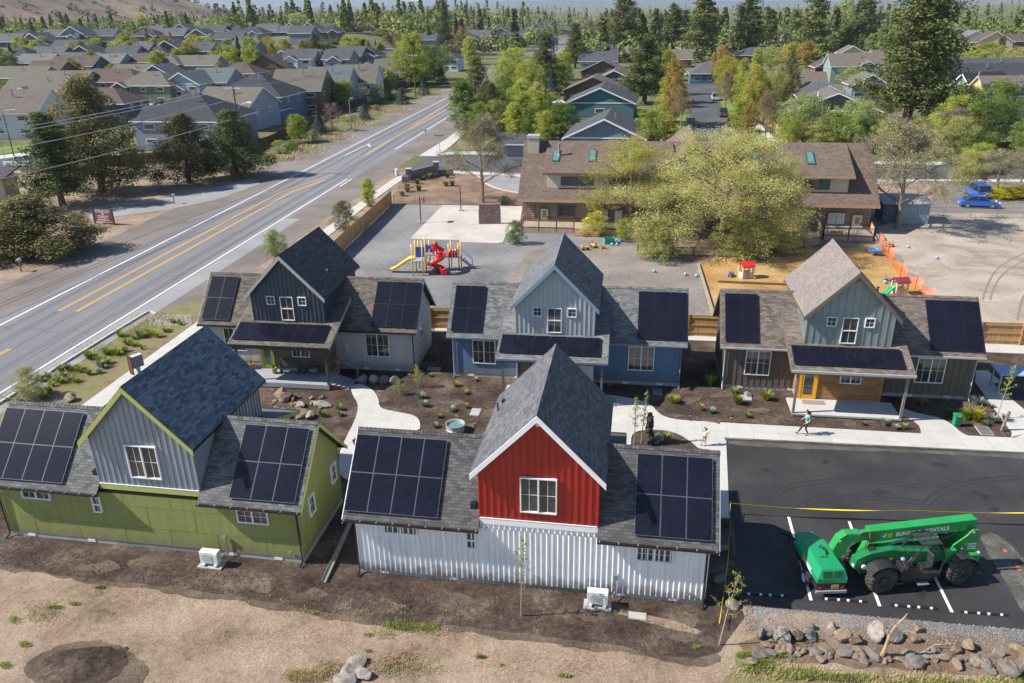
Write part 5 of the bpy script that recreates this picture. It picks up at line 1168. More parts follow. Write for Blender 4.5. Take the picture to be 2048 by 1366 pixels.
# steps of the blue cottage porch
R=empty('porch_steps',HL(hB,10.5,-2.9),hB[2],'grey steps at the right end of the blue cottage porch','steps')
for i in range(3): MB().box(.3*i,-.6,.02,.3*i+.32,.6,.26-.08*i).build('tread',DECKB,R)
# door mat on the brown cottage
o=MB().box(4.9,-2.2,.202,6.3,-1.6,.215).build('door_mat',mat('brown_mat',(.25,.2,.17),.95,.15,9)); o.location=(hC[0],hC[1],0); o.rotation_euler=(0,0,hC[2]); tag(o,'brown door mat on the concrete porch below the yellow door','mat')

# odds and ends seen around the school
R=empty('garden_shed',G(-6,402),.1,'beige shed with a dark roof cut by the left frame edge','shed')
MB().box(-2.5,0,0,1.4,4,3.2).build('wall',mat('beige_wall',(.42,.36,.28),.8),R); MB().slab([(-2.9,-.5,3.2),(1.9,-.5,3.2),(1.9,4.5,4.0),(-2.9,4.5,4.0)],.2).build('roof',rmat_('dk') if False else shingle('dark_shed',(.07,.07,.075)),R)
R=empty('patio_umbrella',G(1118,222),0,'white patio umbrella beside the teal house','umbrella')
MB().tube([(0,0,0),(0,0,2.4)],.04,6).build('pole',GREYM,R); MB().lathe([(1.9,2.1),(1.0,2.5),(.05,2.8),(.01,2.75)],(0,0,0),8).build('canopy',WHITE,R)
R=empty('tube_climber',SL(8.3,-1.2,.6),0,'coiled yellow play tube lying on the school deck','toy')
MB().tube([(.9*cos(i*.5)*(.6+.05*i),.35*sin(i*.5),.1+.09*i) for i in range(16)],.13,8).build('tube',YEL,R,smooth=True)
for k,(x,l) in enumerate(((34.6,'white plastic play panel leaning at the left of the small deck'),(36.0,'white plastic play panel in the middle of the small deck'),(37.4,'white plastic play panel at the right of the small deck'))):
    R=empty('play_fence',SL(x,-2.2,.45),SRZ+.3*(k-1),l,'play panel'); m=MB()
    for i in range(6): m.box(-.5+.19*i,-.03,0,-.43+.19*i,.03,.8)
    m.box(-.52,-.035,.76,.54,.035,.84); m.box(-.52,-.035,0,.54,.035,.08); m.build('lattice',WHITE,R)
R=empty('toy_bench',SL(35.1,-2.9,.45),SRZ,'orange slatted toy on the small deck','toy'); MB().box(-.6,-.15,.3,.6,.15,.5).build('seat',mat('orange_plastic',(.75,.25,.02),.4),R); MB().box(-.6,-.15,0,-.5,.15,.3).build('leg',mat('orange_plastic',(.75,.25,.02),.4),R); MB().box(.5,-.15,0,.6,.15,.3).build('leg',mat('orange_plastic',(.75,.25,.02),.4),R)
q=[Vector(p+(0,)) for p in P([(1938,262),(1960,266),(1995,262)])]; R=empty('netting',q[0],0,'bright orange netting draped before the dark hedge tree','netting')
for i,(a,b_) in enumerate(zip(q,q[1:])):
    a=a-q[0]; b_=b_-q[0]; m=MB(); vs=[];fs=[]
    for k in range(9): p=a.lerp(b_,k/8); vs+=[tuple(p),tuple(p+Vector((0,.2*sin(k),2.6+.9*sin(k*1.9+i))))]
    for k in range(8): fs.append((2*k,2*k+2,2*k+3,2*k+1))
    m.add(vs,fs); m.build('mesh_panel',ORM,R)
# ---------------------------------------------------------------- telehandler
GRN=mat('lift_green',(.01,.22,.045),.42,.2,1.3,coat=.2,col2=(.02,.31,.07)); GRD=mat('lift_green_deep',(.01,.16,.05),.4,.08); RUBB=mat('tyre_rubber',(.022,.022,.022),.85,.3,3,bump=.3,col2=(.075,.065,.055)); BLK2=mat('cab_black',(.022,.022,.024),.45,.3,3); YLD=mat('decal_yellow',(.8,.42,.0),.5)
T=empty('telehandler',(17.78,28.743,0.03),.12,'green telescopic handler with open black cab and large lugged tyres','telehandler')
def tyre(x,y,r,w,rim,par,steer=0,lugs=22,name='wheel',tm=None):
    R=bpy.data.objects.new(name,None); COL.objects.link(R); R.parent=par; R.location=(x,y,r); R.rotation_euler=(0,0,steer)
    m=MB(); h=w/2
    m.lathe([(rim,-h),(r*.86,-h),(r*.95,-h*.8),(r*.97,0),(r*.95,h*.8),(r*.86,h),(rim,h),(rim*.95,0),(rim,-h)],(0,0,0),28,axis='y',cap=False)
    for i in range(lugs):
        a=2*pi*i/lugs
        for s in (-1,1):
            a2=a+(pi/lugs if s>0 else 0); c,sn=cos(a2),sin(a2); p=Vector((c*r*.955,s*h*.98,sn*r*.955)); q=Vector((cos(a2+.13)*r*.99,s*h*.05,sin(a2+.13)*r*.99))
            m.bar(p,q,.1*r,.13*r,up=(c,0,sn))
            m.bar(p,Vector((c*r*.8,s*h*1.03,sn*r*.8)),.07*r,.05*r,up=(0,1,0))
    m.build('tyre',RUBB,R)
    k=MB()
    for s in (-1,):
        k.lathe([(rim,-h*.98),(rim*.92,-h*.5),(rim*.5,-h*.4),(rim*.45,-h*.8),(.02,-h*.85)],(0,0,0),20,axis='y',cap=False)
    k.lathe([(rim*.95,h*.3),(.02,h*.3)],(0,0,0),20,axis='y')
    for i in range(8):
        a=2*pi*i/8; k.lathe([(.022,-h*.62),(.03,-h*.4)],(cos(a)*rim*.68,0,sin(a)*rim*.68),6,axis='y')
    k.build('rim',tm or mat('dusty_rim',(.06,.057,.052),.6,.3,4),R); return R
for x,y,s in ((-1.85,-.95,.05),(1.85,-.9,.32),(-1.85,1.0,.05),(1.85,1.0,.32)): tyre(x,y,.66,.44,.33,T,s)
m=MB(); m.box(-2.5,-.42,.55,2.6,.42,1.0); m.box(-2.0,-.7,.5,-1.7,.7,.8); m.box(1.7,-.7,.5,2.0,.7,.8); m.build('chassis',BLK2,T)
m=MB(); m.prism([(-3.0,-.55,1.0),(-2.5,-.55,.75),(-1.0,-.55,.9),(1.2,-.55,.95),(1.2,-.55,1.45),(-.9,-.55,1.75),(-1.3,-.55,1.85),(-2.3,-.55,1.75),(-2.9,-.55,1.5)],(0,.45,0)); m.build('engine_cover',GRD,T,bevel=.03)
m=MB(); m.prism([(-2.2,.3,.8),(1.6,.3,.8),(1.6,.3,1.5),(-1.9,.3,1.6)],(0,.75,0)); m.build('engine_hood',GRN,T,bevel=.04)
# rear uprights
for y in (-.36,.3):
    m=MB(); m.prism([(1.55,y,.9),(2.95,y,.75),(2.95,y,1.3),(2.85,y,2.3),(2.55,y,2.35),(2.25,y,2.0),(1.75,y,1.6)],(0,.07,0)); m.build('boom_bracket',GRN,T,bevel=.01)
m=MB(); m.box(2.5,-.6,.7,3.0,.6,1.15); m.build('counterweight',GRN,T,bevel=.05)
# boom
m=MB(); m.prism([(-2.2,-.14,2.0),(2.75,-.14,2.16),(2.9,-.14,2.3),(2.8,-.14,2.72),(-2.25,-.14,2.62)],(0,.46,0)); bo=m.build('boom',GRN,T,bevel=.03)
m=MB(); m.prism([(-2.7,-.06,2.08),(-2.1,-.06,2.08),(-2.1,-.06,2.5),(-2.7,-.06,2.45)],(0,.3,0)); m.build('boom_inner_section',GRN,T,bevel=.02)
m=MB(); m.prism([(-2.6,-.1,2.5),(-3.3,-.1,2.55),(-3.6,-.1,2.35),(-3.85,-.1,1.75),(-3.75,-.1,1.5),(-3.35,-.1,1.05),(-3.2,-.1,1.15),(-3.15,-.1,1.75),(-2.95,-.1,2.05),(-2.6,-.1,2.1)],(0,.4,0)); m.build('boom_head',GRN,T,bevel=.03)
m=MB(); m.box(-3.5,-.45,.55,-3.35,.65,1.15); m.box(-3.6,-.3,.35,-3.35,-.18,1.0); m.box(-3.6,.4,.35,-3.35,.52,1.0); m.build('fork_carriage',BLK2,T)
hs_=MB()
for k in range(5): hs_.tube([(-2.75+.05*k,-.12,2.45),(-2.65+.08*k,-.18,2.62),(-2.45+.1*k,-.18,2.65),(-2.35+.1*k,-.17,2.2),(-2.5+.1*k,-.2,1.8)],.018,5)
hs_.build('hose_bundle',mat('hose_brown',(.12,.07,.05),.6),T)
m=MB(); m.tube([(-1.6,-.02,1.7),(1.0,-.02,2.05)],.06,8); m.build('lift_ram',GREYM,T)
m=MB(); m.tube([(.9,.02,1.5),(2.2,.02,2.1)],.1,8); m.build('lift_ram',BLK2,T)
# lettering on the boom side
tl=mat('lift_lettering',(.7,.72,.7),.5)
textobj('SUNBELT',.27,tl,bo,(-.42,-.146,2.33),(pi/2,-.03,0),bold=.012,ext=.003); textobj('RENTALS',.27,tl,bo,(.93,-.146,2.375),(pi/2,-.03,0),bold=.012,ext=.003)
def sunlogo(par,c,r,n,u,m):
    c=Vector(c); u=Vector(u).normalized(); w=Vector(n).cross(u); k=MB(); vs=[c+Vector(n)*.004+(u*cos(pi*i/8)+w*sin(pi*i/8))*r*(1 if i%2 else .68) for i in range(16)]
    k.prism(vs[::-1],Vector(n)*.003); k.build('sun_emblem',m,par)
    k=MB(); vs=[c+Vector(n)*.008+(u*cos(pi*i/6)+w*sin(pi*i/6))*r*.33 for i in range(12)]; k.prism(vs[::-1],Vector(n)*.003); k.build('emblem_centre',GRN,par)
sunlogo(bo,(-1.28,-.14,2.32),.14,(0,-1,0),(1,0,0),YLD)
m=MB(); m.prism([(-1.62,-.145,2.25),(-1.5,-.145,2.22),(-1.45,-.145,2.42),(-1.5,-.145,2.44),(-1.55,-.145,2.3),(-1.66,-.145,2.32)],(0,-.003,0)); m.build('arrow_decal',tl,bo)
for k,zc_ in enumerate((1.55,1.42,1.3)): MB().box(2.45,-.368,zc_,2.85,-.361,zc_+.06).build('decal_line',tl,T)
sunlogo(T,(2.35,-.36,1.6),.07,(0,-1,0),(1,0,0),YLD)
# pins, bolts, hose run, work lights and grime of the machine
for (x,y,z) in ((2.6,-.38,2.2),(2.2,-.38,1.35),(1.75,-.38,1.2),(-3.3,-.12,1.35),(-3.55,-.12,2.2),(.9,-.16,2.1)): MB().lathe([(.02,-.03),(.07,-.03),(.07,.03),(.02,.03)],(x,y,z),10,axis='y').build('pivot_pin',GREYM,T)
m=MB()
for x in (-1.85,2.05,2.5): m.box(x-.02,-.155,2.03+.03*(x+2.2),x+.02,-.141,2.6+.02*(x+2.2))
m.build('weld_rib',GRD,bo)
MB().box(-2.0,-.575,1.25,-1.55,-.556,1.5).build('vent_louvre',BLK2,T); MB().box(-1.4,-.575,1.3,-1.25,-.556,1.42).build('warning_decal',YLD,T); MB().box(-2.3,-.4,1.762,-1.5,-.2,1.79).build('top_grille',BLK2,T)
MB().tube([(-1.2,.6,1.55),(-1.2,.6,2.05),(-1.1,.6,2.15)],.05,8).build('exhaust_pipe',mat('burnt_steel',(.09,.07,.06),.6),T)
for x in (-2.95,2.98): MB().box(x-.04,-.5,1.05,x+.04,-.36,1.17).build('work_light',WHITE,T)
MB().box(-.9,-1.0,.3,.5,-.6,.6).build('fuel_tank',BLK2,T,bevel=.04); MB().box(-.3,-1.32,.38,.2,-1.1,.42).build('step',GREYM,T)
MB().tube([(-2.45,-.8,.66),(2.4,-.8,.66)],.05,6).build('axle_shaft',BLK2,T)
# fenders
def fender(cx,y0,y1,r,a0,a1):
    m=MB(); n=8; vs=[]
    for i in range(n+1):
        a=a0+(a1-a0)*i/n
        for rr in (r,r+.03):
            for y in (y0,y1): vs.append((cx+cos(a)*rr,y,.66+sin(a)*rr))
    fs=[]
    for i in range(n): b_=4*i; c_=b_+4; fs+=[(b_+2,b_+3,c_+3,c_+2),(b_,c_,c_+1,b_+1),(b_,b_+2,c_+2,c_),(b_+1,c_+1,c_+3,b_+3)]
    m.add(vs,fs); return m.build('fender',BLK2,T)
fender(-1.85,-1.2,-.6,.78,.5,2.6); fender(1.85,-1.15,-.6,.78,.3,2.2); fender(-1.85,.7,1.25,.78,.5,2.6); fender(1.85,.7,1.25,.78,.3,2.2)
m=MB(); m.box(1.2,-.7,.9,1.7,-.5,1.6); m.build('side_plate',GRN,T,bevel=.02)
# cab
cb=empty('cab',(0,0,0)); cb.parent=T
fr=MB()
P_=dict(a=(-.95,-1.15,1.15),b=(-.35,-1.15,2.42),c=(.5,-1.15,2.42),d=(.78,-1.15,1.7),e=(.7,-1.15,.75))
Q_={k:(v[0],-.25,v[2]) for k,v in P_.items()}
for D_ in (P_,Q_):
    for p,q in ('ab','bc','cd','de'): fr.tube([D_[p],D_[q]],.035,6)
for k in 'abcd': fr.tube([P_[k],Q_[k]],.03,6)
fr.build('cab_frame',BLK2,cb)
g=MB()
for i in range(9): g.bar((-.35+.85*i/8,-1.15,2.43),(-.35+.85*i/8,-.25,2.43),.018,.018)
for i in range(4): g.bar((-.35,-1.15+.3*i,2.43),(.5,-1.15+.3*i,2.43),.018,.018)
for i in range(5): g.bar((-.9+.11*i,-1.1,1.25+.25*i),(-.9+.11*i,-.3,1.25+.25*i),.015,.015)
g.build('cab_grille',BLK2,cb)
m=MB(); m.box(-.33,-1.1,2.37,.48,-.3,2.39); m.build('roof_glass',mat('tinted_glass',(.06,.09,.09),.1,alpha=.55),cb)
m=MB(); m.prism([(-1.15,-1.15,.62),(.75,-1.15,.6),(.75,-1.15,.85),(-.1,-1.15,.9),(-.55,-1.15,1.25),(-1.05,-1.15,1.3)],(0,.9,0)); m.build('cab_floor',BLK2,cb,bevel=.03)
m=MB(); m.box(.0,-.95,.85,.5,-.45,1.05); m.box(.4,-.95,1.05,.55,-.45,1.65); m.build('seat',mat('seat_black',(.03,.03,.03),.6),cb,bevel=.04)
m=MB(); pts=[(-.38+.05*sin(a*pi/8),-.7+.18*cos(a*pi/8),1.45+.1*sin(a*pi/8)) for a in range(17)]; m.tube(pts,.015,5,cap=False); m.tube([(-.38,-.7,1.45),(-.6,-.7,1.15)],.025,5); m.build('steering_wheel',BLK2,cb)
m=MB(); m.ball((-1.15,-1.1,1.75),.1,10); m.tube([(-.95,-1.1,1.3),(-1.15,-1.1,1.7)],.02,5); m.build('mirror',GREYM,cb)
m=MB(); m.tube([(-2.6,-.62,1.15),(-2.6,-.7,1.15)],.1,10); m.build('headlight',WHITE,T)
# ---------------------------------------------------------------- compressor trailer
TR=empty('compressor_trailer',(13.7,27.2,.03),.03,'green towable air compressor on two wheels parked in the shaded bay','trailer')
GR2=mat('compressor_green',(.012,.24,.1),.4,.06,1)
def hull(y0,y1):
    a=[(-.62,.72),(.66,.72),(.66,1.0),(.5,1.36),(-.42,1.36),(-.62,.95)]
    return [(x,y0,z) for x,z in a]
# body runs away from the camera (+y): rear face at y=0
m=MB(); sec=lambda y,s=1.,top=1.36,bz=.72:[(-.64*s,y,bz),(.66*s,y,bz),(.66*s,y,1.02),(.5*s,y,top),(-.42*s,y,top),(-.64*s,y,1.0)]
S0=[(-.64,0,.78),(.66,0,.78),(.66,0,1.0),(.56,.2,1.36),(-.42,.2,1.36),(-.64,0,1.0)]; S1=sec(2.2)
S2=[(-.64,2.75,.78),(.62,2.75,.78),(.62,2.7,.9),(.5,2.45,1.3),(-.42,2.45,1.3),(-.64,2.75,.95)]
vs=S0+S1+S2; fs=[tuple(range(6)),tuple(12+i for i in reversed(range(6)))]
for k in range(2):
    for i in range(6): j=(i+1)%6; fs.append((k*6+i,(k+1)*6+i,(k+1)*6+j,k*6+j))
m.add(vs,fs); hb=m.build('canopy',GR2,TR)
m=MB(); m.prism([(-.7,2.2,.75),(.62,2.5,.75),(.3,3.1,.8),(-.45,3.1,.8)],(0,0,.42)); m.build('front_cowl',GR2,TR,bevel=.06)
m=MB(); m.box(-.62,.03,.4,.64,2.6,.77); m.build('underframe',BLK2,TR)
m=MB(); m.box(-.66,-.1,.3,.68,.0,.42); m.build('bumper',mat('bumper_steel',(.4,.42,.45),.35,metal=.4),TR)
m=MB(); m.box(-.6,-.02,.44,.62,.02,.78); rp=m.build('rear_panel',BLK2,TR)
m=MB(); m.box(.0,-.035,.5,.32,-.022,.7); m.build('number_plate',mat('plate_amber',(.5,.3,.12),.5,.3,8),rp)
for x in (-.5,.48): MB().box(x-.06,-.04,.5,x+.06,-.022,.6).build('tail_light',RED,rp)
lv=MB()
for j in range(2):
    for i in range(7): 
        z=.84+.035*i if False else 0
for i in range(6):
    t=.1+.13*i; z=1.02+.34*t; y=.2*t
    for x0,x1 in ((-.4,.02),(.1,.5)): lv.bar((x0,y-.012,z),(x1,y-.012,z),.02,.03)
lv.build('louvre',mat('louvre_dark_green',(.004,.1,.035),.6),hb)
m=MB(); m.prism([(-.2,1.0,1.365),(.15,1.0,1.365),(.15,1.35,1.365),(-.2,1.35,1.365)],(0,0,.05)); m.prism([(-.15,1.02,1.41),(.1,1.02,1.41),(.1,1.3,1.5),(-.15,1.3,1.5)],(0,0,.02)); m.build('exhaust_hood',GR2,hb)
m=MB(); m.tube([(.05,1.7,1.36),(.12,1.7,1.5)],.03,6); m.tube([(.15,1.55,1.36),(.15,1.55,1.46),(.28,1.5,1.46)],.03,6); m.box(.05,1.2,1.36,.3,1.45,1.39); m.build('lifting_eye',BLK2,hb)
sunlogo(hb,(-.65,1.55,.95),.14,(-.9,0,.3),(0,-1,0),YLD)
textobj('SUNBELT',.16,tl,hb,(-.655,1.05,.93),(pi/2*.85,0,-pi/2),bold=.008)
MB().box(-.652,.6,.8,-.645,1.35,.83).build('decal_stripe',tl,hb)
for x,s in ((-.72,-1),(.74,1)):
    R=tyre(x,.95,.34,.2,.2,TR,lugs=0,tm=mat('white_rim',(.55,.58,.62),.4)); R.rotation_euler=(0,0,-pi/2 if s<0 else pi/2)
    R.rotation_euler=(0,0,-pi/2)
    m=MB(); m.prism([(x-.1,.5,.62),(x+.1,.5,.62),(x+.1,1.4,.62),(x-.1,1.4,.62)],(0,0,.06)); m.build('mudguard',BLK2,TR)
m=MB(); m.bar((0,2.7,.55),(-.55,3.9,.5),.09,.1); m.tube([(-.45,3.7,0),(-.45,3.7,.75)],.04,8); m.bar((-.6,3.85,.5),(-.7,4.1,.5),.12,.12); m.build('drawbar',BLK2,TR)
# ---------------------------------------------------------------- road vehicles
CARG=mat('car_glass',(.015,.018,.02),.05,.3,spec=.8); RIMM=mat('alloy_rim',(.35,.35,.36),.35,metal=.5)
def car(u,v,rz,col,label,kind='sedan',group=None,name=None,z=.02):
    dims=dict(sedan=(4.6,1.8,1.45),suv=(4.7,1.9,1.75),pickup=(5.7,1.95,1.85))[kind]; L,W,H=dims; h=L/2
    R=empty(name or {'sedan':'parked_car','suv':'parked_suv','pickup':'pickup_truck'}[kind],G(u,v)+zz(z),rz,label,{'sedan':'car','suv':'car','pickup':'pickup truck'}[kind],group)
    pm=mat('paint_%02d%02d%02d'%tuple(int(c*99) for c in col),col,.25,.04,coat=.6)
    bz=.3
    if kind=='sedan': low=[(-h,bz+.1),(-h+.1,.85),(-h+.9,.95),(h-1.3,.9),(h-.2,.7),(h,.5),(h-.05,bz)]; cab=[(-h+.55,.93),(-h+1.25,H),(h-2.0,H),(h-1.15,.9)]
    elif kind=='suv': low=[(-h,bz+.1),(-h+.03,1.0),(h-1.2,1.0),(h-.15,.85),(h,.6),(h-.05,bz)]; cab=[(-h+.05,.98),(-h+.3,H),(h-2.0,H),(h-1.15,.98)]
    else: low=[(-h,bz+.15),(-h,1.05),(h-1.3,1.08),(h-.12,.98),(h,.6),(h-.05,bz)]; cab=[(-h+2.05,1.05),(-h+2.2,H),(h-2.15,H),(h-1.35,1.06)]
    def loft(prof,w0,w1,z0,z1):
        n=len(prof); vs=[]
        for s in (-1,1):
            for x,zz_ in prof:
                t=(zz_-z0)/(z1-z0) if z1>z0 else 0; t=max(0,min(1,t)); vs.append((x,s*(w0+(w1-w0)*t)/2,zz_))
        fs=[tuple(range(n)),tuple(n+i for i in reversed(range(n)))]+[(i,n+i,n+(i+1)%n,(i+1)%n) for i in range(n)]
        return MB().add(vs,fs)
    b_=loft([(-h+.05,bz)]+low,W,W*.94,bz,1.0); bo_=b_.build('body',pm,R,bevel=.05)
    g=loft(cab,W*.93,W*.72,cab[0][1],H); g.build('cabin_glass',CARG,R,bevel=.03)
    x0,x1=cab[1][0],cab[2][0]; m=MB(); m.prism([(x0-.03,-W*.365,H-.04),(x1+.05,-W*.365,H-.04),(x1+.05,W*.365,H-.04),(x0-.03,W*.365,H-.04)],(0,0,.05)); m.build('roof',pm,R,bevel=.02)
    pl_=MB()
    for s in (-1,1):
        for (xa,za),(xb,zb) in ((cab[0],cab[1]),(cab[3],cab[2]),(((cab[0][0]+cab[3][0])/2,cab[0][1]),((cab[1][0]+cab[2][0])/2,H))):
            pl_.bar((xa,s*W*.465,za),(xb,s*W*.362,zb),.06,.05)
    pl_.build('window_pillars',pm,R)
    if kind=='pickup':
        m=MB(); m.box(-h+.08,-W/2+.12,1.04,-h+1.95,W/2-.12,1.075); m.build('cargo_bed',BLACKM,R)
    for x in (-h+.85,h-.9):
        for y in (-W/2+.1,W/2-.1):
            w=bpy.data.objects.new('wheel',None); COL.objects.link(w); w.parent=R; w.location=(x,y,.33); 
            if y>0: w.rotation_euler=(0,0,pi)
            MB().lathe([(.2,-.12),(.31,-.12),(.33,-.06),(.33,.1),(.2,.1),(.2,-.12)],(0,0,0),16,axis='y',cap=False).build('tyre',RUBB,w); MB().lathe([(.02,-.125),(.21,-.11),(.21,0),(.02,0)],(0,0,0),12,axis='y').build('rim',RIMM,w)
    for s in (-1,1):
        MB().box(h-.14,s*W*.36-.16,.62,h-.03,s*W*.36+.16,.74).build('headlight',WHITE,R); MB().box(-h-.01,s*W*.38-.12,.72,-h+.08,s*W*.38+.12,.88).build('tail_light',RED,R)
    m=MB(); m.box(-h-.015,-.18,.5,-h+.02,.18,.62); m.build('number_plate',WHITE,R)
    return R
BC=(.01,.09,.42)
car(1955,414,-.22,BC,'bright blue sedan parked behind the chain link fence'); car(1952,392,1.45,BC,'blue parked car seen from behind beside the yellow shrubs','suv')
st='vehicles parked along the north street'
car(1463,254,1.42,(.06,.025,.035),'maroon pickup nearest on the right kerb of the north street','pickup',st); car(1446,232,1.42,(.09,.065,.06),'brown pickup parked just beyond the maroon one','pickup',st); car(1430,200,1.42,(.55,.56,.58),'white pickup farthest up the right kerb','pickup',st)
car(1381,253,1.42,(.03,.03,.035),'dark pickup on the left kerb of the north street','pickup',st); car(1436,158,.1,(.55,.52,.45),'pale cream pickup across the top of the street','pickup',st); car(1382,152,.1,(.55,.58,.62),'white car at the left end of the top street','sedan',st); car(1362,196,1.4,(.1,.06,.05),'brown car half hidden by orange street trees','sedan',st)
car(46,333,-.1,(.6,.6,.6),'white pickup passing behind the left junipers','pickup'); 
st='cars parked in front of the tan roofed house'
for u,c,k,l in ((274,(.6,.6,.62),'sedan','white car at the left end of the estate parking row'),(291,(.5,.52,.55),'suv','silver car second in the estate parking row'),(302,(.2,.04,.03),'suv','dark red car third in the estate parking row'),(315,(.5,.42,.42),'sedan','pinkish car fourth in the estate parking row'),(331,(.04,.06,.09),'suv','dark blue car fifth in the estate parking row'),(346,(.55,.56,.58),'suv','white car at the right end of the estate parking row')): car(u,210 if u<310 else 212,1.1,c,l,k,st,z=.03)
# ---------------------------------------------------------------- people
def skin(name,vs,es,rs,m,par,sub=2):
    me=bpy.data.meshes.new(name); me.from_pydata(vs,es,[]); o=bpy.data.objects.new(name,me); COL.objects.link(o)
    o.modifiers.new('s','SKIN'); 
    for i,r in enumerate(rs): me.skin_vertices[0].data[i].radius=(r,r) if not hasattr(r,'__len__') else r
    me.skin_vertices[0].data[0].use_root=True
    o.modifiers['s'].use_smooth_shade=True
    sb=o.modifiers.new('d','SUBSURF'); sb.levels=sb.render_levels=sub
    me2=bpy.data.meshes.new_from_object(o.evaluated_get(bpy.context.evaluated_depsgraph_get())); bpy.data.objects.remove(o)
    me2.materials.clear(); me2.materials.append(m)
    for p in me2.polygons: p.use_smooth=True
    o=bpy.data.objects.new(name,me2); COL.objects.link(o); o.parent=par; return o
SKIN=mat('skin',(.55,.3,.2),.55,.05)
def person(loc,rz,h,J,label,top,bottom,shoe,hair,longhair=True,shorts=False,sleeve=.5):
    """J: joints of a 1.62 m figure facing +x; scaled to height h"""
    R=empty('person',loc,rz,label,'person'); k=h/1.62; R.scale=(k,k,k)
    V=[];E=[];Rr=[]
    def add(p,r,par=None):
        V.append(p);Rr.append(r)
        if par is not None: E.append((par,len(V)-1))
        return len(V)-1
    lerp=lambda a,b_,t: tuple(a[i]+(b_[i]-a[i])*t for i in range(3))
    pel=add(J['pel'],(.13,.1)); wa=add(J['waist'],(.115,.085),pel); ch=add(J['chest'],(.135,.1),wa); nb=add(J['neckb'],(.07,.06),ch); nk=add(J['neck'],(.05,.05),nb); hd=add(J['head'],(.085,.095),nk); ht=add(J['top'],(.07,.08),hd)
    add((J['head'][0]+.105,J['head'][1],J['head'][2]-.0),.014,hd)
    add((J['head'][0]+.085,J['head'][1],J['head'][2]-.07),.03,hd)
    for s in 'LR':
        hp=add(J['hip'+s],.085,pel); kn=add(J['kn'+s],.055,hp); an=add(J['an'+s],.036,kn); add(J['toe'+s],.03,an)
        sh=add(J['sh'+s],.052,nb); el=add(J['el'+s],.037,sh); wr=add(J['wr'+s],.026,el)
        d=Vector(J['wr'+s])-Vector(J['el'+s]); d.normalize(); pm=Vector(J['wr'+s])+d*.06; pa_=add(tuple(pm),(.032,.018),wr)
        side=Vector((-d.z,0,d.x)); 
        if side.length<.1: side=Vector((1,0,0))
        side.normalize()
        for f in range(4):
            o_=side*(.024-.016*f); q=pm+d*.035+o_; l=(.055,.065,.06,.045)[f]; a1=add(tuple(q),.0095,pa_); a2=add(tuple(q+d*l*.6+Vector((.008,0,0))),.0085,a1); add(tuple(q+d*l+Vector((.022,0,-.004))),.0075,a2)
        t1=add(tuple(Vector(J['wr'+s])+d*.03+side*.035),.011,wr); add(tuple(Vector(J['wr'+s])+d*.075+side*.05),.0095,t1)
    skin('body',V,E,Rr,SKIN,R)
    # shirt
    V=[];E=[];Rr=[]
    p0=add(lerp(J['pel'],J['waist'],0.15 if not shorts else -.5),(.165,.135)); p1=add(J['waist'],(.15,.12),p0); p2=add(J['chest'],(.165,.13),p1); p3=add(lerp(J['chest'],J['neckb'],.85),(.085,.075),p2)
    for s in 'LR': q=add(J['sh'+s],.074,p2); add(lerp(J['sh'+s],J['el'+s],sleeve),.056,q)
    skin('shirt',V,E,Rr,top,R)
    V=[];E=[];Rr=[]
    p0=add(J['pel'],(.142,.112)); add(lerp(J['pel'],J['waist'],.35),(.13,.1),p0)
    for s in 'LR':
        q=add(J['hip'+s],.1,p0)
        if shorts: add(lerp(J['hip'+s],J['kn'+s],.55),.085,q)
        else: q2=add(J['kn'+s],.064,q); q3=add(lerp(J['kn'+s],J['an'+s],.45),.056,q2); add(lerp(J['kn'+s],J['an'+s],.92),.04,q3)
    skin('shorts' if shorts else 'trousers',V,E,Rr,bottom,R)
    for s in 'LR':
        a=Vector(J['an'+s]); t=Vector(J['toe'+s]); d=(t-a).normalized()
        skin('shoe',[tuple(a-d*.04+Vector((0,0,-.03))),tuple(a+d*.05+Vector((0,0,-.035))),tuple(t+d*.03+Vector((0,0,-.005)))],[(0,1),(1,2)],[.042,.045,.036],shoe,R,1)
    hx=J['head']
    V=[(hx[0]-.035,hx[1],hx[2]+.05),(hx[0]+.03,hx[1],hx[2]+.085),(hx[0]-.08,hx[1],hx[2]-.02),(hx[0]-.1,hx[1],hx[2]-.12)]
    skin('hair',V,[(0,1),(0,2),(2,3)],[(.105,.1),(.075,.07),(.09,.085),(.05,.05)],hair,R)
    if longhair: MB().tube([(hx[0]-.12,hx[1],hx[2]-.02),(hx[0]-.19,hx[1],hx[2]-.1),(hx[0]-.17,hx[1],hx[2]-.2)],[.04,.045,.015],8).build('ponytail',hair,R,smooth=True)
    for s in (-1,1): MB().ball((hx[0]+.083,hx[1]+s*.032,hx[2]+.012),.012,8).build('eye',BLACKM,R)
    MB().box(hx[0]+.086,hx[1]-.022,hx[2]-.05,hx[0]+.1,hx[1]+.022,hx[2]-.043).build('mouth',mat('lip',(.4,.1,.09),.5),R)
    return R
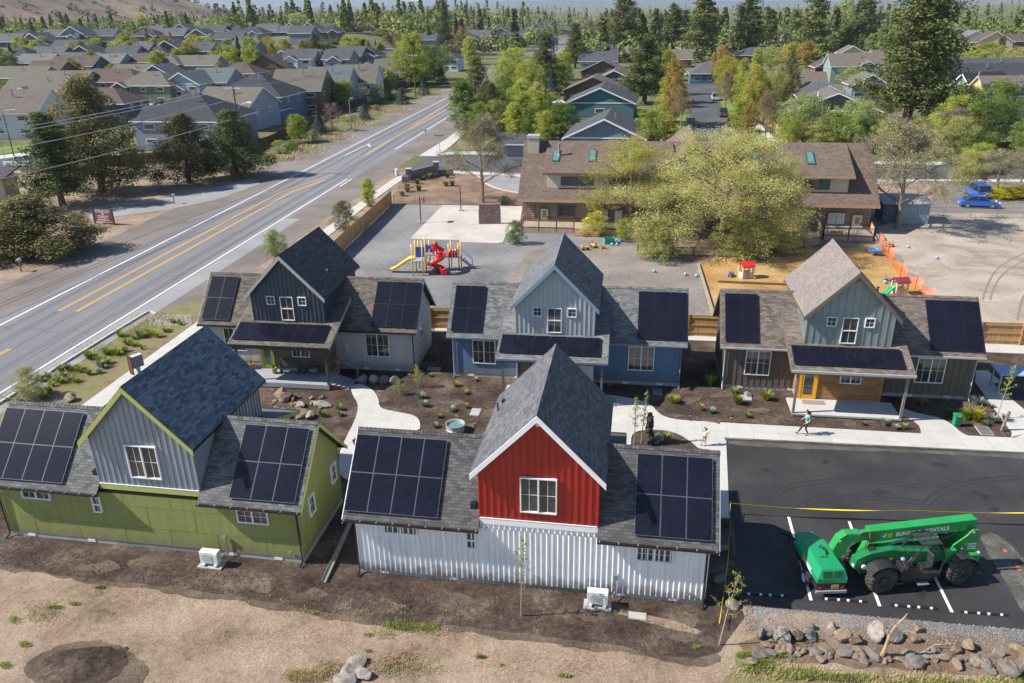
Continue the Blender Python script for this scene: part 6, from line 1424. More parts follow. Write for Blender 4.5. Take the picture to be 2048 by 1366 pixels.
# facing -x (left in the view): rz = pi; local +y is then towards the camera
woman=dict(pel=(0,0,.88),waist=(.0,0,1.03),chest=(.02,0,1.2),neckb=(.02,0,1.34),neck=(.035,0,1.41),head=(.055,0,1.5),top=(.045,0,1.56),
  hipL=(.02,.09,.82),knL=(.1,.09,.47),anL=(-.1,.09,.09),toeL=(.06,.1,.045),hipR=(.02,-.09,.82),knR=(.26,-.09,.48),anR=(.46,-.09,.11),toeR=(.6,-.09,.15),
  shL=(.0,.17,1.3),elL=(-.06,.22,1.05),wrL=(.13,.2,.9),shR=(.02,-.17,1.3),elR=(.1,-.21,1.06),wrR=(.26,-.15,.98))
person(G(1611,870.5)+zz(.052),pi+.02,1.62,woman,'woman in a turquoise T-shirt and dark leggings striding along the pavement',mat('turquoise_shirt',(.02,.35,.42),.8,.1,6),mat('dark_leggings',(.03,.015,.03),.7),mat('dark_shoe',(.02,.02,.025),.6),mat('dark_red_hair',(.05,.012,.015),.5))
kid=dict(woman); kid.update(elL=(-.08,.21,1.1),wrL=(.1,.2,.98),head=(.06,0,1.49),top=(.05,0,1.57),elR=(.14,-.22,1.22),wrR=(.2,-.12,1.42),knR=(.2,-.09,.48),anR=(.25,-.09,.12),toeR=(.38,-.09,.1),anL=(-.02,.09,.09),toeL=(.13,.1,.045))
person(G(1409,892)+zz(.052),pi+.5,1.2,kid,'red haired child in a long white top walking beside the parking lot corner',mat('white_top',(.72,.72,.74),.8,.04),mat('grey_shorts',(.15,.15,.15),.8),mat('grey_shoe',(.12,.12,.14),.6),mat('auburn_hair',(.22,.05,.02),.55),longhair=False,shorts=True,sleeve=.8)
# ---------------------------------------------------------------- the estates behind
FOOT=[]   # footprints kept free of random trees
RC=dict(ch=(.075,.078,.088),bk=(.05,.053,.062),tn=(.13,.122,.1),br=(.105,.078,.067),tl=(.1,.13,.132),gr=(.14,.142,.142),gb=(.14,.122,.106),dk=(.1,.1,.11))
WC=dict(wh=(.6,.6,.6),tan=(.26,.21,.14),slate=(.09,.1,.12),olive=(.14,.15,.11),ltblue=(.28,.33,.4),blue=(.12,.18,.26),brown=(.14,.095,.065),red=(.18,.03,.025),teal=(.06,.15,.17),lav=(.22,.23,.3),cream=(.55,.42,.22),grey=(.25,.26,.27),green=(.2,.27,.24),bgrey=(.16,.2,.24),yel=(.6,.45,.2))
def rmat(k): return shingle('estate_'+k,RC[k],.18,.1)
def wmat(k): return brickmat('siding_'+k,tuple(c*.95 for c in WC[k]),tuple(c*1.05 for c in WC[k]),tuple(c*.6 for c in WC[k]),4,.2,.02,bump=.3,blot=.06)
def bgh(u,v,wpx,d,h,typ,rot,rc,wc,label,bump=None,group=None,detail=True,pitch=.56,wins=3,trim=True,name='house',cat='house'):
    p=GT(u,v,h); dist=hypot(p.x,p.y); w=wpx*sqrt(dist*dist+CAMH**2)/FOC
    R=empty(name,(p.x,p.y,p.z),HR+radians(rot),label,cat,group); FOOT.append((p.x-sin(HR+radians(rot))*d/2,p.y+cos(HR+radians(rot))*d/2,max(w,d)*.55))
    wm,rm=wmat(wc),rmat(rc); tm=WHITE if trim else BLACKM; o=.5; x0,x1=-w/2,w/2
    wl_=MB().box(x0,0,-1.2 if p.z>.2 else 0,x1,d,h); ov=.55
    if typ=='front':
        rz_=h+pitch*w/2; wl_.prism([(x0,0,h),(x1,0,h),(0,0,rz_)],(0,d,0))
        e=h-pitch*ov; r=MB()
        r.slab([(x0-ov,-ov,e+.2),(0,-ov,rz_+.2),(0,d+ov,rz_+.2),(x0-ov,d+ov,e+.2)][::-1],.2,0,1); r.slab([(0,-ov,rz_+.2),(x1+ov,-ov,e+.2),(x1+ov,d+ov,e+.2),(0,d+ov,rz_+.2)][::-1],.2,0,1)
        for s in (-1,1):
            q=[(0,-ov-.02,rz_+.19),(s*(w/2+ov),-ov-.02,e+.19),(s*(w/2+ov),-ov-.02,e-.1),(0,-ov-.02,rz_-.1)]; r.prism(q if s>0 else q[::-1],(0,-.04,0),1)
        if detail: r.box(x0,-.06,h-.1,x1,-.01,h+.1,1)
    elif typ=='side':
        rz_=h+pitch*d/2; wl_.prism([(x0,0,h),(x0,d,h),(x0,d/2,rz_)],(w,0,0)); e=h-pitch*ov; r=MB()
        r.slab([(x0-ov,-ov,e+.2),(x1+ov,-ov,e+.2),(x1+ov,d/2,rz_+.2),(x0-ov,d/2,rz_+.2)],.2,0,1); r.slab([(x0-ov,d/2,rz_+.2),(x1+ov,d/2,rz_+.2),(x1+ov,d+ov,e+.2),(x0-ov,d+ov,e+.2)],.2,0,1)
    else:
        m_=min(w,d)/2; rz_=h+pitch*m_; e=h-pitch*ov; r=MB(); a=(x0-ov,-ov,e+.2);b_=(x1+ov,-ov,e+.2);c=(x1+ov,d+ov,e+.2);dd=(x0-ov,d+ov,e+.2)
        if w>=d: p1=(x0+m_,d/2,rz_+.2);p2=(x1-m_,d/2,rz_+.2); F=[(a,b_,p2,p1),(b_,c,p2),(c,dd,p1,p2),(dd,a,p1)]
        else: p1=(0,m_,rz_+.2);p2=(0,d-m_,rz_+.2); F=[(a,b_,p1),(b_,c,p2,p1),(c,dd,p2),(dd,a,p1,p2)]
        for f in F: r.slab(list(f),.2,0,1)
    wl_.build('wall',wm,R); ro=r.build('roof',[rm,tm],R)
    if detail:
        vt=MB(); vt.box(x0+w*.6,d*.3,rz_-.6 if typ!='side' else rz_-1,x0+w*.6+.25,d*.3+.25,rz_+.5); vt.build('vent_pipe',GREYM,ro)
        for k in range(wins):
            xx=x0+w*(k+.6)/(wins+.2)
            for zz_ in ((1.2,2.2),(h-1.7,h-.6)) if h>4.5 else ((1.1,2.2),):
                ww=.8 if k%2 else 1.15
                f=MB().box(xx-ww,-.08,zz_[0],xx+ww,-.005,zz_[1]).build('window',WHITE,R); MB().box(xx-ww+.12,-.1,zz_[0]+.12,xx+ww-.12,-.085,zz_[1]-.12).build('pane',GLASS,f)
        for yy in (d*.3,d*.7):
            for s in (-1,1):
                xs=x1 if s>0 else x0
                f=MB().box(min(xs,xs+s*.06),yy-.6,h-1.7,max(xs,xs+s*.06),yy+.6,h-.6).build('window',WHITE,R); MB().box(min(xs+s*.062,xs+s*.08),yy-.48,h-1.58,max(xs+s*.062,xs+s*.08),yy+.48,h-.72).build('pane',GLASS,f)
    if bump:
        bx,bw,bd,bh=bump; bx*=w/2
        m=MB(); m.box(bx-bw/2,-bd,0,bx+bw/2,.0-.003,bh); bz=bh+pitch*bw/2; m.prism([(bx-bw/2,-bd,bh),(bx+bw/2,-bd,bh),(bx,-bd,bz)],(0,bd+d*.3,0)); m.build('front_wing',wm,R)
        r=MB(); e=bh-pitch*.4; yb_=d*.35
        r.slab([(bx-bw/2-.4,-bd-.4,e+.2),(bx,-bd-.4,bz+.2),(bx,yb_,bz+.2),(bx-bw/2-.4,yb_,e+.2)][::-1],.18,0,1); r.slab([(bx,-bd-.4,bz+.2),(bx+bw/2+.4,-bd-.4,e+.2),(bx+bw/2+.4,yb_,e+.2),(bx,yb_,bz+.2)][::-1],.18,0,1)
        for s in (-1,1):
            q=[(bx,-bd-.42,bz+.19),(bx+s*(bw/2+.4),-bd-.42,e+.19),(bx+s*(bw/2+.4),-bd-.42,e-.08),(bx,-bd-.42,bz-.08)]; r.prism(q if s>0 else q[::-1],(0,-.04,0),1)
        r.build('front_roof',[rm,tm],R)
        if detail: f=MB().box(bx-.9,-bd-.08,bh-1.7,bx+.9,-bd-.005,bh-.5).build('window',WHITE,R); MB().box(bx-.78,-bd-.1,bh-1.58,bx+.78,-bd-.085,bh-.62).build('pane',GLASS,f)
    return R
# near left estate, front to back
bgh(-8,226,130,14,5.4,'side',10,'gb','wh','white rendered house at the far left edge behind the lamp')
bgh(85,212,92,9,5.2,'side',0,'tn','tan','tan two storey house with a small front gable left of the big juniper',bump=(-.2,4.6,1.5,4.6))
bgh(165,206,150,10,5.2,'hip',0,'br','slate','slate walled house with a wide red brown hipped roof',bump=None)
bgh(70,180,120,10,5.2,'side',0,'tn','tan','long tan roofed house at the left edge with a front gable',bump=(-.3,5,1.5,4.5))
bgh(20,155,110,10,5,'side',0,'tn','grey','grey gabled house with a tan roof at the left frame edge')
bgh(105,165,110,10,4.8,'side',0,'tn','ltblue','tan roofed house with two pale blue front gables',bump=(-.75,5,2,4.2))
bgh(205,163,130,11,5,'hip',0,'br','tan','brown hipped house behind the tall juniper')
bgh(285,170,100,11,5.6,'hip',0,'tn','olive','olive two storey house with garage behind the parked cars',bump=(-.8,4,1.5,5.2))
bgh(362,168,66,12,5.6,'front',0,'tl','ltblue','pale blue two storey house with white bay window and steep gable',bump=(-.1,3.5,1,4.2))
bgh(415,164,70,12,5.4,'side',0,'tl','lav','lavender grey wing with teal grey roof right of the bay window house')
bgh(350,241,165,15,5.6,'hip',0,'bk','lav','large charcoal hipped house behind the paired junipers',pitch=.55)
bgh(305,236,50,7,4.6,'side',0,'bk','ltblue','low charcoal roofed wing with roof vents left of the large hipped house')
bgh(318,259,42,5,3,'side',0,'ch','wh','white posted porch building at the foot of the charcoal house',wins=4)
bgh(440,216,110,13,5,'side',-6,'tn','ltblue','pale sided house with tan roof beside the utility pole')
bgh(490,193,135,15,5.8,'hip',0,'bk','blue','blue house with charcoal hipped roof and small porch gable',bump=(.75,4,3,2.8))
bgh(590,181,90,16,5.8,'side',8,'tn','brown','brown timber house with an olive grey roof')
bgh(650,172,80,15,5.6,'side',6,'tl','ltblue','pale blue house with a sea green roof')
bgh(705,165,80,15,5.4,'side',8,'tn','wh','white walled house with a tan roof behind the round green tree')
bgh(722,153,80,14,5.2,'hip',0,'tn','olive','olive house with a tan roof beside the bare young tree')
bgh(778,144,60,13,5.,'side',6,'tn','teal','teal walled house with tan roof left of the poplars')
bgh(800,140,40,11,5.,'side',4,'br','red','red walled house just left of the poplars')
bgh(470,146,72,10,5.2,'hip',0,'br','lav','lavender house with a brown pyramid roof')
bgh(530,137,80,11,5.2,'front',0,'br','brown','brown timber gabled house behind the yellow green tree',trim=False)
bgh(607,126,92,11,4.2,'hip',0,'br','tan','brown hipped house with cream walls in the fourth row')
bgh(690,125,86,10,4.4,'side',0,'tn','red','tan roofed house with a small red gable',bump=(.3,5,1.5,3.8))
bgh(766,120,84,11,4.8,'side',0,'ch','brown','brown house with two white edged gables left of the poplars',bump=(.2,6,1.5,4.2))
bgh(763,92,44,9,4.8,'hip',0,'br','wh','small white house with a brown roof among round trees')
bgh(893,118,42,12,5,'hip',0,'ch','wh','white walled house with dark hipped roof at the side lane')
bgh(380,130,90,10,4.5,'side',0,'tn','grey','tan roofed house behind the lavender house')
bgh(330,128,50,10,4.8,'hip',0,'tn','olive','olive grey hipped house beside the yellow green poplar')
bgh(255,150,70,10,4.5,'side',0,'tn','red','tan roofed house with a maroon gable end')
bgh(310,150,56,10,5.4,'front',0,'dk','blue','blue gabled house behind the olive two storey house')
bgh(140,132,80,10,4.6,'side',0,'br','slate','brown roofed house left of the yellow shrubs')
bgh(85,140,60,9,4.6,'side',0,'br','brown','brown roofed house at the left of the third row')
bgh(65,125,60,9,4.4,'side',0,'gr','blue','grey roofed house behind the dark spruce on the left')
bgh(150,122,66,9,4.4,'side',0,'dk','red','dark roofed house with a bright red gable end')
bgh(205,125,62,9,4.6,'side',0,'gr','ltblue','grey roofed house with white edged gables near the orange tree',bump=(-.5,5,1.5,4))
bgh(290,124,60,9,4.6,'side',0,'br','brown','brown roofed house right of the orange tree')
bgh(110,200,1,1,1,'side',0,'tn','tan','x') if False else None
# far rows of dark roofs: houses nothing tells apart
k=0
for (vv,xs,wp) in ((107,[20,88,160,240,305],58),(97,[8,70,128,190,262,330,388],56),(93,[430,478,560,608],52),(86,[40,110,150,205,290,345,395,452],50),(82,[500,555,620,690,730],48),(80,[840,930,985,1020],58),(73,[300,365,420,470,530,585,640],44),(68,[690,735,790,845,905,955,1005,1050],44),(76,[990,1040,1090],46),(60,[600,660,720,1070,1120,1165],40)):
    for x in xs:
        k+=1; rr=RNG.random()
        bgh(x+RNG.uniform(-4,4),vv+RNG.uniform(-1.5,1.5),wp*RNG.uniform(.85,1.1),10,4.6,('side','hip','side','front')[k%4],RNG.uniform(-3,3),('ch','bk','dk','ch')[k%4],('grey','slate','bgrey','olive','lav')[k%5],'dark roofed house in the far rows of the estate',bump=(RNG.uniform(-.6,.6),4.5,1.5,4.2) if k%2 else None,group='dark roofed houses in the far rows',detail=vv>84,wins=2)
bgh(590,90,54,10,5,'side',0,'ch','wh','dark roofed house with two white front gables in the far rows',bump=(-.3,5,2,4.5)); bgh(668,88,50,10,5.2,'side',0,'ch','lav','dark roofed house with one lit white window in the far rows',bump=(0,5,2,4.6))
# east of the highway
bgh(1200,206,128,16,3.4,'front',-2,'ch','teal','deep teal board and batten house with a white edged gable',pitch=.42,wins=1)
bgh(1208,276,150,15,3.2,'front',-2,'ch','bgrey','blue grey lap sided house with a shaded gable behind the school',pitch=.46,wins=0)
bgh(1185,182,110,14,3.2,'front',-2,'gb','brown','brown gabled house with tan roof behind the teal one',pitch=.42,trim=False)
bgh(1228,158,66,13,3.4,'front',-2,'gb','slate','small slate gable poking between brown roofs',pitch=.45)
bgh(1205,143,80,13,3.4,'front',-2,'gb','brown','third brown gable in the row left of the north street',pitch=.45,trim=False)
bgh(1195,122,70,12,3.2,'side',0,'ch','grey','charcoal roofed house beyond the brown gables'); bgh(1208,106,50,12,3.2,'side',0,'ch','grey','farthest charcoal roof in the row left of the north street')
bgh(1020,286,46,4,2.4,'side',0,'ch','grey','small dark roofed shed behind the bare tree',wins=0,name='garden_shed',cat='shed')
bgh(1270,108,60,12,3.5,'hip',0,'gr','brown','house with solar tinted roof behind the central pine'); bgh(1345,118,70,12,3.5,'side',0,'gb','brown','brown roofed house left of the top street')
bgh(1420,146,70,12,3.4,'hip',0,'dk','teal','low dark roofed teal house at the corner of the top street'); bgh(1528,110,100,14,3.4,'hip',0,'ch','brown','wide charcoal hipped house under the tall pines',pitch=.4)
bgh(1585,178,120,13,3.3,'side',0,'gb','grey','brown roofed grey house behind the street trees',bump=(.5,6,2,3.2)); bgh(1655,196,90,13,3.4,'front',-2,'ch','slate','slate gabled house with dark roof left of the giant pine',pitch=.45)
bgh(1672,222,150,13,3.3,'front',-2,'gb','olive','long brown roofed house with a dark green gable behind round trees',pitch=.4)
bgh(1658,134,44,10,3.8,'front',0,'ch','red','small dark red gabled house right of the yellow tree'); bgh(1715,132,86,12,5.4,'side',0,'gb','green','two storey pale green house with blue gables left of the giant pine',bump=(.35,7,2,5))
bgh(1742,170,60,10,4,'front',0,'gb','bgrey','garage with a blue gable below the pale green house'); bgh(1705,106,40,9,4.6,'front',0,'gb','yel','yellow gabled house peeking above the pale green roof')
bgh(1920,186,60,12,4.,'front',-60,'bk','green','steep roofed sea green house right of the giant pine',pitch=1.0); bgh(2035,190,90,12,5.,'side',0,'gb','cream','cream two storey house at the right frame edge')
bgh(1960,158,150,13,3.6,'side',0,'bk','red','long black roofed house with dark red walls'); bgh(1990,142,130,12,3.6,'side',0,'ch','grey','low charcoal roof behind the black roofed house'); bgh(1905,150,60,11,3.6,'hip',0,'gb','grey','brown grey hipped roof just right of the giant pine')
for u,v,w_,r_,c_,l in ((1915,76,54,'ch','grey','grey gabled house on the upper right'),(1950,80,50,'gr','wh','white gabled house on the upper right'),(1990,84,56,'br','cream','tan gabled house with brown roof on the upper right'),(2035,82,50,'br','brown','brown roofed house on the upper right frame edge'),(1600,84,90,'bk','bgrey','dark roof behind the pine trunks'),(1480,82,70,'ch','bgrey','dark roof left behind the pine trunks'),(1780,120,50,'gb','grey','brown roof hidden behind the giant pine')):
    bgh(u,v,w_,11,4.4,'front' if u in(1915,1950,1990) else 'side',0,r_,c_,l)
for u,v,w_,l in ((1100,44,40,'long white flat building far across the woods'),(340,40,30,'small white building at the foot of the hill'),(1020,20,60,'grey tower block on the far ridge')):
    p=G(u,v+8,4); w=w_*hypot(p.x,p.y)/FOC; R=empty('far_building',(p.x,p.y,0),0,l,'building'); MB().box(-w/2,0,0,w/2,20,9).build('wall',wmat('wh' if u!=1020 else 'grey'),R); MB().box(-w/2-.5,-.5,9.002,w/2+.5,20.5,9.6).build('roof',rmat('gr'),R)
# ---------------------------------------------------------------- trees and plants
import numpy as np
NR=np.random.RandomState(5)
def npmesh(name,V,F4,m,mi=None):
    me=bpy.data.meshes.new(name); nv=len(V); nf=len(F4)
    me.vertices.add(nv); me.vertices.foreach_set('co',np.asarray(V,dtype=np.float32).ravel())
    me.loops.add(nf*4); me.loops.foreach_set('vertex_index',np.asarray(F4,dtype=np.int32).ravel())
    me.polygons.add(nf); me.polygons.foreach_set('loop_start',np.arange(0,nf*4,4,dtype=np.int32)); me.polygons.foreach_set('loop_total',np.full(nf,4,dtype=np.int32))
    for x in (m if isinstance(m,(list,tuple)) else [m]): me.materials.append(x)
    if mi is not None: me.polygons.foreach_set('material_index',np.asarray(mi,dtype=np.int32))
    me.update(); me.validate(); return me
def leaves(C,size,out=None,asp=1.0,up=0.):
    """one small bent quad per point, facing roughly outwards"""
    n=len(C); N=NR.normal(size=(n,3)); 
    if out is not None: N=N*.75+out
    N[:,2]+=up; N/=np.linalg.norm(N,axis=1)[:,None]+1e-9
    A=np.cross(N,NR.normal(size=(n,3))); A/=np.linalg.norm(A,axis=1)[:,None]+1e-9; B=np.cross(N,A)
    s=(size*NR.uniform(.6,1.35,n))[:,None]
    V=np.stack([C-A*s*asp,C-B*s+N*s*.2,C+A*s*asp,C+B*s+N*s*.2],1).reshape(-1,3)
    return V,np.arange(n*4).reshape(-1,4)
def clumps(cs,rs,n,flat=.8,hollow=.45):
    cs=np.asarray(cs,float); rs=np.asarray(rs,float); w=rs**2/np.sum(rs**2); idx=NR.choice(len(cs),n,p=w)
    d=NR.normal(size=(n,3)); d/=np.linalg.norm(d,axis=1)[:,None]; r=NR.uniform(hollow,1,n)**.6*(1+.18*NR.normal(size=n))
    off=d*(r*rs[idx])[:,None]; off[:,2]*=flat
    return cs[idx]+off,d
BARK=mat('bark',(.12,.085,.065),.95,.3,3,bump=.5); BARKL=mat('pale_bark',(.3,.26,.21),.9,.25,3); BARKM=mat('grey_bark',(.2,.165,.13),.9,.25,3); BARKP=mat('pine_bark',(.14,.075,.045),.95,.35,3,bump=.5)
LM=dict(pine=leafmat('pine_needles',(.065,.09,.026),(.17,.195,.06)),jun=leafmat('juniper_scale',(.09,.09,.03),(.25,.225,.085)),spr=leafmat('blue_spruce',(.045,.075,.06),(.1,.14,.12)),
  lime=leafmat('spring_leaf',(.23,.28,.04),(.42,.45,.09),.4),green=leafmat('green_leaf',(.1,.165,.025),(.23,.3,.06),.35),yel=leafmat('yellow_leaf',(.3,.27,.03),(.45,.42,.08),.35),
  oran=leafmat('orange_bud',(.25,.17,.04),(.38,.28,.08),.3),bud=leafmat('budding_leaf',(.26,.25,.09),(.42,.4,.18),.3),olive=leafmat('olive_leaf',(.23,.25,.06),(.42,.42,.14),.38),pale=leafmat('pale_willow',(.24,.3,.09),(.42,.46,.18),.38),dark=leafmat('dark_leaf',(.03,.06,.015),(.08,.13,.03),.2),plum=leafmat('purple_twig',(.14,.09,.07),(.24,.17,.12),.1),elm=leafmat('willow_leaf',(.33,.33,.09),(.58,.55,.22),.4),ebud=leafmat('yellow_bud',(.33,.33,.05),(.52,.5,.11),.35),gold=leafmat('golden_juniper',(.42,.38,.015),(.6,.55,.05),.2),sage=leafmat('sage_leaf',(.22,.27,.2),(.35,.4,.32),.2),tuft=leafmat('tuft_leaf',(.16,.22,.04),(.34,.4,.1),.35),straw=leafmat('straw',(.35,.28,.13),(.55,.45,.25),.2))
def limbs(h,n,spread,z0,rt,droop=0,seed=0,sub=3,twig=2):
    """trunk with forking limbs; returns builder and tips"""
    r=random.Random(seed); mb=MB(); tips=[]; lean=Vector((r.uniform(-.04,.04)*h,r.uniform(-.04,.04)*h,0))
    top=Vector((0,0,h*.8))+lean; mb.tube([(0,0,-.1),tuple(Vector((0,0,h*.3))+lean*.2),tuple(Vector((0,0,h*.55))+lean*.6),tuple(top)],[rt*1.25,rt*.85,rt*.55,rt*.12],7)
    for i in range(n):
        t=i/max(1,n-1); z=h*(z0+(.78-z0)*t); a=i*2.4+r.uniform(-.4,.4); L=spread*h*(1-.55*t)*r.uniform(.75,1.15); el=r.uniform(.25,.75)+.5*t
        p=Vector((lean.x*z/h,lean.y*z/h,z)); d=Vector((cos(a)*cos(el),sin(a)*cos(el),sin(el))); q=p+d*L*.5; e=q+Vector((d.x,d.y,d.z-droop))*L*.5
        rr=rt*.38*(1-.5*t); mb.tube([p,q,e],[rr,rr*.6,rr*.15],5); tips.append(e); tips.append(q)
        for k in range(sub):
            b_=p.lerp(q,.5+.5*r.random()) if k%2 else q.lerp(e,r.random()); dd=Vector((d.x+r.uniform(-.9,.9),d.y+r.uniform(-.9,.9),d.z+r.uniform(-.2,.6)-droop)).normalized(); f=b_+dd*L*r.uniform(.3,.5)
            mb.tube([b_,(b_+f)/2+Vector((0,0,.04*L)),f],[rr*.4,rr*.25,rr*.08],4); tips.append(f)
            for m_ in range(twig):
                g=f+Vector((dd.x+r.uniform(-1,1),dd.y+r.uniform(-1,1),dd.z+r.uniform(-.5,.5)-droop*.8)).normalized()*L*.2; mb.tube([f.lerp(b_,.3*m_),g],[rr*.14,rr*.05],3,cap=False); tips.append(g)
    tips.append(top); return mb,tips
PROTO={}
def treeproto(kind,seed,lod):
    """unit height about 10 m; lod 0 close, 1 middle, 2 far"""
    key=(kind,seed,lod)
    if key in PROTO: return PROTO[key]
    r=random.Random(seed*7+len(kind)); h=10.; q=(1,.38,.1)[lod]; sz=(1,1.55,2.9)[lod]
    if kind in('round','column','wide','vase','bush'):
        sp=dict(round=.26,column=.11,wide=.36,vase=.26,bush=.3)[kind]; z0=dict(round=.12,column=.05,wide=.14,vase=.2,bush=.02)[kind]
        mb,t=limbs(h,(9,7,4)[lod],sp,z0+.1,.15,seed=seed,sub=(4,3,1)[lod],twig=(2,1,0)[lod])
        cs=[tuple(p) for p in t[::3]]; rs=[r.uniform(.35,.6) for _ in cs]; RW=dict(round=2.7,column=1.45,wide=3.9,vase=2.9,bush=3.6)[kind]; zm=dict(round=.45,column=.4,wide=.5,vase=.62,bush=.35)[kind]
        n=(95,60,26)[lod]; ph=r.uniform(0,6)
        for i in range(n):
            zq=z0+(1-z0)*((i+.5)/n); e=(zq-zm)/((1-zm) if zq>zm else (zm-z0)); pr=max(0,1-abs(e)**2.2)**.5; a=i*2.399+r.uniform(-.6,.6); lob=1+.2*sin(2*a+ph+zq*5)+.13*sin(5*a-ph)
            rr=RW*pr*lob*(1 if i%3 else r.uniform(.2,.8))*r.uniform(.82,1.06); cs.append((cos(a)*rr,sin(a)*rr,zq*h*.96)); rs.append(r.uniform(.5,1.0)*(RW/2.9)**.4*(1,1.12,1.5)[lod]*(.75+.4*pr))
        C,o=clumps(cs,rs,int((15000 if kind!='column' else 11000)*q),.85,.4); V,F=leaves(C,.085*sz,o*.8,up=.35)
    elif kind=='bare':      # twiggy, only just in bud
        mb,t=limbs(h,(14,10,6)[lod],.42,.22,.2,.12,seed,(7,5,3)[lod],(5,3,2)[lod]); cs=[tuple(p) for p in t]; rs=[r.uniform(.3,.75) for _ in cs]
        C,o=clumps(cs,rs,int(9000*q),.9,.1); V,F=leaves(C,.05*sz,None)
        tw=MB(); 
        for p in t:
            for k in range((5,3,1)[lod]):
                e=p+Vector((r.uniform(-1,1),r.uniform(-1,1),r.uniform(-.7,.9)))*.8; tw.bar(p,e,.014*sz,.014*sz)
        o_=len(mb.v); mb.v+=tw.v; mb.f+=[[i+o_ for i in f] for f in tw.f]; mb.m+=tw.m
    elif kind=='elm':       # huge spreading, weeping, dense fine leaf
        mb,t=limbs(h,16,.46,.14,.2,.3,seed,8,5); cs=[tuple(p) for p in t]; rs=[r.uniform(.4,.8) for _ in cs]
        for i in range(30 if seed==2 else 95):
            a=r.uniform(0,6.28); zz_=r.uniform(.04,.93); rr=4.6*sqrt(max(0,1-((zz_-.3)/.7)**2))*sqrt(r.uniform(.3,1)); cs.append((cos(a)*rr,sin(a)*rr,zz_*h)); rs.append(r.uniform(.35,.75))
            mb.tube([(cos(a)*rr*.5,sin(a)*rr*.5,zz_*h*.85),cs[-1]],[.03,.008],4)
        C,o=clumps(cs,rs,34000 if seed==2 else 74000,1.0,.05); V,F=leaves(C,.026,None,1.5)
    elif kind=='pine':
        mb=MB(); mb.tube([(0,0,-.1),(0.1,0,3),(.05,.1,6.5),(0,0,9.8)],[.22,.17,.1,.02],7); cs=[];rs=[]
        n=(78,44,20)[lod]
        for i in range(n):
            t=(i+.5)/n; z=h*(.13+.85*t); prof=(1-.82*t**1.25)*(1 if t>.1 else .7); a=i*2.399+r.uniform(-.5,.5); L=2.1*prof*r.uniform(.55,1.2)+.15; e=Vector((cos(a)*L,sin(a)*L,z+L*r.uniform(-.12,.22)))
            mb.tube([(0,0,z-.1),tuple(e)],[.045,.012],4)
            for k in range(3): f=.35+.32*k; cs.append((e.x*f+r.uniform(-.2,.2),e.y*f+r.uniform(-.2,.2),z+(e.z-z)*f+r.uniform(-.1,.1))); rs.append(r.uniform(.36,.68)*(1.1-.5*t)*(1,1.1,1.5)[lod])
        cs.append((0,0,9.7)); rs.append(.3)
        C,o=clumps(cs,rs,int(17000*q),.8,.35); V,F=leaves(C,.085*sz,o*.6,.6,.5)
    elif kind=='juniper':
        mb=MB(); mb.tube([(0,0,-.1),(.15,0,1.5),(0,.1,4),(0,0,8.5)],[.3,.22,.14,.04],8); cs=[];rs=[]; ph=r.uniform(0,6)
        n=(120,64,26)[lod]
        for i in range(n):
            t=(i+.5)/n; z=h*(.1+.88*t); a=i*2.399+r.uniform(-.7,.7); R_=(3.0*(1-t)**.7+.2)*(.62+.38*min(1,t*6))*(1+.25*sin(2*a+ph)+.15*sin(4*a+t*9)); rr=R_*(1 if i%3 else r.uniform(.3,.8))*r.uniform(.8,1.05); cs.append((cos(a)*rr,sin(a)*rr,z)); rs.append(r.uniform(.6,1.1)*(1-.4*t)*(1,1.1,1.5)[lod])
            if i%3==0: mb.tube([(0,0,z*.8),(cos(a)*rr*.9,sin(a)*rr*.9,z)],[.07,.02],4)
        C,o=clumps(cs,rs,int(30000*q),1.15,.4); V,F=leaves(C,.08*sz,o*.8,.7,.5)
    elif kind=='spruce':
        mb=MB(); mb.tube([(0,0,-.1),(0,0,9.9)],[.16,.02],6); P_=[];O=[]
        n=int(9000*q); t=NR.uniform(0,1,n)**1.25; lay=np.floor(t*13)/13; z=h*(.06+.93*t); R_=2.3*(1-t)*(.72+.4*(1-(t-lay)*13)); a=NR.uniform(0,6.28,n); rr=R_*np.sqrt(NR.uniform(.3,1,n)); wob=1+.16*np.sin(a*5+lay*40)
        C=np.stack([np.cos(a)*rr*wob,np.sin(a)*rr*wob,z-.22*rr],1); o=np.stack([np.cos(a),np.sin(a),a*0+.5],1); V,F=leaves(C,.09*sz,o*.8,.7,.3)
    V=np.array(V); zt=np.percentile(V[:,2],99.7); wd=np.percentile(np.hypot(V[:,0]-np.median(V[:,0]),V[:,1]-np.median(V[:,1])),96)*2
    kz=10./zt; V[:,2]*=kz; tm=MB(); tm.v=[(a,b_,c*kz if c>0 else c) for a,b_,c in mb.v]; tm.f=mb.f; tm.m=mb.m
    PROTO[key]=(tm,V,F,wd); return PROTO[key]
TREEN=0
BUILT={}
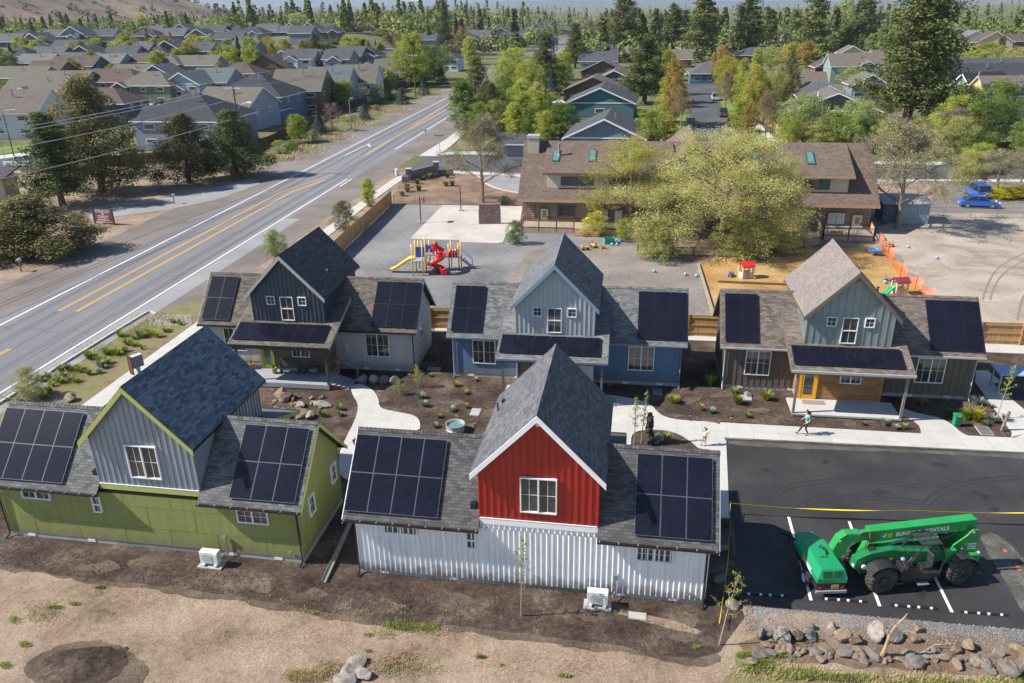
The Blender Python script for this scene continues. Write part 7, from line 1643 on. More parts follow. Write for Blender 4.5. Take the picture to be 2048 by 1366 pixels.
def tree(kind,seed,lod,u,v,vt,leaf,label,wpx=None,group=None,bark=None,name=None,cat='tree',loc=None,h=None,asp=None,tilt=0):
    global TREEN; TREEN+=1
    nm=name or dict(pine='pine_tree',juniper='juniper_tree',spruce='spruce_tree',elm='elm_tree',bare='budding_tree',column='poplar_tree',round='leafy_tree',wide='leafy_tree',vase='leafy_tree',bush='shrub')[kind]
    if loc is None:
        if u<900 and 80<v<152: v+=14
        loc=GT(u,v); h=HT(u,v,vt)
    base=treeproto(kind,seed,lod)[3]*h/10
    if wpx: w=wpx*sqrt(loc.x**2+loc.y**2+CAMH**2)/FOC; sx=w/base
    else: sx=asp or 1.
    bk=bark or (BARKP if kind=='pine' else BARKL if kind in('column','bush') else BARKM if kind=='bare' else BARK)
    if (kind,seed,lod) not in BUILT:
        tm,V,F,_w=treeproto(kind,seed,lod)
        m1=bpy.data.meshes.new('trunk'); m1.from_pydata(tm.v,[],tm.f); m1.materials.append(bk); m2=npmesh('crown',V,F,LM[leaf]); BUILT[kind,seed,lod]=(m1,m2)
    m1,m2=BUILT[kind,seed,lod]
    R=empty(nm,loc,RNG.uniform(0,6.28),label,cat,group); k=h/10; R.scale=(k*sx,k*sx,k)
    if kind=='bush' and lod>0: parts=(('crown',m2,LM[leaf]),)
    else: parts=(('trunk',m1,bk),('crown',m2,LM[leaf]))
    for n_,me,mm in parts:
        o=bpy.data.objects.new(n_,me); COL.objects.link(o); o.parent=R
        if me.materials[0]!=mm: o.material_slots[0].link='OBJECT'; o.material_slots[0].material=mm
    FOOT.append((loc.x,loc.y,1.5+h*.08)); return R
FILL=[]
for (u,v,vt,w,kd,lf) in ((960,272,205,54,'round','green'),(990,272,200,50,'round','olive'),(1030,276,205,52,'column','lime'),(1060,280,215,46,'round','green'),(1092,284,222,50,'round','lime'),(975,240,160,56,'juniper','jun'),(1010,235,150,60,'wide','green'),(1045,240,160,60,'round','lime'),(1075,245,165,50,'round','olive'),(1030,170,96,60,'vase','lime'),(1075,170,110,54,'round','lime'),(1120,190,130,60,'wide','green'),(1105,240,185,50,'bush','olive'),(1125,160,104,40,'round','lime'),(1340,215,150,50,'round','yel'),(1332,245,185,44,'round','lime'),(1322,162,96,50,'pine','pine'),
  (1478,265,200,44,'round','lime'),(1448,190,112,44,'vase','yel'),(1520,235,150,50,'round','lime'),(1545,215,140,54,'wide','olive'),(1552,262,205,50,'bush','olive'),(1575,300,235,60,'wide','lime'),(1640,300,240,60,'bush','olive'),(1725,305,240,60,'bush','green'),(1770,310,235,70,'bush','olive'),(1760,240,170,60,'wide','olive'),(1830,310,235,80,'bush','olive'),(1865,300,225,70,'wide','lime'),(1875,250,170,50,'juniper','jun'),(1925,235,170,60,'wide','lime'),(1945,330,260,70,'bush','green'),(1540,140,92,44,'wide','lime'),(1580,130,86,44,'round','yel'),(1640,110,70,44,'wide','green'),(1760,110,60,50,'wide','pale'),(1780,150,95,50,'wide','olive'),(1900,128,92,56,'wide','olive'),(1945,132,96,60,'wide','lime'),(1990,130,95,60,'wide','olive'),(2035,134,94,60,'wide','olive'),(1870,110,70,50,'wide','olive'),(1930,110,84,50,'wide','bud'),(1975,112,86,50,'round','lime')):
    FILL.append((kd,1+int(u)%3,0 if v>150 else 1,u,v,vt,lf,w,'leafy tree filling the gardens east of the highway'))
for (u,v,vt,w,kd,lf) in ((300,205,168,30,'bush','olive'),(230,150,126,26,'round','lime'),(90,165,140,26,'bush','olive'),(40,175,140,36,'round','green'),(150,176,150,26,'bush','lime'),(540,172,146,22,'round','green'),(660,160,130,26,'round','lime'),(430,128,102,26,'round','lime'),(520,128,100,24,'column','lime'),(585,118,94,28,'round','green'),(120,128,104,26,'round','olive'),(60,112,90,26,'round','lime'),(275,120,96,26,'round','lime'),(355,108,84,28,'round','green'),(400,96,74,26,'round','lime'),(470,98,76,24,'juniper','jun'),(545,104,82,24,'round','yel'),(610,100,80,28,'round','green'),(715,96,74,28,'round','lime'),(830,96,70,30,'round','green'),(905,104,78,26,'juniper','jun'),(960,96,72,24,'round','lime'),(975,84,64,20,'round','green'),(90,92,72,26,'round','olive'),(170,88,68,26,'pine','pine'),(250,88,66,26,'round','lime'),(655,84,64,24,'round','olive'),(765,78,56,26,'round','lime')):
    FILL.append((kd,1+int(u)%3,1,u,v,vt,lf,w,'garden tree between the roofs of the western estate'))
TR_=[ # kind seed lod u v vtop leaf widthpx label
('juniper',1,0,205,385,150,'jun',150,'largest juniper with a forked crown and bare lower trunk beside the church drive'),
('juniper',2,0,380,366,226,'jun',124,'rounded juniper left of its darker neighbour at the utility pole'),
('juniper',3,0,476,354,220,'pine',118,'dark green juniper touching the wooden utility pole'),
('pine',1,0,126,412,222,'pine',118,'open crowned pine with a leaning trunk in front of the big juniper'),
('juniper',4,0,75,508,388,'jun',200,'low spreading juniper over the highway shoulder at the left edge'),
('juniper',2,0,-20,500,380,'pine',120,'dark low juniper cut by the left frame edge'),
('bush',1,0,158,462,425,'dark',44,'dark shrub at the left post of the church sign'),
('bush',2,1,268,303,286,'lime',26,'bright lime shrub beside the white porch'),
('round',1,0,690,216,160,'lime',44,'round spring green tree before the pale blue house'),
('spruce',1,0,640,270,224,'spr',38,'small blue spruce nearest the junipers on the highway verge'),
('round',2,0,598,285,228,'lime',46,'lime young tree behind the dark fence beside the blue spruce'),
('bush',3,0,560,298,280,'olive',30,'small olive shrub at the end of the dark fence'),('bush',1,0,582,302,280,'green',30,'upright green shrub on the verge'),
('bare',1,1,665,262,205,'plum',60,'purple twigged shrub left of the lamp'),('bare',2,1,728,214,172,'bud',30,'bare whitish young tree beside the fence'),
('spruce',2,1,730,240,206,'spr',30,'blue spruce left of the next two on the verge'),('spruce',1,1,805,208,174,'spr',30,'blue spruce below the big poplars'),('spruce',2,1,848,190,155,'spr',30,'rounded blue spruce right of the dark pole'),('spruce',1,1,884,168,134,'spr',26,'last blue spruce before the side lane'),
('bush',2,1,757,205,168,'green',36,'green and yellow shrub group by the red wall'),('column',1,1,780,185,140,'lime',30,'slim pair of lime trees beside the teal house'),('column',2,1,768,178,142,'yel',22,'yellow tinted slim tree beside the teal house'),
('round',3,0,830,175,64,'lime',70,'tallest poplar of the big bright group'),('wide',1,0,800,172,100,'lime',66,'left poplar of the big bright group'),('wide',2,0,868,160,90,'green',84,'broad dark green tree right of the tall poplar'),('round',2,0,845,168,96,'green',70,'middle leafy tree of the big bright group'),
('column',1,1,941,130,72,'lime',30,'slender light green poplar at the highway bend'),('bare',3,1,925,118,56,'oran',50,'tan budding tree left of the slender poplar'),('bare',1,1,800,104,66,'oran',34,'tan budding tree behind the tall poplar'),
('pine',2,1,890,85,-8,'pine',34,'tall slim pine standing above the far roofs'),('spruce',1,1,860,92,50,'dark',28,'dark cone tree left of the tall slim pine'),('juniper',3,1,778,98,66,'jun',30,'olive conical tree beside the small white house'),('juniper',1,1,728,108,78,'jun',22,'slim olive tree left of the small white house'),
('wide',3,1,697,108,82,'olive',42,'round olive tree above the tan roofs'),('juniper',2,1,632,112,66,'jun',36,'dark olive tree among the far roofs'),('round',1,1,655,108,84,'green',34,'green tree right of the dark olive tree'),
('round',3,1,504,118,72,'lime',36,'tall lime tree in the middle of the far roofs'),('round',1,1,465,132,90,'lime',42,'round green tree with orange tint among the roofs'),('spruce',2,1,480,112,70,'dark',20,'dark spruce behind the round green tree'),('round',2,1,380,116,84,'yel',40,'yellow green round tree in the far estate'),('column',1,1,321,142,102,'lime',26,'thin lime tree between tan roofs'),
('round',3,1,198,112,76,'lime',42,'first of two lime poplars in the left estate'),('round',1,1,243,112,80,'lime',44,'second of two lime poplars in the left estate'),('bare',2,1,230,128,112,'oran',24,'orange tree in front of the grey roofed house'),('bare',3,1,338,112,96,'oran',22,'orange bud tree left of the yellow green one'),
('spruce',1,1,30,128,86,'dark',24,'dark spruce at the left of the estate'),('round',2,1,12,140,96,'green',44,'leafy green tree at the left edge of the estate'),('wide',1,1,22,205,160,'green',60,'broad green tree left of the tan house'),('round',2,1,125,108,92,'dark',24,'dark green tree in front of the dark roofs'),('column',2,1,172,110,88,'dark',16,'slim dark tree left of the lime poplars'),
('bush',2,1,110,145,118,'bud',50,'pale yellow shrubs between brown roofs'),('bush',3,1,170,150,135,'bud',50,'pale shrub row below the tan roofs'),
('round',1,1,508,160,118,'lime',30,'lime tree in front of the timber house'),('round',2,1,562,150,128,'lime',24,'small lime tree between brown roofs'),('round',3,1,597,150,130,'green',26,'small green tree below the brown hipped house'),('bare',1,1,620,142,122,'oran',22,'orange tree below the brown hipped house'),('bush',1,1,650,142,130,'lime',24,'lime shrub by the tan roof'),
('spruce',2,1,412,190,160,'spr',14,'thin spruce beside the bay window house'),('round',1,1,250,235,190,'dark',46,'dark green tree beside the parked cars'),
('bare',2,1,1010,92,72,'plum',26,'small bare tree on the highway corner'),('bush',1,1,1032,96,82,'yel',16,'small yellow tree beside the pole'),('bare',2,1,1058,88,68,'plum',18,'dark bare tree near the far poles'),
# right of the highway
('column',3,0,928,262,160,'green',68,'bright green poplar at the junction nearest the highway'),('pine',3,0,955,215,112,'pine',62,'pine rising above the junction poplar'),('juniper',1,0,985,262,166,'jun',50,'olive juniper right of the junction poplar'),('round',1,0,1005,262,188,'green',60,'shaded green tree in the junction grove'),
('wide',2,0,1015,190,118,'lime',76,'lime willow beside the highway'),('vase',1,0,1058,210,118,'lime',60,'tall lime willow behind the grove'),('column',1,0,1046,262,184,'lime',40,'lime tree in front of the blue spruce'),('column',2,0,1080,272,182,'lime',44,'narrow lime tree left of the round green one'),
('round',3,0,1122,282,206,'green',70,'round green tree left of the blue grey house'),('spruce',2,0,1104,202,134,'spr',34,'silver blue spruce in the grove'),('pine',1,0,1090,190,64,'pine',70,'dark pine with wide top right of the highway'),('pine',2,0,1150,136,46,'pine',44,'second dark pine farther along the highway'),
('bare',1,0,1182,96,38,'bud',70,'pale budding tree beyond the second dark pine'),('round',2,1,1135,122,92,'lime',30,'lime tree between the dark pines'),('juniper',3,1,1170,100,60,'jun',26,'olive tree at the end of the grove'),
('round',1,0,1300,298,218,'lime',66,'conical lime tree behind the school chimney roof'),('pine',3,0,1288,208,70,'pine',92,'broad pine between the teal house and the north street'),('pine',1,0,1246,116,-14,'pine',84,'very tall pine above the charcoal roofs'),
('round',2,0,1345,250,118,'oran',50,'tall yellow green street tree left of the north street'),('round',3,0,1330,190,100,'lime',44,'lime tree behind the left street trees'),('bare',2,0,1362,256,172,'oran',46,'orange budding tree on the left kerb'),('column',1,0,1335,285,230,'yel',40,'yellow green tree behind the school entry roof'),
('pine',2,1,1345,112,8,'pine',50,'pine left of the top street'),('pine',3,1,1400,122,-20,'pine',80,'great dark pine left of the top street'),('pine',1,1,1366,110,20,'pine',44,'pine squeezed between the two great pines'),('pine',2,1,1490,118,-6,'pine',78,'great pine right of the top street'),('pine',3,1,1530,108,14,'pine',40,'pine right behind the great pine'),('pine',1,1,1622,120,-12,'pine',74,'great pine above the hipped house'),('pine',2,1,1585,98,20,'pine',40,'narrow pine left of that above the hipped house'),('pine',3,1,1722,96,-4,'pine',80,'great pine left of the giant'),
('wide',1,1,1682,100,-2,'pale',66,'pale willow between two great pines'),('pine',2,1,1690,118,50,'jun',40,'olive pine below the pale willow'),
('pine',4,0,1812,245,-62,'pine',160,'giant ponderosa dominating the right side'),('pine',4,0,1850,190,-30,'pine',90,'second trunk of pines behind the giant'),
('round',1,0,1440,170,92,'oran',36,'first orange street tree on the right of the north street'),('round',2,0,1462,205,120,'yel',44,'yellow street tree on the right verge'),('bare',3,0,1450,222,140,'oran',44,'second orange street tree on the right verge'),('column',3,0,1480,225,118,'lime',34,'tall lime street tree on the right verge'),('round',3,0,1503,245,130,'yel',48,'yellow green street tree beside the orange fence'),('bare',1,0,1530,278,180,'oran',54,'orange budding street tree nearest the school'),('round',1,0,1495,290,205,'oran',36,'small amber street tree nearest the kerb'),
('juniper',2,0,1573,205,102,'jun',50,'olive conifer behind the street trees'),('round',2,1,1612,136,82,'oran',44,'yellow orange tree right of the hipped house'),('column',1,1,1512,148,96,'lime',24,'lime tree below the hipped house'),
('wide',3,0,1604,292,188,'pale',90,'pale green round tree left of the leaning pole'),('wide',1,0,1700,300,198,'pale',96,'pale green round tree right of the orange pole'),('wide',2,0,1662,300,222,'green',70,'greener round tree beside the orange pole'),('wide',3,0,1745,300,228,'olive',70,'olive round tree above the right roof corner'),
('wide',2,0,1702,178,132,'pale',54,'pale green tree before the pale green house'),('round',3,0,1905,290,190,'lime',70,'lime tree right of the giant trunk'),('bare',2,0,1890,300,214,'plum',80,'purple brown thicket under the lime tree'),('wide',1,0,1990,262,158,'green',80,'green tree in front of the cream house'),('wide',2,0,1975,300,206,'dark',90,'dark hedge tree beside the orange mesh'),('round',1,0,2042,310,236,'green',46,'bright green tree cut by the right frame edge'),
('wide',3,0,1900,330,232,'olive',80,'olive tree behind the bare elm'),('bush',1,0,1960,345,285,'lime',70,'lime thicket left of the dark red fence'),('bare',1,0,1990,390,300,'bud',110,'budding bushes along the side street'),('wide',1,0,1935,382,300,'olive',70,'olive street tree behind the blue cars'),('bare',3,0,2040,372,290,'bud',70,'budding tree at the right frame edge'),
('bare',1,0,966,405,228,'bud',150,'large bare tree just budding beside the brick play wall'),('bare',2,0,1795,458,236,'bud',170,'large bare elm beside the blue sheds'),
('elm',1,0,1440,500,262,'elm',340,'huge spreading willow covering the middle of the school'),('elm',2,0,1262,462,268,'ebud',220,'yellow budded tree in front of the school deck'),('elm',3,0,1335,470,330,'elm',150,'smaller willow between the two big trees'),('elm',3,0,1540,490,290,'elm',130,'right hand willow before the school roof'),
('bush',1,0,1310,515,438,'olive',110,'olive scrub under the left side of the big willow'),('bush',3,0,1490,512,440,'olive',120,'olive scrub right of the big willow trunk'),('bush',1,0,1570,500,430,'elm',100,'pale scrub before the right school wall'),('bush',2,0,1190,470,425,'ebud',60,'yellow bush before the school deck'),
('bush',3,0,1032,488,440,'green',38,'leafy green bush at the left end of the school deck'),('bush',1,0,1250,480,436,'lime',46,'bright green bush under the yellow budded tree'),('bush',2,0,1008,408,392,'dark',26,'clipped dark bush beside the chain link fence'),
('column',2,0,738,412,356,'lime',30,'young green tree beside the sidewalk fence'),('bush',2,0,690,458,402,'jun',54,'olive bush beside the cedar fence'),('bush',1,0,552,512,458,'pale',44,'pale shrub behind the slate cottage roof'),('column',1,0,548,510,470,'pale',14,'slim pale sapling behind the slate cottage roof'),
('bush',2,0,62,795,730,'bud',50,'pale willow shrub at the kerb left of the green cottage'),
]
for (kind,sd,lod,u,v,vt,leaf,wpx,label) in TR_: tree(kind,sd,lod,u,v,vt,leaf,label,wpx)
RY=random.Random(8)
for i in range(52):
    u=RY.uniform(0,880); v=RY.choice((96,104,112,120,138,150))+RY.uniform(-4,4)
    FILL.append((RY.choice(('round','round','column','wide','juniper')),1+i%3,1,u,v,v-RY.uniform(24,40)*(.8 if v<110 else 1),RY.choice(('lime','lime','green','yel','olive','oran')),RY.uniform(20,34),'garden tree between the roofs of the western estate'))
for (kind,sd,lod,u,v,vt,leaf,wpx,label) in FILL: tree(kind,sd,lod,u,v,vt,leaf,label,wpx,label.replace('leafy tree','leafy trees').replace('garden tree','garden trees'))
for i in range(5): tree('bush',1+i%3,0,1985+i*26,398-2*i,376-i,'gold',['golden juniper shrub nearest the blue car','golden juniper shrub second from the blue car','golden juniper shrub third from the blue car','golden juniper shrub fourth from the blue car','golden juniper shrub at the right frame edge'][i],48)
# young thin trees of the garden
def sapling(u,v,vt,label,leaf='olive',lean=0,dens=260,spread=.5,lz=.35):
    loc=G(u,v); h=HT(u,v,vt); R=empty('sapling',loc,0,label,'young tree'); r=random.Random(int(u)); mb=MB(); top=Vector((lean,0,h)); mb.tube([(0,0,0),(lean*.4,0,h*.5),tuple(top)],[.03,.022,.006],6); tips=[]
    for i in range(16):
        t=lz+(.97-lz)*i/16; p=Vector((lean*t,0,h*t)); a=i*2.4; L=spread*(1.1-t)*r.uniform(.5,1.2); e=p+Vector((cos(a)*L,sin(a)*L,L*.9)); mb.tube([p,e],[.008,.003],4); tips+= [e,p.lerp(e,.6),p.lerp(e,.3)]
    mb.build('trunk',BARKL,R); C,o=clumps([tuple(p) for p in tips],[.11]*len(tips),dens,1,.1); V,F=leaves(C,.03,None); me=npmesh('crown',V,F,LM[leaf]); o=bpy.data.objects.new('crown',me); COL.objects.link(o); o.parent=R
sapling(1042,1232,1068,'thin leafing sapling in front of the white corrugated wall',lean=.12,dens=420,spread=.8)
sapling(1438,1290,1140,'thin white stemmed sapling beside the caution tape',lean=.5,dens=420,spread=1.)
sapling(1268,888,790,'slim sapling left of the dark stump',dens=500,spread=.5); sapling(1282,888,778,'second slim sapling right against the dark stump',dens=420,spread=.4,lean=.2)
sapling(1993,838,722,'slender sapling tied at the tip of the mulch bed',leaf='lime',lean=.3,dens=500,spread=.7); sapling(836,775,728,'leafy sapling in front of the slate cottage corner',leaf='lime',dens=420,spread=.6,lz=.1); sapling(800,790,764,'small sapling with fresh leaves beside the path',leaf='lime',dens=320,spread=.5,lz=.1)
# stumps and stakes
def rough(name,pts,rs,m,label,cat,n=10,amp=.25):
    K=5; P0=[Vector(p) for p in pts]; pts=[P0[i].lerp(P0[i+1],k/K) for i in range(len(P0)-1) for k in range(K)]+[P0[-1]]; rs=[rs[i]+(rs[i+1]-rs[i])*k/K for i in range(len(P0)-1) for k in range(K)]+[rs[-1]]
    mb=MB(); mb.tube(pts,rs,n); c=Vector(pts[0])
    for i,v in enumerate(mb.v): k=1+amp*mnoise.noise(Vector(v)*6.)+amp*.5*mnoise.noise(Vector(v)*17.); p=Vector(v); ax=Vector((pts[0][0],pts[0][1],v[2])); mb.v[i]=tuple(ax+(p-ax)*k)
    o=mb.build(name,m); tag(o,label,cat); return o
b0=G(1297,888); h=HT(1297,888,826); o=rough('tree_stump',[(0,0,0),(.02,0,h*.3),(0,.02,h*.6),(.02,0,h*.85),(.0,0,h)],[.32,.24,.2,.2,.1],mat('charred_bark',(.05,.035,.028),.95,.5,5,bump=1),'tall dark shaggy stump beside two saplings','stump',14,.6); o.location=b0
b0=G(2003,862); o=rough('tree_stake',[(0,0,0),(.08,0,.8),(.18,0,1.35)],[.11,.08,.06],mat('weathered_log',(.2,.15,.11),.9,.3,5,bump=.6),'crooked weathered log standing at the mulch tip','log',10,.5); o.location=b0
b0=G(1760,1318); DEAD=mat('dead_wood',(.36,.24,.15),.85,.35,5,bump=.5); R=empty('dead_branch',b0,0,'bare dead branch standing upright among the rocks','branch')
mb=MB(); mb.tube([(0,0,-.1),(.12,0,.6),(.2,.05,1.2),(.35,0,1.7),(.6,0,2.1),(.68,0,2.3)],[.09,.075,.06,.045,.03,.012],8); mb.tube([(.2,.05,1.2),(.05,0,1.45)],[.03,.01],5); mb.tube([(.12,0,.7),(.45,0,.95),(.5,0,1.2)],[.035,.02,.008],5); mb.tube([(.35,0,1.7),(.2,0,2.0)],[.025,.008],5); mb.build('wood',DEAD,R)
b0=G(1810,1330); o=rough('fallen_branch',[(0,0,.05),(.9,.5,.1),(1.5,.8,.2),(2.4,.8,.3)],[.04,.035,.03,.01],DEAD,'long fallen twig lying across the rocks on the right','branch',6,.1); o.location=b0
# rocks
RK=[mat('grey_rock',(.13,.125,.12),.92,.35,2.2,bump=1.,col2=(.27,.24,.21)),mat('tan_rock',(.2,.145,.1),.92,.3,2.2,bump=1.,col2=(.36,.27,.18)),mat('pale_rock',(.22,.19,.16),.92,.3,2.2,bump=1.,col2=(.42,.38,.33)),mat('brown_rock',(.2,.145,.105),.9,.3,2.5,bump=.8)]
rockm=[]
for s in range(7):
    bm=bmesh.new(); bmesh.ops.create_icosphere(bm,subdivisions=3,radius=1)
    pl3=[(Vector((random.uniform(-1,1),random.uniform(-1,1),random.uniform(-.6,1))).normalized(),random.uniform(.5,.85)) for _ in range(9)]
    for v in bm.verts:
        for n_,d_ in pl3:
            k=v.co.dot(n_)-d_
            if k>0: v.co-=n_*k
        v.co*=1+.08*mnoise.noise(v.co*2.5+Vector((s*9,0,0)))
    me=bpy.data.meshes.new('rock'); bm.to_mesh(me); bm.free(); me.materials.append(RK[0]); rockm.append(me)
def rock(u,v,sx,sy,sz,k,label,group,rz=0,seed=None,sink=.25):
    o=bpy.data.objects.new('rock',rockm[(seed if seed is not None else int(u+v))%7]); COL.objects.link(o); b=G(u,v); o.location=(b.x,b.y,sz*(1-sink*2)); o.scale=(sx,sy,sz); o.rotation_euler=(RNG.uniform(-.2,.2),RNG.uniform(-.2,.2),rz+RNG.uniform(0,6))
    o.material_slots[0].link='OBJECT'; o.material_slots[0].material=RK[k]; tag(o,label,'rock',group); return o
gk='rocks along the bank below the parking lot'
big=[(1521,1272,.42,.3,.4,0,'dark grey slab rock at the left end of the bank row'),(1537,1273,.35,.3,.28,0,'grey rock second in the bank row'),(1563,1277,.62,.5,.48,2,'large pale cracked rock third in the bank row'),(1592,1272,.5,.42,.38,3,'brown rock in the middle of the bank row'),(1620,1256,.3,.28,.3,0,'small blue grey rock set above the row'),(1622,1275,.5,.38,.25,0,'flat grey rock below the small blue grey one'),(1664,1266,.5,.42,.45,2,'pale upright rock beside the orange boulder'),(1684,1278,.5,.48,.48,1,'orange tan boulder in the bank row'),(1712,1284,.48,.42,.4,3,'brown boulder right of the orange one'),(1755,1272,.78,.6,.5,2,'large white rock left of the dead branch'),(1785,1277,.62,.5,.45,0,'grey white rock right of the dead branch'),(1836,1262,.42,.35,.3,1,'tan rock on top of the gap'),(1830,1282,.35,.3,.3,1,'tan rock lower in the gap'),(1466,1214,.4,.5,.35,2,'white boulder at the corner of the asphalt berm'),(1445,1100,.32,.5,.22,0,'pale rock in the shade beside the parking edge'),(1440,1160,.3,.6,.2,0,'second pale rock in the shade beside the parking edge'),
(1935,1298,.4,.32,.45,1,'squared tan rock on the right bank'),(1912,1302,.35,.3,.3,3,'brown rock left of the squared tan one'),(1995,1312,.4,.3,.35,2,'pale pointed rock on the right bank'),(2035,1305,.5,.4,.4,1,'tan rock pile top at the right edge'),(1870,1305,.5,.35,.25,0,'flat grey rock mid right bank'),(2020,1345,.7,.5,.35,0,'wide blue grey rock near the bottom right corner'),(1835,1328,.6,.45,.3,0,'pale blue rock in the lower band')]
for a in big: rock(a[0],a[1],a[2]*.72,a[3]*.7,a[4]*.68,a[5],a[6],gk,sink=.2)
for i in range(120):
    u=RNG.uniform(1500,2060); v=1290+(u-1500)*.055+abs(RNG.gauss(0,12)); s=RNG.uniform(.08,.27)
    rock(u,v,s*1.4,s,s*RNG.uniform(.5,.8),RNG.choice((0,2,1,1,3)),'smaller stone scattered along the lower bank',"smaller stones of the bank",seed=i)
gk='rock garden beside the slate cottage path'
for u,v,sx,sy,sz,k,l in ((571,800,.5,.4,.42,1,'tan boulder at the left of the rock garden'),(562,793,.55,.45,.45,3,'brown boulder behind the left of the rock garden'),(645,812,.75,.32,.25,2,'long pale boulder at the right of the rock garden'),(600,832,.7,.5,.35,1,'orange tan slab at the bottom of the rock garden'),(620,835,.4,.35,.3,2,'pale stone beside the orange tan slab'),(600,812,.5,.3,.22,2,'flat stone in the middle of the rock garden'),(725,764,.5,.4,.42,0,'pale round boulder nearest the porch steps'),(748,763,.48,.38,.4,2,'second boulder of the shaded row'),(770,765,.42,.36,.36,0,'third boulder of the shaded row'),(790,766,.4,.35,.35,0,'fourth boulder of the shaded row')): rock(u,v,sx,sy,sz,k,l,gk)
for i in range(42): rock(RNG.uniform(540,650),RNG.uniform(795,838),*[RNG.uniform(.08,.22) for _ in range(3)],RNG.choice((1,2,1,3)),'small stone of the rock garden','small stones of the rock garden',seed=i)
rock(142,802,.45,.4,.4,1,'single brown boulder in the planting strip',None); rock(1495,792,.3,.25,.22,2,'white stone by the brown cottage corner',None)
for u,v,l in ((700,1352,'broken concrete slab at the bottom edge'),(722,1350,'second broken concrete piece at the bottom edge'),(690,1362,'lowest broken concrete piece at the bottom edge'),(712,1330,'angular rock on top of the concrete rubble')): rock(u,v,.5,.4,.22,2,l,None)
def scatter_stones(name,reg,n,s0,s1,m,label,seed):
    r=np.random.RandomState(seed); V=[];F=[]; ico=[(0,0,1),(.9,0,.1),(.28,.85,.1),(-.72,.53,.1),(-.72,-.53,.1),(.28,-.85,.1)]
    for i in range(n):
        u=r.uniform(reg[0],reg[2]); v=r.uniform(reg[1],reg[3]); p=reg[4](u,v) if len(reg)>4 else G(u,v); s=r.uniform(s0,s1); o=len(V); a=r.uniform(0,6.28)
        for x,y,z in ico: V.append((p.x+(x*cos(a)-y*sin(a))*s*1.2,p.y+(x*sin(a)+y*cos(a))*s,z*s*.7+.01))
        F+=[(o,o+1,o+2,o+2),(o,o+2,o+3,o+3),(o,o+3,o+4,o+4),(o,o+4,o+5,o+5),(o,o+5,o+1,o+1)]
    me=bpy.data.meshes.new(name); me.from_pydata(V,[],[f[:3] for f in F]); me.materials.append(m); o=bpy.data.objects.new(name,me); COL.objects.link(o); tag(o,label,None,None,'stuff')
scatter_stones('dirt_pebbles',(-30,1130,1480,1370),130,.008,.024,RK[1],'small pebbles strewn over the bare dirt',1)
scatter_stones('mulch_lumps',(0,1070,1420,1310,lambda u,v: G(u,1092+u*.115+(v-1070)*.17)),1200,.015,.05,MULCH,'dark clods on the mulch',2)
scatter_stones('yard_pebbles',(560,700,1940,880),350,.015,.04,RK[3],'pebbles on the garden mulch',6)
scatter_stones('berm_gravel',(1490,1208,2050,1262,lambda u,v: G(u,v+(u-1490)*.072)),3500,.015,.05,RK[0],'loose gravel below the berm',3)
scatter_stones('river_rock',(300,630,385,652),700,.05,.12,RK[2],'river rocks at the end of the planting strip',4); scatter_stones('river_rock',(60,790,140,812),300,.04,.1,RK[0],'river rocks near the kerb',5)
scatter_stones('drive_edging_stones',(210,398,350,418,lambda u,v: G(u,415-(u-210)*.07+(v-408)*.08)),60,.12,.3,RK[3],'brown stones edging the church drive',8)
# grass tufts, shrubs and ground cover
def tuftmesh(n,h,w,seed):
    r=np.random.RandomState(seed); V=[];F=[]
    for i in range(n):
        a=r.uniform(0,6.28); b_=r.uniform(0,w*.35); t=r.uniform(.2,1)*w; hh=h*r.uniform(.5,1.1); d=np.array([cos(a),sin(a),0]); s=np.array([-sin(a),cos(a),0])*.012*(1+h)
        p0=d*b_; p1=d*(b_+t*.45)+[0,0,hh*.7]; p2=d*(b_+t)+[0,0,hh*(.75+.25*r.rand())]; o=len(V); V+=[p0-s,p0+s,p1+s,p1-s,p2+s*.2,p2-s*.2]; F+=[(o,o+1,o+2,o+3),(o+3,o+2,o+4,o+5)]
    return npmesh('blades',np.array(V),F,LM['tuft'])
TM=[tuftmesh(150,.5,.35,s) for s in range(4)]
def tuft(u,v,s,leaf,label,group,name='grass_tuft',cat='grass'):
    b=G(u,v); o=bpy.data.objects.new(name,TM[int(u*7+v)%4]); COL.objects.link(o); o.location=b; o.scale=(s,s,s*RNG.uniform(.8,1.2)); o.rotation_euler=(0,0,RNG.uniform(0,6)); o.material_slots[0].link='OBJECT'; o.material_slots[0].material=LM[leaf]; tag(o,label,cat,group)
k0,k1=G(310,640),G(0,830)
for i in range(64):
    t=RNG.random(); u=310+(20-310)*t+RNG.uniform(0,75-35*abs(t-.4)); v=640+(800-640)*t+RNG.uniform(0,8)-4+ (RNG.random()*20)
    tuft(u-25*t,v,RNG.uniform(.5,1.25),RNG.choice(('tuft','tuft','lime','lime','sage')),'grass clump in the planting strip along the kerb','grass clumps in the planting strip')
for u,v,s,lf,l in ((690,778,1.,'lime','x'),): pass
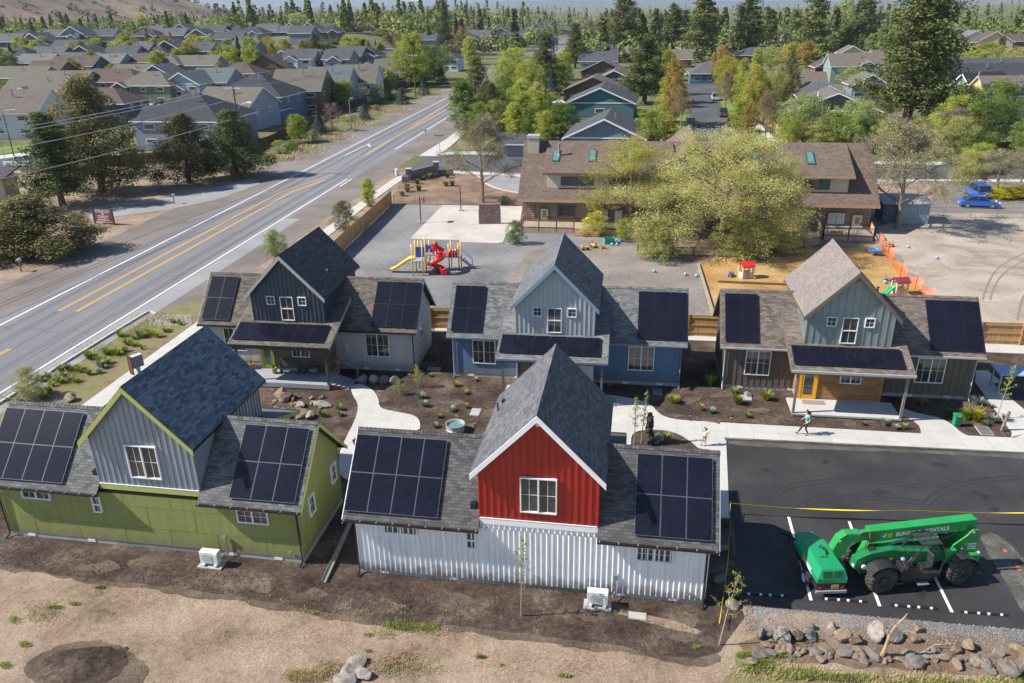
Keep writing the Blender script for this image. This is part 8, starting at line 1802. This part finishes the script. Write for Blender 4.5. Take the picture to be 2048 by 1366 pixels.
for (u,v,s,lf) in ((679,820,.9,'lime'),(681,832,.8,'sage'),(645,833,.9,'green'),(588,797,.7,'green'),(911,773,.8,'lime'),(930,788,.8,'lime'),(841,797,1.1,'sage'),(848,813,.9,'sage'),(903,822,.9,'sage'),(870,855,.7,'sage'),(877,835,.7,'green'),(950,762,.7,'straw'),(860,753,.6,'lime'),(932,816,.6,'straw'),(911,838,.6,'straw'),(1348,805,1.3,'lime'),(1337,800,.8,'sage'),(1421,826,.9,'sage'),(1475,808,1.2,'tuft'),(1402,820,.8,'straw'),(1420,770,1.3,'lime'),(1467,788,1.,'tuft'),(1532,800,1.3,'lime'),(1494,835,.7,'green'),(1313,886,1.2,'sage'),(1332,882,1.,'tuft'),(1769,850,.9,'sage'),(1790,858,.8,'sage'),(1727,850,.6,'tuft'),(1806,858,.7,'tuft'),(1845,810,1.1,'tuft'),(1900,830,.9,'green'),(1932,838,1.5,'lime'),(1950,842,1.6,'yel'),(1955,808,1.3,'sage'),(1980,815,.8,'sage'),(1968,850,.9,'tuft'),(1985,845,1.,'sage'),(2010,842,.9,'sage'),(1262,745,1.,'tuft'),(1232,778,1.,'green'),(1888,808,.9,'tuft')):
    tuft(u,v,s,lf,{'sage':'silvery sage plant in the cottage garden mulch','lime':'small fresh green plant in the cottage garden mulch','straw':'dry straw coloured plant in the cottage garden mulch','yel':'large yellow green ornamental grass beside the east walk'}.get(lf,'low green plant in the cottage garden mulch'),'plants in the cottage garden mulch','garden_plant','plant')
for (u,v) in ((815,375),(835,368),(845,360),(858,358),(868,355),(895,356),(815,384),(838,382),(805,392),(892,372),(905,372)): tuft(u,v,1.7,'green','green clump in front of the brick entrance wall','clumps before the entrance wall')
def cover(name,cells,n,h,leaf,label,seed,w=.012):
    """many single blades: grass nobody could count"""
    r=np.random.RandomState(seed); V=[]
    for (cx,cy,rx,ry,wt) in cells:
        k=int(n*wt); a=r.uniform(0,6.28,k); q=np.sqrt(r.uniform(0,1,k))*r.uniform(.5,1.1,k)
        for i in range(k):
            p=G(cx+cos(a[i])*q[i]*rx,cy+sin(a[i])*q[i]*ry); hh=h*r.uniform(.4,1.2); b_=r.uniform(0,6.28); d=(cos(b_),sin(b_)); l=hh*r.uniform(.2,.9)
            s=(-d[1]*w,d[0]*w); V+=[(p.x-s[0],p.y-s[1],0),(p.x+s[0],p.y+s[1],0),(p.x+d[0]*l+s[0]*.3,p.y+d[1]*l+s[1]*.3,hh),(p.x+d[0]*l-s[0]*.3,p.y+d[1]*l-s[1]*.3,hh)]
    me=npmesh(name,np.array(V),np.arange(len(V)).reshape(-1,4),LM[leaf]); o=bpy.data.objects.new(name,me); COL.objects.link(o); tag(o,label,None,None,'stuff')
cover('weed_patch',[(800,1253,50,14,.4),(860,1255,25,10,.15),(770,1270,30,10,.08),(735,1270,12,5,.05),(960,1314,14,5,.12),(735,1302,8,4,.05),(1130,1352,16,5,.1),(1002,1330,8,3,.03),(110,1215,20,5,.12),(150,1208,14,4,.1),(30,1240,12,10,.1),(50,1290,14,8,.12),(12,1332,14,8,.12),(630,1228,10,3,.06),(1392,1296,8,4,.06),(820,1340,80,20,.15),(200,1175,14,4,.1),(880,1270,100,20,.05)],1500,.12,'tuft','weeds growing in the bare dirt',1)
cover('dry_weeds',[(90,1225,50,30,.3),(800,1330,90,26,.35),(660,1340,50,22,.35),(1100,1335,200,25,.15),(860,1262,50,14,.2),(300,1200,250,20,.12),(700,1225,200,16,.12),(560,1280,150,40,.12)],2200,.1,'straw','dry weeds on the bare dirt',2)
cover('straw_pile',[(610,1352,50,16,1)],2600,.14,'straw','loose straw at the bottom edge',3,.008)
cover('bank_grass',[(1520,1335,40,18,.35),(1600,1350,70,14,.4),(1700,1358,80,10,.25),(1850,1366,90,12,.25),(1980,1368,80,10,.2),(1560,1312,40,8,.1),(1490,1312,20,8,.15),(2040,1355,20,12,.08)],2600,.15,'green','green grass along the bottom of the bank',4)
cover('bank_straw',[(1560,1345,120,20,.4),(1800,1360,160,16,.4),(1980,1366,80,12,.2)],3200,.14,'straw','dry grass along the bottom of the bank',14)
cover('mulch_straw',[(1050,1195,120,18,.4),(1010,1180,60,10,.2),(1340,1230,60,16,.2),(560,1160,80,16,.15)],600,.03,'straw','straw bits on the mulch by the white cottage',5,.006)
cover('dirt_litter',[(350,1250,350,60,.35),(900,1320,450,45,.4),(1250,1300,200,30,.15),(150,1200,150,30,.1)],1500,.035,'straw','dry litter on the bare dirt',15,.01)
cover('strip_grass',[(310,640,50,18,.15),(270,665,55,22,.25),(200,705,60,25,.25),(130,755,50,25,.25),(40,800,50,20,.2)],6500,.14,'olive','low grass of the planting strip',6,.014)
cover('verge_scrub',[(600,300,60,10,.2),(560,318,50,6,.15),(650,275,60,8,.2),(720,245,50,8,.15),(780,222,50,8,.15),(850,190,50,7,.1),(480,350,40,6,.1)],5000,.5,'straw','dry scrub along the highway verge',7,.05)
cover('far_meadow_scrub',[(760,300,1,1,.001)],1000,.3,'straw','scrub by the lane',8)
for i in range(34):
    t=RNG.random(); u=545+330*t+RNG.uniform(-12,12); v=312-165*t+RNG.uniform(0,8); tree('bush',1+i%3,1,u,v,v-RNG.uniform(9,17)*(1-.4*t),RNG.choice(('sage','olive','straw','bud','plum')),'low scrub bush on the verge left of the highway',RNG.uniform(14,26),'low scrub bushes on the highway verge')
# random wood further out: individuals first, then one mass
RZ=random.Random(3)
ROADP=[(HX(t,WID/2)) for t in range(-60,700,12)]
def free(p,m=1.5):
    if min((p.x-a)**2+(p.y-b_)**2 for a,b_ in ROADP)<(15+m)**2: return False
    return all((p.x-x)**2+(p.y-y)**2>(r_*.8+m)**2 for x,y,r_ in FOOT)
cnt=0; tries=0
PAL={'pine':('pine','pine','jun'),'spruce':('spr','dark','pine'),'juniper':('jun','pine'),'round':('lime','green','yel','pale','olive'),'wide':('green','olive','pale','lime'),'column':('lime','green'),'bare':('bud','oran','plum')}
while cnt<118 and tries<6000:
    tries+=1; u=RZ.uniform(-20,2068); vv=RZ.uniform(44,104)
    if u<1100: vv=RZ.choice((RZ.uniform(40,64),RZ.uniform(40,64),RZ.uniform(64,118)))
    elif 1780<u: vv=RZ.uniform(40,130)
    p=GT(u,vv+ (17-34*u/2048)*.6)
    if p.y<0 or p.y>900 or not free(p,2.5): continue
    if 1350<u<1560 and vv>95: continue
    con=RZ.random()<(.25 if u<1100 else .33); kd=RZ.choice(('pine','juniper','spruce')) if con else RZ.choice(('round','round','wide','column','bare'))
    hh=RZ.uniform(10,19) if con else RZ.uniform(7,12)
    if vv>70: hh*=.62
    hh*=(.7 if u<620 and con else 1)
    tree(kd,RZ.randint(1,3),2,0,0,0,RZ.choice(PAL[kd]),'conifer in the wood beyond the estates' if con else 'leafy spring tree in the wood beyond the estates',None,'conifers beyond the estates' if con else 'leafy trees beyond the estates',loc=p,h=hh,asp=RZ.uniform(.9,1.3)); cnt+=1
def woodmass():
    r=np.random.RandomState(9); VS=[];MI=[]
    def blob(x,y,h,w,m,con,n,z0=0.,ls=.075):
        t=r.uniform(0,1,n); a=r.uniform(0,6.28,n)
        if con: rr=w*(1-t)**.8*np.sqrt(r.uniform(.3,1,n)); z=h*(.08+.92*t)
        else:
            ph=np.arccos(1-2*r.uniform(.05,1,n)*.98); k=r.uniform(.7,1.05,n); rr=w*np.sin(ph)*k; z=h*(.55+.45*np.cos(ph)*k)
        z0=z0 or TZ(x,y); C=np.stack([x+np.cos(a)*rr,y+np.sin(a)*rr,z+z0],1); o=np.stack([np.cos(a),np.sin(a),a*0+.6],1); V,_=leaves(C,h*ls,o,1.,.5); VS.append(V); MI.append(np.full(n,m))
    c=0
    for i in range(9000):
        d=380*np.exp(r.uniform(0,1)**1.0*np.log(11)); th=np.radians(r.uniform(-37,37)); x=d*np.sin(th); y=d*np.cos(th)
        if d<900 and not free(Vector((x,y,0)),3): continue
        if mnoise.noise(Vector((x*.004,y*.004,2)))<-.28: continue
        cn=mnoise.noise(Vector((x*.009,y*.009,7))); con=r.rand()<(.4 if th<-.05 else .36)+cn*.9; h=(6+17*r.rand()**1.6)*(.62 if th<-.33 else 1) if con else r.uniform(6,12)*(.75 if th<-.33 else 1); n=int(110 if d<800 else 45 if d<1600 else 18)
        if th<-.02 and d<455: continue; n=int(110 if d<800 else 45 if d<1600 else 18)
        if d>1600: h*=1.15
        blob(x,y,h,h*(r.uniform(.16,.24) if con else r.uniform(.42,.62))*(1 if d<1500 else 1.4),0 if con and r.rand()<.7 else 1 if con else r.choice((2,3,4,3,3)),con,n); c+=1
        if c>4200: break
    V=np.concatenate(VS); me=npmesh('distant_woodland',V,np.arange(len(V)).reshape(-1,4),[LM['pine'],leafmat('far_conifer',(.05,.065,.025),(.12,.13,.05)),leafmat('far_lime',(.17,.2,.045),(.32,.34,.09)),leafmat('far_green',(.08,.12,.03),(.17,.21,.06)),leafmat('far_olive',(.14,.15,.06),(.26,.25,.11))],np.concatenate(MI)); o=bpy.data.objects.new('distant_woodland',me); COL.objects.link(o); tag(o,'mixed wood running to the horizon',None,None,'stuff')
    VS.clear(); MI.clear()
    for i in range(2600):
        a=r.uniform(0,6.28); q=np.sqrt(r.uniform(0,1)); x=HC_[0]+np.cos(a)*q*HR_; y=HC_[1]+np.sin(a)*q*HR_
        if r.rand()<.35+.4*q or q>.85: blob(x,y,r.uniform(7,12),5.,0 if r.rand()<.7 else 1,False,18,hillz(x,y)-1.,.2)
    V=np.concatenate(VS); me=npmesh('hillside_scrub',V,np.arange(len(V)).reshape(-1,4),[LM['dark'],LM['jun']],np.concatenate(MI)); o=bpy.data.objects.new('hillside_scrub',me); COL.objects.link(o); tag(o,'dark junipers dotting the hillside',None,None,'stuff')
HC_=(-1200,1560); HR_=800
def hillz(x,y):
    q=hypot(x-HC_[0],y-HC_[1])/HR_
    if q>=1: return -2
    return 290*cos(pi/2*q)**2.0*(1+.12*mnoise.noise(Vector((x*.004,y*.004,0))))-1
woodmass()
bm=bmesh.new(); N=70; g={}
for i in range(N+1):
    for j in range(N+1): x=HC_[0]+(i/N*2-1)*HR_; y=HC_[1]+(j/N*2-1)*HR_; g[i,j]=bm.verts.new((x,y,hillz(x,y)))
for i in range(N):
    for j in range(N): bm.faces.new((g[i,j],g[i+1,j],g[i+1,j+1],g[i,j+1]))
me=bpy.data.meshes.new('hill'); bm.to_mesh(me); bm.free(); me.materials.append(groundmat('hill_ground',[(.35,(.11,.075,.055)),(.5,(.19,.135,.09)),(.65,(.26,.2,.12))],.006,.06,bump=0)); o=bpy.data.objects.new('hill',me); COL.objects.link(o); o['kind']='structure'
def ridge(name,dist,f,x0,x1,col,depth=900):
    mb=MB(); n=160
    for i in range(n+1):
        x=x0+(x1-x0)*i/n; z=f(x); mb.v+=[(x,dist,-5),(x,dist+depth*.5,z),(x,dist+depth,-5)]
    for i in range(n): mb.f+=[[3*i,3*i+3,3*i+4,3*i+1],[3*i+1,3*i+4,3*i+5,3*i+2]]; mb.m+=[0,0]
    o=mb.build(name,mat(name,col,1,.1,.002),uv=False); o['kind']='structure'
fb=lambda x,s,a:a*mnoise.fractal(Vector((x*s,3,1)),1,2,5)
ridge('far_ridge',9000,lambda x:max(10,70+fb(x,.0006,60)+25*sin(x*.0009+1)),-8000,8000,(.06,.075,.06)); ridge('mountain_range',12500,lambda x:max(20,150+fb(x,.0004,120)+190*math.exp(-((x-200)/900)**2)+120*math.exp(-((x+3900)/1500)**2)),-9000,9000,(.07,.08,.08))
# the air
hz=MB().box(-9900,-120,-3,9900,14600,520).build('haze',[],uv=False); hm=bpy.data.materials.new('haze'); hm.use_nodes=True; nt=hm.node_tree; nt.nodes.remove(nt.nodes['Principled BSDF']); pv=nt.nodes.new('ShaderNodeVolumePrincipled'); pv.inputs['Color'].default_value=(.72,.83,1,1); pv.inputs['Density'].default_value=6e-5; pv.inputs['Anisotropy'].default_value=.2
nt.links.new(pv.outputs[0],nt.nodes['Material Output'].inputs['Volume']); hz.data.materials.append(hm); hz['kind']='stuff'
# ---------------------------------------------------------------- camera, sky, sun
cam=bpy.data.cameras.new('camera'); co=bpy.data.objects.new('camera',cam); COL.objects.link(co)
cam.sensor_width=36; cam.lens=36*FOC/2048; cam.clip_start=.1; cam.clip_end=60000
co.location=(0,0,CAMH)
co.matrix_world=Matrix.Translation((0,0,CAMH)) @ Matrix((( _R0.x,_R1.x,-_fw.x,0),(_R0.y,_R1.y,-_fw.y,0),(_R0.z,_R1.z,-_fw.z,0),(0,0,0,1)))
SC.camera=co
w=bpy.data.worlds.new('World'); SC.world=w; w.use_nodes=True; nt=w.node_tree
sky=nt.nodes.new('ShaderNodeTexSky'); sky.sky_type='NISHITA'; sky.sun_disc=False
EL,AZ=radians(42.5),radians(86.5)   # light travels towards compass AZ (from +Y towards +X)
dx,dy=sin(AZ)*cos(EL),cos(AZ)*cos(EL)
sky.sun_elevation=EL; sky.sun_rotation=atan2(-dx,-dy); sky.altitude=1100; sky.air_density=1.0; sky.dust_density=.4; sky.ozone_density=1.5
bg=nt.nodes['Background']; nt.links.new(sky.outputs[0],bg.inputs[0]); bg.inputs[1].default_value=.1
sd=bpy.data.lights.new('sun','SUN'); sd.energy=5.0; sd.angle=radians(.53); sd.color=(1,.93,.84)
so=bpy.data.objects.new('sun',sd); COL.objects.link(so); so.location=(-60,0,80)
so.rotation_euler=Vector((dx,dy,-sin(EL))).to_track_quat('-Z','Y').to_euler()
vs=SC.view_settings; vs.view_transform='Standard'; vs.look='None'; vs.exposure=.84; vs.gamma=1; vs.use_curve_mapping=False
SC.render.engine='CYCLES'; SC.cycles.max_bounces=6; SC.cycles.transparent_max_bounces=16
